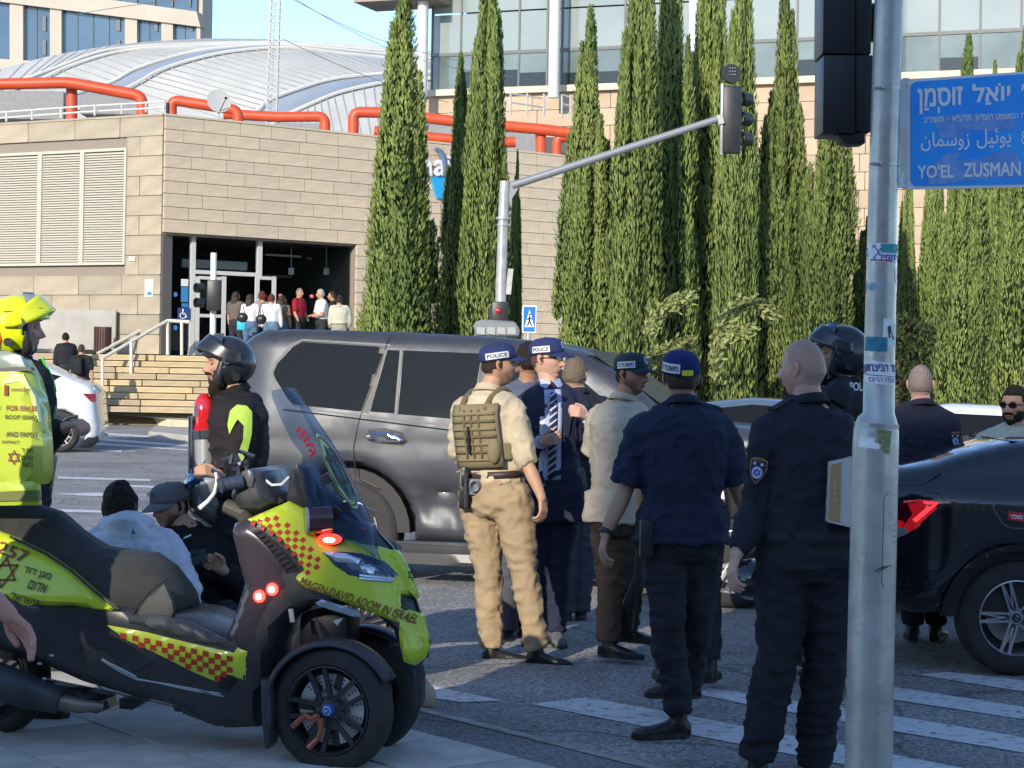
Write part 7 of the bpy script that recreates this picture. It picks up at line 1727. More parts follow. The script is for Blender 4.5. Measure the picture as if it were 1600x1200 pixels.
  if collar:
   n = 26; V = []; 
   for r_, (rr, hh) in enumerate(((.071, -.03), (.064, .022), (.068, .026), (.088, -.008))):
    for i in range(n):
     t = 2 * pi * i / n; f_ = .022 * sin(t); V.append(Q['nk'] + ssd * rr * k * cos(t) + fr * (rr * k * sin(t) * 1.02 + .0) + up_ * (hh - f_ * (1 if r_ else .3)))
   Fc = [(r_ * n + i, r_ * n + (i + 1) % n, (r_ + 1) * n + (i + 1) % n, (r_ + 1) * n + i) for r_ in range(3) for i in range(n) if abs(((i + .5) / n) - .25) > .035]
   co = mkobj('collar', V, Fc, top, e, smooth=True, angle=70); md = co.modifiers.new('t', 'SOLIDIFY'); md.thickness = .004
  del e['_x']
 if trous:
  b = Blob(); g = .014
  cs = [pel + up_ * L * t for t in (.26, .14, .04, -.06)] + [pel - up_ * (L * .06 + .07)]; w_ = [.152, .164, .176, .172, .13]; d_ = [.112, .118, .128, .13, .10]
  b.loft(cs, [hsd] * 5, [hfr] * 5, [a * k + g for a in w_], [a * dk + g for a in d_], 24, 2.4)
  for q in 'ab':
   if 'k' + q not in Q: continue
   H_, K_, A_ = Q['h' + q], Q['k' + q], Q['a' + q]; dn = nv(A_ - K_)
   b.limb([H_ - up_ * .01, H_ * .5 + K_ * .5, K_, K_ * .5 + A_ * .5, A_ - dn * .02, A_ + dn * hem], [.108 * k * legk, .094 * k * legk, .074 * k * legk, .07 * k * legk, .062 * k * legk, .068 * k * legk], sub=4, round_=(True, False))
  addmesh('trousers', b.mesh(vox, 3, folds(fold * 1.1, (10, 10, 24), seed=seed + 17)), trous, e)
 if shoe:
  for q in 'ab':
   if 't' + q not in Q: continue
   A_ = Q['a' + q]; T_ = Q['t' + q]; gz_ = min(A_[2] - .05, T_[2]) if False else T_[2] - .028
   d = T_ - A_; d[2] = 0; d = nv(d); x = np.cross(d, (0, 0, 1)); heel = np.array([A_[0], A_[1], 0]) - d * .055; Ls = .275 * k
   b = Blob(); rows_ = [(0, .030, .052), (.12, .036, .062), (.28, .036, .070), (.45, .038, .052), (.65, .046, .040), (.82, .046, .034), (.94, .036, .028), (1.0, .016, .018)]
   cs = [heel + d * Ls * t + np.array([0, 0, gz_ + h * .62]) for t, w_, h in rows_]; b.loft(cs, [x] * 8, [np.array([0, 0, 1.0])] * 8, [w_ for t, w_, h in rows_], [h * .62 for t, w_, h in rows_], 16, 2.6)
   b.limb([np.array([A_[0], A_[1], gz_ + .05]), np.array([A_[0], A_[1], gz_ + .12]) + (A_ - np.array([A_[0], A_[1], gz_ + .12])) * .5], [.045, .042], sub=2)
   so_ = addmesh('shoe', b.mesh(.008 if vox < .015 else .014, 2), shoe, e)
   V = []; 
   for z_ in (gz_ - .004, gz_ + .020):
    for t in np.linspace(0, 2 * pi, 28, endpoint=False):
     f = (1 - cos(t)) / 2; w_ = np.interp(f, [0, .1, .3, .5, .7, .9, 1], [0.0, .033, .038, .036, .049, .04, 0.0]); V.append(heel + d * (Ls * f * 1.02 - .004) + x * w_ * (1 if sin(t) > 0 else -1) + np.array([0, 0, z_]))
   F_ = [tuple(range(28))[::-1], tuple(range(28, 56))] + [(i, (i + 1) % 28, (i + 1) % 28 + 28, i + 28) for i in range(28)]; mkobj('sole', V, F_, mat('sole_rubber', (.02, .02, .02), .6), so_)
 if sunglass:
  m2 = MB()
  for sx_ in (-1, 1):
   V = [(sx_ * (.032 + .024 * cos(t) * (1.05)), .098 - abs(.032 + .024 * cos(t)) ** 2 * 3, .008 + .017 * sin(t) * (.9 if sunglass != 'round' else 1.05)) for t in np.linspace(0, 2 * pi, 20, endpoint=False)]
   m2.add(V, [tuple(range(20))]); m2.tube([(sx_ * .054, .088, .014), (sx_ * .074, .06, .013), (sx_ * .082, -.005, .008)], .0028, 6)
  m2.tube([(-.01, .099, .013), (.01, .099, .013)], .003, 6); m2.v = [tuple(np.array(v) * hk @ Hm + hc) for v in m2.v]; m2.build('sunglasses', mat('shades', (.008, .008, .01), .06, spec=.9), e, smooth=True, angle=30, fixn=False)
 info = dict(e=e, Q=Q, Hm=Hm, hc=hc, hk=hk, up=up_, ssd=ssd, fr=fr, hsd=hsd, hfr=hfr, pel=pel, L=L, kk=kk, dk=dk, k=k, O=O, sw=sw)
 return info
def hl(I, p): return np.asarray(p, float) * I['hk'] @ I['Hm'] + I['hc']
NAVYC = mat('cap_navy', (.018, .03, .11), .8, bump=.4, bscale=300, var=.15, vscale=30); CAPG = mat('cap_greenish', (.012, .034, .042), .8, bump=.4, bscale=300)
TAPE = mat('reflective_tape', (.62, .64, .68), .45); INK = mat('cap_ink', (.01, .012, .03), .6)
def cap(I, m, label_=None, la=90, lz=.062, lw=.105, lh=.030, tilt=-8, badge=False, strap=False, back_open=True, brim=True, size=1.0, lettersize=1.0):
 """baseball cap in head space; la = azimuth of the side patch (0 right ear, 90 front, 180 left ear)"""
 e = I['e']; n = 40; rows_ = [(1.0, .0), (1.0, .25), (.985, .45), (.93, .65), (.80, .83), (.58, .95), (.3, 1.0), (.02, 1.02)]
 ct, st = cos(R(tilt)), sin(R(tilt)); a0, b0, h0, zb = .086 * size, .109 * size, .098, .030
 def pt(az, f, off=.0):
  i = min(int(f), len(rows_) - 2); g = f - i; r = rows_[i][0] * (1 - g) + rows_[i + 1][0] * g; z = rows_[i][1] * (1 - g) + rows_[i + 1][1] * g
  x = (a0 * r + off) * cos(az); y = (b0 * r + off) * sin(az); zz = zb + h0 * z + (off if f > 4 else 0)
  y, zz = y * ct - (zz - zb) * st, zb + y * st * -1 * -1 + (zz - zb) * ct
  return hl(I, (x, y - .004, zz))
 V = [pt(2 * pi * i / n, r) for r in range(len(rows_)) for i in range(n)]; F = [(r * n + i, r * n + (i + 1) % n, (r + 1) * n + (i + 1) % n, (r + 1) * n + i) for r in range(len(rows_) - 1) for i in range(n)]
 c = mkobj('cap', V, F, m, e, smooth=True, angle=80); md = c.modifiers.new('t', 'SOLIDIFY'); md.thickness = .003
 if brim:
  V = []; K_ = 7; n2 = 18
  for r in range(K_ + 1):
   for i in range(n2 + 1):
    t = R(22 + 136 * i / n2); ext = r / K_ * .068 * sin((t - R(22)) / R(136) * pi) ** .55
    q = np.array([a0 * cos(t) * (1 + .0 * r), b0 * sin(t) + ext, 0]); dz = -(q[0] / a0) ** 2 * .016 - ext * .48
    y, zz = q[1] * ct - dz * st, zb + q[1] * st + dz * ct + .004; V.append(hl(I, (q[0], y - .004, zz)))
  F = [(r * (n2 + 1) + i, r * (n2 + 1) + i + 1, (r + 1) * (n2 + 1) + i + 1, (r + 1) * (n2 + 1) + i) for r in range(K_) for i in range(n2)]
  bo = mkobj('brim', V, F, m, c, smooth=True, angle=80); md = bo.modifiers.new('t', 'SOLIDIFY'); md.thickness = .005
 m2 = MB(); m2.ell((0, 0, 0), (.007, .007, .004), 6); o = m2.build('button', m, c, smooth=True); o.location = Vector(pt(0, 6.9))
 def pm(x, y, off):   # x metres around, y metres up from band centre
  az = R(la) + x / .098; f = np.interp((lz - zb + y) / h0, [q[1] for q in rows_], range(len(rows_))); return pt(az, float(f), off)
 if label_:
  nx = 12; V = [pm(-lw / 2 + lw * i / nx, -lh / 2 + lh * j_ / 2, .0022) for j_ in range(3) for i in range(nx + 1)]; F = [(j_ * (nx + 1) + i, j_ * (nx + 1) + i + 1, (j_ + 1) * (nx + 1) + i + 1, (j_ + 1) * (nx + 1) + i) for j_ in range(2) for i in range(nx)]
  mkobj('cap_patch', V, F, TAPE, c, smooth=True, angle=80); text_on('cap_lettering', label_, lambda x, y: pm(x, y, .0042), INK, c, width=lw * .84, height=lh * .58 * lettersize, bold=.02)
 if badge:
  def bp(x, y, off): az = R(90) + x / .1; f = np.interp((.048 + y) / h0, [q[1] for q in rows_], range(len(rows_))); return pt(az, float(f), off)
  V = [bp(.021 * cos(t), .021 * sin(t), .003) for t in np.linspace(0, 2 * pi, 22, endpoint=False)]; mkobj('cap_badge', V, [tuple(range(22))], mat('badge_white', (.55, .6, .72), .5), c)
  m2 = MB(); m2.tube([bp(.013 * cos(t), .013 * sin(t), .005) for t in np.linspace(0, 2 * pi, 14)], .0014, 5); m2.build('badge_ring', mat('badge_blue', (.04, .08, .28), .5), c); star(0, 0, .010, lambda x, y: bp(x, y, .0055), MATS['badge_blue'], c, .2)
 if strap:
  V = [pt(R(-90) + x / .1, f, .002) for f in (.05, 1.1) for x in (-.012, .008, .03, .05)]; mkobj('cap_strap_patch', V, [(i, i + 1, i + 5, i + 4) for i in range(3)], mat('neon_patch', (.62, .70, .03), .6), c)
 return c
def helmet(I, m, vm, trimm=None, up_angle=35, size=1.0, name='helmet', red=False, chin=True, peak=1.0, deco=None):
 """modular helmet, chin bar flipped up above the brow"""
 e = I['e']; a0, b0, c0 = .122 * size, .150 * size, .142 * size; V = HG * np.array([a0, b0, c0]); V[:, 1] -= .012; V[:, 2] += .012
 z = V[:, 2]; V[:, 0] *= 1 - .18 * fade(-z, .05, .14); V[:, 1] = np.where(V[:, 1] < 0, V[:, 1] * (1 - .22 * fade(-z, .04, .14)), V[:, 1])
 C = np.array([V[list(f)].mean(0) for f in HF]); keep = ~((C[:, 1] > .035) & (C[:, 2] < .050)) & (C[:, 2] > -.118) & ~((C[:, 1] > -.01) & (C[:, 2] < -.095))
 F = [f for f, q in zip(HF, keep) if q]; sh = mkobj(name, V @ I['Hm'] * 1 + I['hc'], F, m, e, smooth=True, angle=60); md = sh.modifiers.new('t', 'SOLIDIFY'); md.thickness = .022; md.offset = -1
 mt = trimm or m
 b = Blob()
 for sx_ in (-1, 1):
  b.limb([hl(I, (sx_ * .088, .03, .03)), hl(I, (sx_ * .09, .045, -.03)), hl(I, (sx_ * .078, .05, -.085)), hl(I, (sx_ * .06, .03, -.11))], [.02, .024, .026, .018], sub=3)
 b.limb([hl(I, (-.06, .03, -.112)), hl(I, (0, .06, -.125)), hl(I, (.06, .03, -.112))], [.010] * 3, sub=3)
 addmesh('helmet_lining', b.mesh(.01, 2), BLACKP, sh)
 if chin:
  ca, sa_ = cos(R(up_angle)), sin(R(up_angle)); n2 = 26; V = []; K_ = 5
  for r in range(K_ + 1):
   f = r / K_
   for i in range(n2 + 1):
    t = R(-14 + 208 * i / n2); fr_ = max(0, sin(t)); x = (a0 + .010) * cos(t) * (1 - .10 * fr_ * f); y = (b0 * .80 + .075 * f * peak + .008) * max(sin(t), -.3); zz = .040 + (.085 * (1 - f) + .0 * f) * (.35 + .65 * fr_) - .035 * f * (1 - fr_) + .004
    y2 = y * ca - (zz - .02) * sa_ * .25; z2 = .02 + y * sa_ * .35 * fr_ + (zz - .02) * 1.0; V.append(hl(I, (x, y2 - .012, z2)))
  F = [(r * (n2 + 1) + i, r * (n2 + 1) + i + 1, (r + 1) * (n2 + 1) + i + 1, (r + 1) * (n2 + 1) + i) for r in range(K_) for i in range(n2)]
  cb = mkobj('chin_bar', V, F, mt, sh, smooth=True, angle=60); md = cb.modifiers.new('t', 'SOLIDIFY'); md.thickness = .014
  V = []; n3 = 20
  for r in range(7):
   for i in range(n3 + 1):
    t = R(18 + 144 * i / n3); ph_ = R(30 + r * 6.5); V.append(hl(I, ((a0 + .012) * cos(t) * cos(ph_) * 1.0, (b0 + .014) * sin(t) * cos(ph_) + .0, (c0 + .014) * sin(ph_) + .016)))
  F = [(r * (n3 + 1) + i, r * (n3 + 1) + i + 1, (r + 1) * (n3 + 1) + i + 1, (r + 1) * (n3 + 1) + i) for r in range(6) for i in range(n3)]
  mkobj('visor', V, F, vm, sh, smooth=True, angle=80)
  m2 = MB()
  for L_ in ((0, 6)): m2.tube([V[L_ * (n3 + 1) + i] for i in range(n3 + 1)], .0045, 5)
  m2.build('visor_rim', mat('visor_rim', (.10, .10, .11), .3), sh)
 for sx_ in (-1, 1):
  m2 = MB(); p = hl(I, (sx_ * (a0 + .004), .02, .03)); q = hl(I, (sx_ * (a0 + .016), .02, .03)); m2.tube([p, q], .024, 18); m2.build('pivot', mat('pivot_grey', (.12, .12, .13), .3, .4), sh, smooth=True)
 m2 = MB()
 m2.tube([hl(I, (-(a0 - .01), -.03, -.06)), hl(I, (-(a0 + .016), -.03, -.06))], .02, 12); m2.tube([hl(I, (a0 - .01, -.03, -.06)), hl(I, (a0 + .016, -.03, -.06))], .02, 12); m2.build('intercom', BLACKP, sh, smooth=True, kind='stuff')
 if deco:
  for sx_ in (-1, 1):
   for poly, off_ in deco:
    Vd = [hl(I, (sx_ * np.interp(abs(y / b0) + .0, [0, 1], [1, .0]) * 0 + sx_ * (a0 + off_) * sqrt(max(0.05, 1 - (y / (b0 + .01)) ** 2 - ((z_ - .012) / (c0 + .01)) ** 2)), y - .012, z_)) for y, z_ in poly]
    mkobj('helmet_stripe', Vd, [tuple(range(len(Vd)))], mat('helmet_red', (.60, .05, .02), .3, coat=.5), sh)
 return sh
def torso_pt(I, x, t, off=.02, back=False, side=1):
 """point on the trunk surface: x metres to the side, t up the trunk 0..1"""
 f = min(1, max(0, t)); xv = nv(I['hsd'] * (1 - f) + I['ssd'] * f); yv = nv(I['hfr'] * (1 - f) + I['fr'] * f)
 T = [(-.06, .150, .105), (.04, .172, .118), (.14, .166, .112), (.30, .152, .108), (.48, .165, .118), (.66, .182, .128), (.80, .188, .125), (.90, .165, .105), (.97, .10, .082)]
 a = np.interp(t, [q[0] for q in T], [q[1] for q in T]) * (I['kk'] if t > .5 else (I['kk'] + 1) / 2 * I['k']) + off; d = np.interp(t, [q[0] for q in T], [q[2] for q in T]) * I['dk'] + off
 r = max(0.0, 1 - abs(x / a) ** 2.5) ** (1 / 2.5); return I['pel'] + I['up'] * I['L'] * t + xv * x + yv * d * r * (-1 if back else 1)
def patch(I, name, x0, x1, t0, t1, m, off=.03, back=False, thick=.012, nx=6, nt=5, parent=None, par=True, skew=0.0):
 V = [torso_pt(I, x0 + (x1 - x0) * i / nx + skew * (j_ / nt - .5), t0 + (t1 - t0) * j_ / nt, off, back) for j_ in range(nt + 1) for i in range(nx + 1)]
 F = [(j_ * (nx + 1) + i, j_ * (nx + 1) + i + 1, (j_ + 1) * (nx + 1) + i + 1, (j_ + 1) * (nx + 1) + i) for j_ in range(nt) for i in range(nx)]
 o = mkobj(name, V, F, m, parent or I['e'], smooth=True, angle=50)
 if thick: md = o.modifiers.new('t', 'SOLIDIFY'); md.thickness = thick; md.offset = 0
 return o
def belt(I, t, m, hgt=.04, off=.022, name='belt'):
 V = []; n = 36; T_ = (.14, .30)
 f = t; xv, yv = I['hsd'], I['hfr']; a = np.interp(t, [.04, .14, .3], [.172, .166, .152]) * (I['kk'] + 1) / 2 * I['k'] + off; d = np.interp(t, [.04, .14, .3], [.118, .112, .108]) * I['dk'] + off
 for z_ in (-hgt / 2, hgt / 2):
  for i in range(n):
   q = 2 * pi * i / n; c_, s_ = cos(q), sin(q); V.append(I['pel'] + I['up'] * (I['L'] * t + z_) + xv * a * np.sign(c_) * abs(c_) ** .8 + yv * d * np.sign(s_) * abs(s_) ** .8)
 o = mkobj(name, V, [(i, (i + 1) % n, (i + 1) % n + n, i + n) for i in range(n)], m, I['e'], smooth=True, angle=60); md = o.modifiers.new('t', 'SOLIDIFY'); md.thickness = .006; return o
def shoulder_badge(I, q, lab=None):
 S_, E_ = I['Q']['s' + q], I['Q']['e' + q]; ax = nv(E_ - S_); c_ = S_ * .52 + E_ * .48
 cam_ = np.array([0, 0, EYE]) - (I['O'] + c_); outv = nv((c_ - I['Q']['nk'])); nrm = nv(nv(cam_) * .75 + outv * .55); nrm = nv(nrm - ax * (nrm @ ax)); x = np.cross(nrm, -ax); x = nv(x)
 r0 = .098 * I['k']
 def m_(u, v, off): 
  ang = u / r0; return c_ - ax * v + (nrm * cos(ang) + x * sin(ang)) * (r0 + off) * 1.0
 e = I['e']
 def shield(w_, h_, off, m, nm):
  pts = [(-w_, h_), (-w_ * .5, h_ * 1.15), (0, h_ * 1.2), (w_ * .5, h_ * 1.15), (w_, h_), (w_ * 1.05, h_ * .2), (w_ * .7, -h_ * .6), (0, -h_ * 1.25), (-w_ * .7, -h_ * .6), (-w_ * 1.05, h_ * .2)]
  P2, tr_ = cdt(pts, .012); return mkobj(nm, [m_(a, b_, off) for a, b_ in P2], tr_, m, e, smooth=True, angle=180)
 shield(.034, .045, .004, mat('badge_gold', (.42, .20, .06), .5), 'shoulder_badge'); shield(.030, .041, .0055, mat('badge_navy', (.012, .015, .06), .6), 'shoulder_badge')
 P2 = [(.021 * cos(t), -.008 + .025 * sin(t)) for t in np.linspace(0, 2 * pi, 20, endpoint=False)]; mkobj('badge_disc', [m_(a, b_, .007) for a, b_ in P2], [tuple(range(20))], mat('badge_pale', (.45, .50, .72), .5), e)
 mkobj('badge_bar', [m_(a, b_, .007) for a, b_ in ((-.02, .022), (.02, .022), (.02, .033), (-.02, .033))], [(0, 1, 2, 3)], MATS['badge_pale'], e)
 star(0, -.008, .015, lambda x_, y_: m_(x_, y_, .0085), mat('badge_blue2', (.03, .05, .3), .5), e, .22)
 text_on('badge_lettering', rtl('משטרה'), lambda x_, y_: m_(x_, .042 + y_, .0072), MATS['badge_gold'], e, width=.04, height=.008, bold=.02)
# ============================================================ PEOPLE
def cloth(name, c, rough=.85, bump=.35, bscale=260, var=.10, vscale=5, **kw): return mat(name, c, rough, bump=bump, bscale=bscale, var=var, vscale=vscale, spec=.25, **kw)
TAN = cloth('tan_cloth', (.52, .44, .31)); TANP = cloth('khaki_trousers', (.36, .27, .165)); NVY = cloth('navy_cloth', (.021, .028, .056)); NVYP = cloth('black_trousers', (.030, .031, .038)); BLK = cloth('black_cloth', (.022, .023, .030))
SUIT = cloth('suit_navy', (.022, .027, .052), .75); BRT = cloth('brown_trousers', (.055, .042, .036)); SLT = cloth('slate_trousers', (.085, .088, .115)); OLV = cloth('olive_nylon', (.23, .19, .11), .8); OLVD = cloth('olive_dark', (.15, .125, .07), .8)
LBLU = cloth('light_blue_cotton', (.38, .44, .62), .7, bump=.15); LEA = mat('black_leather', (.018, .018, .02), .32, bump=.2, bscale=90); CRM = cloth('cream_cloth', (.56, .50, .38)); WTE = cloth('white_cloth', (.58, .62, .70), .8); WARM = mat('skin_x', (.4, .2, .1))
S1 = (.46, .27, .175); S2 = (.40, .22, .135); S3 = (.56, .33, .25); S4 = (.34, .18, .115)
def stand(u, vtop, s, h=1.75, yaw=180, arms=0.0, step=.0):
 fr = (sin(R(yaw)), -cos(R(yaw))); sd = (fr[1], -fr[0])
 flip = sd[0] < 0
 def q(l, f, z): return (u + (sd[0] * l + fr[0] * f) * s, vtop + (h - z) * s, sd[1] * l + fr[1] * f)
 k = h / 1.75; J = {'hd': q(0, .02, h - .122), 'nk': q(0, -.01, h - .30)}
 for n, sg in (('a', 1 if flip else -1), ('b', -1 if flip else 1)):
  J['s' + n] = q(sg * .185 * k, 0, 1.43 * k); J['e' + n] = q(sg * .24 * k, .02 + arms * .06, 1.13 * k); J['w' + n] = q(sg * (.25 - arms * .12) * k, .06 + arms * .28, (.89 + arms * .24) * k)
  J['h' + n] = q(sg * .09, 0, .93 * k); J['k' + n] = q(sg * .11, .02 + step * sg, .50 * k); J['a' + n] = q(sg * .12, step * sg, .09); J['t' + n] = q(sg * .14, .17 + step * sg, .03)
 return J
# --- officer in the tan shirt with the plate carrier
J = dict(hd=(779, 571), nk=(764, 617), sa=(726, 641, .10), sb=(803, 645, -.10), ea=(716, 702, .22), wa=(742, 745, .34), eb=(824, 724, -.14), wb=(846, 775, -.20), fb=(851, 812, -.22), fa=(760, 770, .4),
         ha=(747, 776, .06), hb=(800, 779, -.06), ka=(762, 890, .04), kb=(818, 890, -.08), aa=(768, 1005, .05), ab=(838, 1012, -.10), ta=(793, 1027, .06), tb=(880, 1034, -.14))
I = person('officer in tan shirt and khaki trousers with an olive vest and navy cap', 273, J, 142, 97, S1, TAN, sleeve='rolled', trous=TANP, shoe=LEA, hair=('short', (.035, .022, .014), .004), beard=(.6, (.10, .06, .04)), seed=1.3, fold=.0085, curl=.5, loose=.004, hem=.015, legk=1.08)
cap(I, NAVYC, 'POLICE', la=-6, lz=.058, lw=.128, lh=.036, tilt=9)
e = I['e']
vp_ = patch(I, 'vest_back_plate', -.15, .15, .30, .88, OLV, .045, True, .035, 8, 8)
for k in range(7): patch(I, 'webbing_strap', -.145, .145, .36 + k * .071, .388 + k * .071, OLVD if k % 2 else OLV, .068, True, .006, 8, 1, vp_)
for x in (-.05, .0, .05): patch(I, 'webbing_tape', x - .005, x + .005, .38, .84, OLVD, .071, True, .003, 1, 6, vp_)
for sg in (-1, 1):
 b = Blob(); b.limb([torso_pt(I, sg * .085, .84, .05, True), torso_pt(I, sg * .09, .93, .035, True), I['Q']['nk'] + I['ssd'] * sg * .10 + I['up'] * .012, torso_pt(I, sg * .10, .92, .03), torso_pt(I, sg * .10, .78, .03)], [.020] * 5, sub=4, flat=.5); addmesh('vest_shoulder_strap', b.mesh(.009, 2), OLVD, e)
b = Blob(); cs = [I['pel'] + I['up'] * I['L'] * t for t in (.36, .44, .52)]; b.loft(cs, [I['ssd']] * 3, [I['fr']] * 3, [.19, .195, .20], [.145, .148, .15], 28, 2.5); addmesh('cummerbund', b.mesh(.009, 2, folds(.003)), OLV, e)
patch(I, 'vest_front', -.13, .13, .42, .88, OLV, .04, False, .03)
pc = torso_pt(I, -.02, .52, .085, True)
m2 = MB(); m2.tube([pc + I['up'] * .10, pc + I['up'] * .02, pc - I['up'] * .05], [.007, .010, .008], 8); m2.build('chemlight', MATS['grille_black'], e)
for dv, du in ((0, 0), (.07, .015)):
 p = torso_pt(I, -.17, .40, .02) - I['up'] * dv; q2 = p + np.array([-.10, .0, -.045 + du]); m2 = MB(); m2.bar(p, q2, .022, .006); m2.build('loose_strap', mat('tan_webbing', (.33, .26, .13), .8), e)
m2 = MB(); p = torso_pt(I, .12, .45, .06, True); m2.ell(tuple(p), (.04, .035, .075), 10); m2.build('radio_pouch', OLV, e, smooth=True)
bl = belt(I, .22, mat('belt_brown', (.05, .03, .025), .5), .042, .026)
p = torso_pt(I, -.105, .10, .05, True); T = Matrix.Translation(p)
m2 = MB(); m2.box(-.03, .03, -.03, .03, -.11, .10, T); m2.box(-.018, .018, -.045, -.02, .02, .13, T); m2.build('holster', LEA, e, bevel=.008)
m2 = MB(); m2.tube([p + np.array([.01, -.05, .10]), p + np.array([.012, -.05, -.10])], [.014, .012], 10); m2.build('torch', mat('torch', (.1, .1, .11), .25, .8), e, smooth=True)
p = torso_pt(I, -.03, .13, .05, True); m2 = MB()
for k in range(2): m2.tube([p + np.array([.026 * cos(t) + k * .01, -.01 + k * .012, .03 * sin(t)]) for t in np.linspace(0, 2 * pi, 14)], .006, 6)
m2.box(-.035, .035, -.01, .03, -.05, .04, Matrix.Translation(p + np.array([0, .02, 0]))); m2.build('handcuffs', mat('cuff_steel', (.35, .35, .36), .3, .7), e, smooth=False, kind='stuff')
patch(I, 'pocket_label', .105, .125, .135, .165, mat('label_pink', (.5, .3, .22), .7), .022, True, .002, 2, 1)
# --- suit man with sunglasses
J = dict(hd=(855, 562), nk=(858, 606), sa=(824, 628, -.03), sb=(902, 630, .03), ea=(822, 694, -.02), wa=(846, 691, -.24), fa=(872, 684, -.30), eb=(925, 686, .0), wb=(918, 652, -.22), fb=(899, 640, -.30),
         ha=(842, 764), hb=(884, 764), ka=(842, 880, .02), kb=(872, 880, .02), aa=(835, 985, .04), ab=(868, 986, .0), ta=(826, 1000, -.12), tb=(876, 1003, -.18))
I = person('man in a navy suit and striped tie with sunglasses and a navy police cap', 258, J, 25, 62, S3, SUIT, sleeve='long', trous=SUIT, shoe=mat('suede_grey', (.12, .12, .13), .8), hair=('short', (.10, .06, .04), .003), seed=4.1, skirt=.14, tuck=False, collar=False, sunglass=True, hk=1.04, curl=.8, topname='suit_jacket', palms=dict(a=(0.3, .9, .3), b=(-.2, .9, -.3)), loose=.006)
cap(I, NAVYC, 'POLICE', la=2, lz=.058, lw=.105, lh=.036, tilt=5, badge=True)
patch(I, 'shirt_front', -.058, .046, .10, .95, LBLU, .036, False, .006, 6, 14); patch(I, 'shirt_side', -.085, -.05, .04, .7, cloth('white_lining', (.6, .62, .66), .7), .034, False, .004, 2, 8)
tie = bpy.data.materials.new('striped_tie'); tie.use_nodes = True; N = tie.node_tree.nodes; L_ = tie.node_tree.links; tc = N.new('ShaderNodeTexCoord'); wv = N.new('ShaderNodeTexWave'); wv.inputs['Scale'].default_value = 9.5; mp = N.new('ShaderNodeMapping'); mp.inputs['Rotation'].default_value = (0, R(38), 0); cr = N.new('ShaderNodeValToRGB')
wv.bands_direction = 'Z'; L_.new(tc.outputs['Object'], mp.inputs[0]); L_.new(mp.outputs[0], wv.inputs['Vector']); L_.new(wv.outputs[0], cr.inputs[0]); cr.color_ramp.interpolation = 'CONSTANT'; cr.color_ramp.elements[0].color = (.012, .015, .06, 1); cr.color_ramp.elements[1].position = .80; cr.color_ramp.elements[1].color = (.5, .52, .6, 1); L_.new(cr.outputs[0], N['Principled BSDF'].inputs['Base Color']); N['Principled BSDF'].inputs['Roughness'].default_value = .5
patch(I, 'tie', -.030, .016, .14, .86, tie, .046, False, .006, 3, 14); patch(I, 'tie_knot', -.022, .012, .86, .92, tie, .05, False, .014, 3, 3)
for sg, x in ((-1, -.085), (1, .07)):
 V = [torso_pt(I, x0, t, .040) for x0, t in ((x - .012 * 0, .30), (x + sg * .045, .74), (x + sg * .075, .78), (x + sg * .03, .93), (x * .6, .97), (x * .55, .80))]; mkobj('lapel', V, [tuple(range(6))], cloth('lapel_navy', (.02, .026, .055), .6), I['e'], smooth=False)
for sg in (-1, 1):
 V = [I['Q']['nk'] + I['ssd'] * sg * a + I['fr'] * b_ + I['up'] * c_ for a, b_, c_ in ((.058, .03, .035), (.006, .085, .012), (.04, .10, -.03), (.075, .045, -.002))]; mkobj('shirt_collar', V, [(0, 1, 2, 3)], LBLU, I['e'])
for q in 'ab':
 d = nv(I['Q']['w' + q] - I['Q']['e' + q]); b = Blob(); b.limb([I['Q']['w' + q] - d * .05, I['Q']['w' + q] + d * .006], [.042, .041], sub=2, round_=(False, False)); addmesh('shirt_cuff', b.mesh(.006, 1), LBLU if q == 'a' else MATS['white_lining'], I['e'])
p = torso_pt(I, .115, .78, .045); m2 = MB(); m2.ell(tuple(p), (.008, .004, .008), 6); m2.build('lapel_pin', SW, I['e'])
# --- grey haired man turned away, and the man hidden between
J = dict(hd=(899, 587), nk=(903, 622), sa=(868, 635), sb=(944, 637), ea=(866, 700, .1), wa=(885, 735, .25), eb=(950, 700, .1), wb=(938, 735, .25), ha=(893, 752), hb=(925, 752), ka=(886, 862, -.02), kb=(914, 862, .03), aa=(884, 958), ab=(907, 955, .05), ta=(882, 968, .17), tb=(906, 966, .22))
I = person('grey haired man in a black jacket and slate trousers turned to the car door', 235, J, 178, 160, S1, BLK, sleeve='long', trous=SLT, shoe=LEA, hair=('grey', (.16, .12, .085), .006), seed=7.7, skirt=.05, tuck=False, loose=.006, topname='jacket', hands='')
J = dict(hd=(826, 566), nk=(824, 606), sa=(792, 618), sb=(858, 618, .05), ea=(790, 690), wa=(800, 740), eb=(862, 690), wb=(850, 740), ha=(800, 750), hb=(832, 750), ka=(792, 870), kb=(820, 870), aa=(792, 985), ab=(812, 975, .15), ta=(792, 1000, -.16), tb=(820, 985, .02))
I = person('dark haired man in a grey-blue jacket mostly hidden between the two capped men', 252, J, 30, 200, S4, cloth('jacket_greyblue', (.10, .11, .16)), sleeve='long', trous=SLT, shoe=LEA, hair=('short', (.02, .014, .01), .008), seed=9.1, skirt=.1, tuck=False, topname='jacket', hands='', hk=1.0)
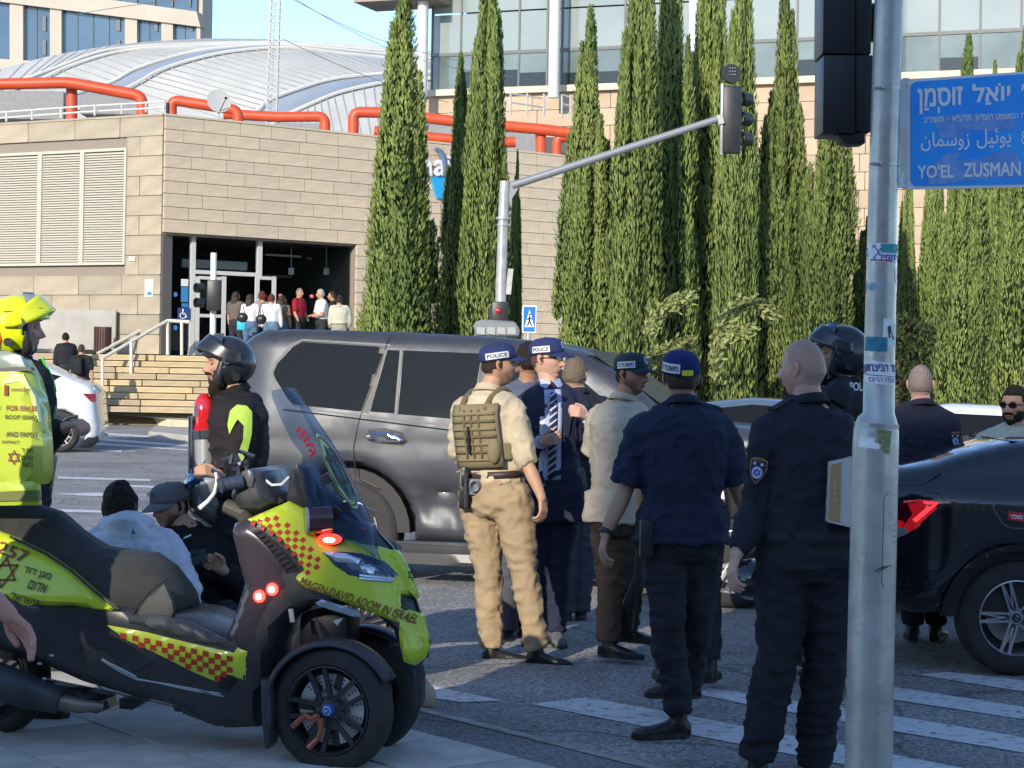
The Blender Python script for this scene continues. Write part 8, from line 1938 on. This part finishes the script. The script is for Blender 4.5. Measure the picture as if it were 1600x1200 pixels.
# --- tan shirted officer looking back, with slung rifle
J = dict(hd=(987, 586), nk=(974, 632), sa=(938, 652, .10), sb=(1004, 658, -.08), ea=(930, 715, .2), wa=(955, 770, .32), eb=(1003, 728, -.10), wb=(1010, 775, .02), fb=(1018, 800, .1), ha=(950, 805, .04), hb=(992, 806, -.04), ka=(953, 905, .04), kb=(985, 905, .0), aa=(950, 1002, .0), ab=(980, 985, .22), ta=(990, 1021, -.06), tb=(1012, 997, .16))
I = person('officer in a cream short sleeved shirt and brown trousers looking back', 274, J, 140, 50, S2, cloth('cream_shirt', (.50, .45, .35)), sleeve='short', trous=BRT, shoe=LEA, hair=('short', (.03, .02, .014), .003), beard=(.75, (.04, .025, .018)), seed=12.3, skirt=-.01, tuck=False, loose=.016, fold=.008)
cap(I, CAPG, rtl('משטרה'), la=13, lz=.056, lw=.105, lh=.038, tilt=4, badge=True)
for L_ in ([(.02, .9), (.03, .7), (.02, .5)], [(-.10, .8), (-.09, .65), (-.11, .5)]):
 m2 = MB(); m2.tube([torso_pt(I, x, t, .026, True) for x, t in L_], .004, 5); m2.build('shirt_pleat', cloth('pleat_shade', (.30, .26, .19)), I['e'])  # darkened shirt cream, crease shade put into the colour
rf_ = empty('rifle', 'black rifle hanging muzzle down between the cream shirted and navy shirted officers', 'rifle', P(993, 900, d=F_PX / 274 - .22))
def rfl(u, v, dy=0): return P(u, v, d=F_PX / 274 - .22 + dy) - rf_.location
m2 = MB(); m2.tube([rfl(997, 838), rfl(999, 870), rfl(996, 905)], [.02, .022, .02], 8); m2.build('stock', BLACKP, rf_, smooth=True)
m2 = MB(); m2.bar(rfl(996, 870), rfl(995, 935), .05, .035); m2.bar(rfl(990, 846), rfl(1006, 850), .04, .05); m2.build('receiver', BLACKP, rf_, bevel=.005)
m2 = MB(); m2.tube([rfl(994, 930), rfl(990, 985)], [.012, .009], 10); m2.build('barrel', BLACKP, rf_, smooth=True)
m2 = MB(); m2.bar(rfl(995, 905), rfl(978, 948), .025, .05); m2.build('magazine', BLACKP, rf_, bevel=.004)
m2 = MB(); m2.bar(rfl(1000, 880), rfl(1004, 915), .03, .03); m2.build('sight', mat('sight_grey', (.06, .06, .065), .3), rf_, bevel=.004)
# --- officer in the navy short sleeved shirt, seen from behind
J = dict(hd=(1063, 592), nk=(1067, 640), sa=(1004, 672), sb=(1126, 674), ea=(976, 768), wa=(947, 832, -.08), fa=(936, 880, -.12), eb=(1152, 762, .06), wb=(1168, 800, .16), fb=(1172, 840, .2), ha=(1037, 838), hb=(1095, 838), ka=(1044, 975, -.05), kb=(1088, 968, .1), aa=(1060, 1112, -.02), ab=(1078, 1062, .55), ta=(1003, 1142, -.06), tb=(1062, 1080, .55))
I = person('officer in a navy short sleeved shirt with a neon patch on his cap', 344, J, 182, 184, S1, NVY, sleeve='short', trous=NVYP, shoe=LEA, hair=('short', (.05, .03, .02), .003), seed=15.2, skirt=-.04, loose=.012, vox=.011, tuck=False, curl=.45, fold=.008)
cap(I, cloth('cap_royal', (.014, .028, .13)), rtl('משטרה'), la=222, lz=.060, lw=.12, lh=.042, tilt=9, strap=True)
d = nv(I['Q']['wa'] - I['Q']['ea']); b = Blob(); b.limb([I['Q']['wa'] - d * .012, I['Q']['wa'] + d * .012], [.034, .034], sub=2, round_=(False, False)); addmesh('watch_strap', b.mesh(.005, 1), BLACKP, I['e'])
belt(I, .02, LEA, .04, .036)
p = torso_pt(I, -.17, .02, .05, True); m2 = MB(); m2.box(-.03, .03, -.03, .04, -.10, .07, Matrix.Translation(p)); m2.build('holster', BLACKP, I['e'], bevel=.008)
m2 = MB(); m2.tube([torso_pt(I, x, t, .024, True) for x, t in ((.10, .88), (.05, .7), (-.01, .5), (-.07, .32), (-.12, .2))], .004, 6); m2.build('sling', BLACKP, I['e'])
J = stand(1072, 560, 300, 1.66, 178); J['sa'] = (1034, 650); J['sb'] = (1110, 650)
person('man in black mostly hidden behind the navy shirted officer', 300, J, 180, 180, S1, BLK, sleeve='short', trous=NVYP, shoe=LEA, hair=('short', (.02, .015, .01), .006), seed=2.2, hands='', vox=.014)
# --- bald officer with the shoulder badge
J = dict(hd=(1255, 577), nk=(1262, 640), sa=(1204, 676, -.06), sb=(1318, 684, .08), ea=(1184, 790, -.02), wa=(1152, 862, -.10), fa=(1137, 918, -.14), eb=(1342, 790, .02), wb=(1330, 850, -.05), ha=(1228, 868), hb=(1296, 868), ka=(1216, 1020, -.02), kb=(1290, 1020, .04), aa=(1184, 1180), ab=(1272, 1184, .1), ta=(1160, 1212, .1), tb=(1262, 1212, .27))
I = person('bald officer in black uniform with a gold edged shoulder badge, seen from behind', 377, J, 205, 234, S3, cloth('uniform_black', (.022, .024, .037)), sleeve='long', trous=BLK, shoe=LEA, hair=('stub', (.30, .20, .15)), seed=18.4, loose=.010, vox=.011, hands='a', curl=.45, k=1.06, hk=1.02, fold=.009, legk=1.12, hem=.02)
shoulder_badge(I, 'a')
belt(I, .13, NVYP, .05, .03, 'waistband')
for sg, q in ((-1, 'a'),):
 b = Blob(); H_, K_ = I['Q']['ha'], I['Q']['ka']; c = H_ * .45 + K_ * .55; b.ball(c + np.array([-.075, -.035, 0]), (.028, .055, .085)); addmesh('cargo_pocket', b.mesh(.010, 1, folds(.004)), BLK, I['e'])
m2 = MB(); g_ = I['Q']['wa'] + nv(I['Q']['fa'] - I['Q']['wa']) * .11; m2.tube([tuple(g_ + np.array([.012 * cos(t) + .0, .012 * sin(t), 0])) for t in np.linspace(0, 2 * pi, 12)], .0015, 5); m2.build('ring', mat('gold', (.6, .4, .1), .2, 1), I['e'])
for sg in (-1, 1):
 V = [I['Q']['nk'] + I['ssd'] * sg * a + I['fr'] * b_ + I['up'] * c_ for a, b_, c_ in ((.09, .03, .012), (.175, .03, -.030), (.175, -.03, -.030), (.09, -.03, .012))]; o = mkobj('epaulette', [v + I['up'] * .012 for v in V], [(0, 1, 2, 3)], BLK, I['e']); md = o.modifiers.new('t', 'SOLIDIFY'); md.thickness = .008
bx_ = empty('cardboard_box', 'white and tan cardboard box under the arm of the bald officer beside the near pole', 'box', P(1312, 825, s=378))
def bq(u, v, y=0): return P(u, v, s=386) + Vector((0, y, 0)) - bx_.location
quadbox('carton', [(1296, 722), (1345, 712), (1345, 828), (1293, 816)], 0, .08, mat('carton_white', (.52, .50, .47), .6), bx_, bq, .002)
quadbox('carton_face', [(1297.5, 727), (1314, 722), (1312, 816), (1294.5, 812)], -.004, .0, mat('carton_tan', (.42, .26, .12), .7), bx_, bq)
text_on('carton_lettering', 'ABCE'[3:] + 'H8', lambda x, y: bq(1304 - y * 386, 765 - x * 386, -.006), mat('carton_ink', (.6, .45, .28), .6), bx_, width=.09, height=.014)
m2 = MB(); m2.ell((0, 0, 0), (.10, .12, .09), 16); o = m2.build('carried_helmet', mat('helmet_black', (.012, .013, .018), .18, coat=1), smooth=True); o.location = P(1176, 905, s=362); tag(o, 'black helmet held low beside the hand of the bald officer', 'helmet')
# --- helmeted officers behind him
HB = MATS['helmet_black']; HBM = mat('helmet_satin', (.022, .024, .032), .3, coat=.4, var=.2, vscale=30)
VIS = mat('visor_smoke', (.05, .07, .10), .04, .2, coat=1, spec=.9)
J = stand(1297, 537, 290, 1.72, 186); I = person('officer in a plain black helmet directly behind the bald officer', 290, J, 190, 186, S4, BLK, sleeve='long', trous=NVYP, shoe=LEA, hair=('short', (.02, .015, .01), .004), seed=21.0, hands='', loose=.02)
helmet(I, HB, VIS, chin=False)
text_on('helmet_lettering', 'caberg'[:0] + 'HELM'[:0] + '•••', lambda x, y: Vector(hl(I, (x + .0, -.150, .055 + y))), SW, I['e'], width=.05, height=.006)
patch(I, 'vest_back', -.16, .16, .35, .92, NVY, .045, True, .03)
for k in range(4): patch(I, 'webbing_strap', -.15, .15, .42 + k * .12, .46 + k * .12, BLACKP, .066, True, .005, 6, 1)
text_on('vest_lettering', 'MSK', lambda x, y: Vector(torso_pt(I, .09 + x, .78 + y, .072, True)), SW, I['e'], width=.10, height=.05, bold=.01)
J = stand(1318, 518, 298, 1.80, 262); I = person('officer with a raised visor on a dark helmet half behind the near pole', 298, J, 215, 268, S2, BLK, sleeve='long', trous=NVYP, shoe=LEA, hair=('short', (.02, .015, .01), .004), seed=22.0, hands='', loose=.02)
helmet(I, HBM, VIS, up_angle=30, size=1.02)
text_on('jacket_lettering', 'POLICE', lambda x, y: Vector(P(1346 + x * 300, 604 - y * 300, d=F_PX / 298 - .19)) - I['e'].location, SW, I['e'], width=.12, height=.045, bold=.02)
# --- cop behind the black saloon, man in sunglasses
J = dict(hd=(1438, 601), nk=(1440, 640), sa=(1396, 655), sb=(1479, 660), ea=(1392, 730, .03), wa=(1402, 790, .1), eb=(1487, 722, -.02), wb=(1478, 775, .1), fb=(1474, 800, .2), ha=(1420, 770), hb=(1462, 770), ka=(1424, 880), kb=(1460, 880), aa=(1426, 975), ab=(1462, 975, .05), ta=(1424, 988, .15), tb=(1470, 988, .2))
I = person('officer with cropped grey hair and a shoulder badge standing beyond the black saloon', 250, J, 172, 168, S3, cloth('uniform_navy', (.026, .028, .044)), sleeve='short', trous=NVYP, shoe=LEA, hair=('grey', (.22, .17, .15), .0025), seed=25.0, loose=.012, hands='b', k=1.05)
shoulder_badge(I, 'b')
J = dict(hd=(1586, 635), nk=(1588, 672), sa=(1536, 694, .05), sb=(1652, 706, -.05), ea=(1548, 770), wa=(1570, 820, -.2), eb=(1660, 780), wb=(1640, 830, -.2), ha=(1580, 800), hb=(1625, 800), ka=(1570, 880, -.1), kb=(1625, 880, -.1), aa=(1575, 975), ab=(1622, 978), ta=(1570, 988, -.15), tb=(1624, 990, -.15))
person('bearded man in round sunglasses and cream shirt beyond the black saloon', 256, J, 330, 318, S1, cloth('cream_shirt2', (.58, .52, .38)), sleeve='short', trous=NVYP, shoe=LEA, hair=('short', (.025, .017, .012), .010), beard=(1.0, (.025, .016, .012), .010), seed=27.0, loose=.012, hands='', sunglass='round')
# --- bearded rider in the black flip-up helmet
J = dict(hd=(352, 571), nk=(366, 618), sa=(362, 650, .19), sb=(378, 652, -.17), ea=(350, 722, .26), wa=(335, 775, .2), eb=(368, 730, -.20), wb=(342, 742, -.34), fb=(318, 735, -.4), ha=(372, 800, .08), hb=(376, 802, -.08), ka=(352, 910, .1), kb=(350, 912, -.1), aa=(362, 1030, .1), ab=(362, 1032, -.1), ta=(335, 1046, .1), tb=(335, 1048, -.1))
MJ = cloth('riding_jacket', (.020, .017, .019), .7)
I = person('bearded rider in a black flip-up helmet and black jacket with a lime shoulder', 300, J, 276, 290, S1, MJ, sleeve='long', trous=NVYP, shoe=LEA, hair=('short', (.03, .015, .01), .006), beard=(1.0, (.045, .018, .012), .016, .045), seed=30.5, hands='ab', loose=.02, topname='jacket', fold=.009, curl=.9)
helmet(I, HBM, VIS, size=1.0)
LIME = cloth('lime_cloth', (.42, .62, .10))
def armwrap(I, q, poly, m, name, off=.004):
 S_, E_ = I['Q']['s' + q], I['Q']['e' + q]; ax = nv(E_ - S_); cam_ = np.array([0, 0, EYE]) - (I['O'] + S_); nr = nv(cam_); nr = nv(nr - ax * (nr @ ax)); x = nv(np.cross(ax, nr)); L_ = np.linalg.norm(E_ - S_); P2, tr_ = cdt(poly, .02); V = []
 for a, b_ in P2:
  r = (.071 if b_ < .5 * L_ else .062) * I['k'] + .02 + off + .004; ang = a / r; cc = S_ + ax * b_; dome_ = 1.0 if b_ > 0 else sqrt(max(.05, 1 - (b_ / (r * 1.05)) ** 2)); V.append(cc + (nr * cos(ang) + x * sin(ang)) * r * dome_)
 return mkobj(name, V, tr_, m, I['e'], smooth=True, angle=180)
armwrap(I, 'b', [(-.05, -.03), (-.02, -.055), (.04, -.055), (.07, -.02), (.075, .05), (.055, .10), (.035, .05), (.02, .02), (-.015, .05), (-.02, .12), (-.005, .19), (-.03, .23), (-.055, .17), (-.065, .08)], LIME, 'lime_panel')
armwrap(I, 'b', [(-.03, .20), (-.005, .19), (.0, .24), (-.02, .26)], mat('grey_piping', (.4, .42, .4), .6), 'reflective_panel')
# --- rescue rider with the yellow helmet
J = dict(hd=(30, 515), nk=(24, 566), sa=(6, 602, .19), sb=(44, 606, -.15), ea=(30, 690, .15), wa=(80, 700, .0), eb=(62, 690, -.16), wb=(100, 668, -.22), fb=(118, 662, -.25), ha=(10, 770, .08), hb=(38, 770, -.08), ka=(20, 930, .08), kb=(46, 930, -.08), aa=(14, 1085, .1), ab=(34, 1088, -.08), ta=(44, 1106, .1), tb=(62, 1110, -.08))
HV = cloth('hi_vis_green', (.10, .75, .05), .6)
I = person('rescue rider in a bright yellow flip-up helmet and green hi-vis vest', 340, J, 98, 96, S3, cloth('vest_black', (.02, .021, .028)), sleeve='long', trous=NVYP, shoe=LEA, hair=('short', (.04, .025, .02), .006), beard=(.35, (.10, .06, .05)), seed=33.0, hands='b', loose=.018, topname='vest', curl=1.0)
YH = mat('helmet_yellow', (.72, .80, .015), .22, coat=.8)
helmet(I, YH, mat('visor_clear', (.30, .33, .33), .05, .1, coat=1), size=1.04, deco=[([(.08, .055), (.02, .085), (-.05, .082), (-.01, .060), (.04, .045)], .004), ([(-.06, .0), (-.05, -.05), (-.075, -.09), (-.09, -.05)], .004)])
for x0, x1, t0, t1 in ((.04, .10, .78, 1.0), (.10, .155, .45, .82), (-.02, .04, .88, .99), (.06, .15, .12, .3)): patch(I, 'hi_vis_panel', x0, x1, t0, t1, HV, .034, False, .006)
for x0, x1, t0, t1 in ((-.12, -.05, .2, .95), (.02, .08, .05, .5)): patch(I, 'hi_vis_panel', x0, x1, t0, t1, mat('hi_vis_yellow', (.6, .8, .05), .6), .034, False, .006)
patch(I, 'name_badge', .05, .09, .58, .70, SW, .044, False, .006); patch(I, 'blue_label', .0, .06, .80, .86, MATS['poster_blue'], .044, False, .004)
armwrap(I, 'b', [(-.06, -.04), (.06, -.04), (.07, .05), (-.06, .08)], HV, 'hi_vis_sleeve'); armwrap(I, 'b', [(-.05, .16), (.06, .14), (.06, .20), (-.05, .22)], MATS['hi_vis_yellow'], 'sleeve_band')
# --- white hoodie (sitting) and capped man with phone
J = dict(hd=(187, 793), nk=(196, 828), sa=(154, 842, -.02), sb=(256, 846, .05), ea=(140, 930, .05), wa=(170, 980, .2), eb=(286, 925, -.02), wb=(276, 975, .2), ha=(178, 985), hb=(236, 988), ka=(170, 960, .45), kb=(250, 960, .42), aa=(175, 1075, .5), ab=(250, 1078, .48), ta=(175, 1088, .66), tb=(252, 1090, .64))
WH = cloth('hoodie_white', (.66, .69, .76), .85, bump=.25)
I = person('man in a white hooded top sitting behind the scooter seat', 318, J, 172, 178, S2, WH, sleeve='long', trous=cloth('grey_joggers', (.3, .32, .38)), shoe=LEA, hair=('curly', (.018, .013, .010), .012), seed=36.0, hands='', loose=.030, topname='hoodie', collar=False, fold=.012)
b = Blob(); b.limb([I['Q']['nk'] - I['ssd'] * .10 + I['up'] * .0 - I['fr'] * .01, I['Q']['nk'] - I['fr'] * .095 + I['up'] * .02, I['Q']['nk'] + I['ssd'] * .10 - I['fr'] * .01], [.045, .062, .045], sub=5); b.ball(I['Q']['nk'] - I['fr'] * .10 - I['up'] * .045, (.11, .05, .075)); addmesh('hood', b.mesh(.012, 3, folds(.006, seed=5)), WH, I['e'])
V = [torso_pt(I, .03 + a, .96 + b_, .115, True) for a, b_ in ((-.012, -.02), (.012, -.02), (0, .035))]; mkobj('logo_mark', V, [(0, 1, 2)], mat('logo_grey', (.12, .13, .14), .6), I['e'])
J = dict(hd=(266, 793), nk=(292, 834), sa=(262, 850, -.10), sb=(352, 858, .05), ea=(262, 900, -.12), wa=(290, 885, -.22), fa=(310, 880, -.26), eb=(372, 915, -.06), wb=(350, 892, -.26), fb=(322, 872, -.28), ha=(310, 980), hb=(356, 984), ka=(300, 960, -.35), kb=(352, 962, -.3), aa=(300, 1060, -.2), ab=(350, 1062, -.1), ta=(296, 1080, -.3), tb=(346, 1080, -.22))
I = person('bearded man in a grey cap crouching with a phone behind the scooter', 306, J, 345, 322, S1, cloth('sports_black', (.012, .012, .015), .7), sleeve='long', trous=NVYP, shoe=LEA, hair=('short', (.02, .013, .01), .004), beard=(.92, (.03, .018, .013)), seed=39.0, hands='b', loose=.02, hpitch=-4, hroll=-4, curl=.9, palms=dict(b=(-.3, -.5, .2)), topname='track_top')
cp = cap(I, cloth('cap_grey', (.14, .14, .15)), None, tilt=-3, size=1.04)
text_on('cap_lettering', 'FG', lambda x, y: Vector(hl(I, (.012 - x * .98, .112, .075 + y))), mat('cap_dark', (.06, .06, .065), .7), cp, width=.055, height=.026, bold=.02)
V = []
for i in range(9):
 for j_ in range(5): a = R(200 + i * 17.5); V.append(hl(I, (.091 * cos(a) * (1 - .1 * j_ / 4), .114 * sin(a) * (1 - .1 * j_ / 4) - .004, .040 + .018 * j_)))
mkobj('cap_back', V, [(i * 5 + j_, i * 5 + j_ + 1, (i + 1) * 5 + j_ + 1, (i + 1) * 5 + j_) for i in range(8) for j_ in range(4)], MATS['black_plastic'], cp, smooth=True)
V = [torso_pt(I, -.02 - x, .62 + y, .036) for x, y in ((-.04, .03), (-.028, .0), (-.012, .002), (.03, .055), (-.014, .022), (-.026, .018))]; mkobj('tick_mark', V, [tuple(range(6))], SW, I['e'])
V = [torso_pt(I, -.05 - x, .93 + y, .036) for x, y in ((-.02, .01), (.02, .0), (.02, .012), (-.02, .024))]; mkobj('collar_mark', V, [(0, 1, 2, 3)], SW, I['e'])
for k in range(3):
 q = I['Q']['eb'] * (1 - .0) + np.array([-.02 + k * .03, -.08, .12 - k * .005])
ph = empty('mobile_phone', 'dark mobile phone held in front of the crouching man in the grey cap', 'phone', P(311, 870, s=318))
T = Matrix.Rotation(R(-8), 4, 'Y') @ Matrix.Rotation(R(10), 4, 'Z'); m2 = MB(); m2.box(-.040, .040, -.004, .004, -.036, .036, T); m2.build('case', BLACKP, ph, bevel=.003); m2 = MB(); m2.box(-.036, .036, -.0055, -.0045, -.032, .032, T); m2.build('screen', mat('phone_screen', (.04, .06, .07), .1, var=.8, vscale=40), ph)
# --- hand of a bystander reaching in at the left edge
J = dict(hd=(-260, 560), nk=(-258, 630), sa=(-330, 680), sb=(-190, 680), ea=(-345, 800), wa=(-340, 880), eb=(-150, 850), wb=(8, 955, -.05), fb=(84, 1032, -.08), ha=(-300, 900), hb=(-225, 900), ka=(-300, 1080), kb=(-220, 1080), aa=(-300, 1250), ab=(-220, 1250), ta=(-270, 1270), tb=(-190, 1270))
I = person('bystander at the left edge of whom only an open hand reaches into view', 425, J, 90, 90, (.60, .30, .22), BLK, sleeve='rolled', trous=NVYP, shoe=LEA, hair=('short', (.03, .02, .015), .006), seed=42.0, hands='', vox=.014)
hb_2 = Blob(); w0 = I['Q']['wb']; hand(hb_2, w0, nv(I['Q']['fb'] - w0), np.array([-.2, -.6, -.5]), 1, 1.25, curl=.28, thumb=.3, spread=.12); hb_2.limb([w0 - nv(I['Q']['fb'] - w0) * .1, w0 + nv(I['Q']['fb'] - w0) * .02], [.04, .034], sub=2)
hm_ = hb_2.mesh(.0045, 1, folds(.0012, (60, 60, 60))); at = hm_.attributes.new('tone', 'FLOAT_COLOR', 'POINT'); n = len(hm_.vertices); at.data.foreach_set('color', np.tile(np.array([.55, .27, .20, 1], np.float32), n)); addmesh('hand', hm_, skin((.60, .30, .22)), I['e'])
# --- people at the entrance and on the steps
def bg(lab, u, vtop, s, h, yaw, c, tr, hair, sleeve='short', sk=S1, seed=0, grp='people at the building entrance', **kw):
 return person(lab, s, stand(u, vtop, s, h, yaw, kw.pop('arms', .0)), yaw, kw.pop('hyaw', yaw), sk, c, sleeve=sleeve, trous=tr, shoe=LEA, hair=hair, seed=seed, hands='', vox=.024, group=grp, **kw)
BRN_ = ('long', (.035, .02, .014)); SHT = ('short', (.03, .02, .015), .008)
bg('man in a maroon polo shirt at the entrance facing right', 467, 450, 64, 1.74, 60, cloth('maroon', (.28, .015, .03)), NVYP, ('grey', (.2, .16, .13), .003), arms=.2)
bg('grey haired man in a white shirt at the entrance facing left', 502, 452, 64, 1.74, 290, cloth('white_shirt', (.66, .66, .66)), NVYP, ('grey', (.42, .40, .38), .008), arms=.8)
bg('person in a pale cream jacket at the right side of the entrance', 530, 462, 64, 1.62, 180, cloth('pale_cream', (.52, .52, .42)), cloth('pale_trousers', (.35, .33, .28)), SHT, 'long', loose=.05)
bg('woman in a grey-brown top nearest the open door leaf', 369, 456, 64, 1.64, 150, cloth('taupe', (.13, .105, .085)), NVYP, BRN_)
bg('woman in a white top with a black bag left of centre in the group', 391, 460, 64.5, 1.60, 160, cloth('white_tee', (.62, .62, .62)), cloth('jeans', (.08, .15, .26)), BRN_)
bg('woman with reddish brown curly hair in the middle of the group', 410, 457, 62, 1.62, 200, cloth('dusty_pink', (.35, .24, .22)), NVYP, ('curly', (.12, .03, .02), .03))
bg('woman in a long white shirt with her hair tied up', 424, 460, 65, 1.62, 170, cloth('white_shirt2', (.62, .63, .66)), cloth('jeans2', (.12, .2, .3)), ('short', (.12, .05, .03), .012), 'long')
bg('woman in a patterned brown top at the right of the group', 441, 462, 64, 1.58, 140, cloth('brown_print', (.22, .15, .09), var=.6, vscale=30), cloth('jeans3', (.1, .16, .24)), BRN_)
for (u, v, s, lab) in ((383, 497, 66, 'black shoulder bag hanging on the woman in the white top'), (412, 500, 66, 'large black bag carried by the woman with curly hair')):
 m2 = MB(); m2.ell((0, 0, 0), (.13, .07, .12), 8); m2.tube([(-.08, 0, .08), (-.02, .02, .38), (.06, 0, .08)], .012, 6); o = m2.build('shoulder_bag', LEA, smooth=True); o.location = P(u, v, s=s) - Vector((0, .45, 0)); tag(o, lab, 'bag')
m2 = MB(); m2.box(-.1, .1, -.04, .04, -.12, .1); o = m2.build('blue_bag', mat('bag_cyan', (.02, .42, .6), .6), bevel=.02); o.location = P(377, 508, s=65.5); tag(o, 'small bright blue bag beside the woman in the grey-brown top', 'bag')
bg('walker in a black long sleeved shirt climbing the steps at the far left', 103, 520, 66, 1.74, 200, BLK, NVYP, ('short', (.015, .012, .01), .01), 'long', grp='walkers by the steps', loose=.02)
I = bg('walker in a black tee carrying a dark backpack behind the white saloon', 127, 538, 69, 1.74, 170, BLK, NVYP, ('short', (.06, .045, .035), .004), grp='walkers by the steps')
patch(I, 'backpack', -.14, .10, .25, .95, cloth('backpack_black', (.02, .022, .026)), .09, True, .12)
bg('man at the far right of the entrance hall in dark clothes', 520, 455, 62.5, 1.7, 270, BLK, NVYP, SHT, 'long')
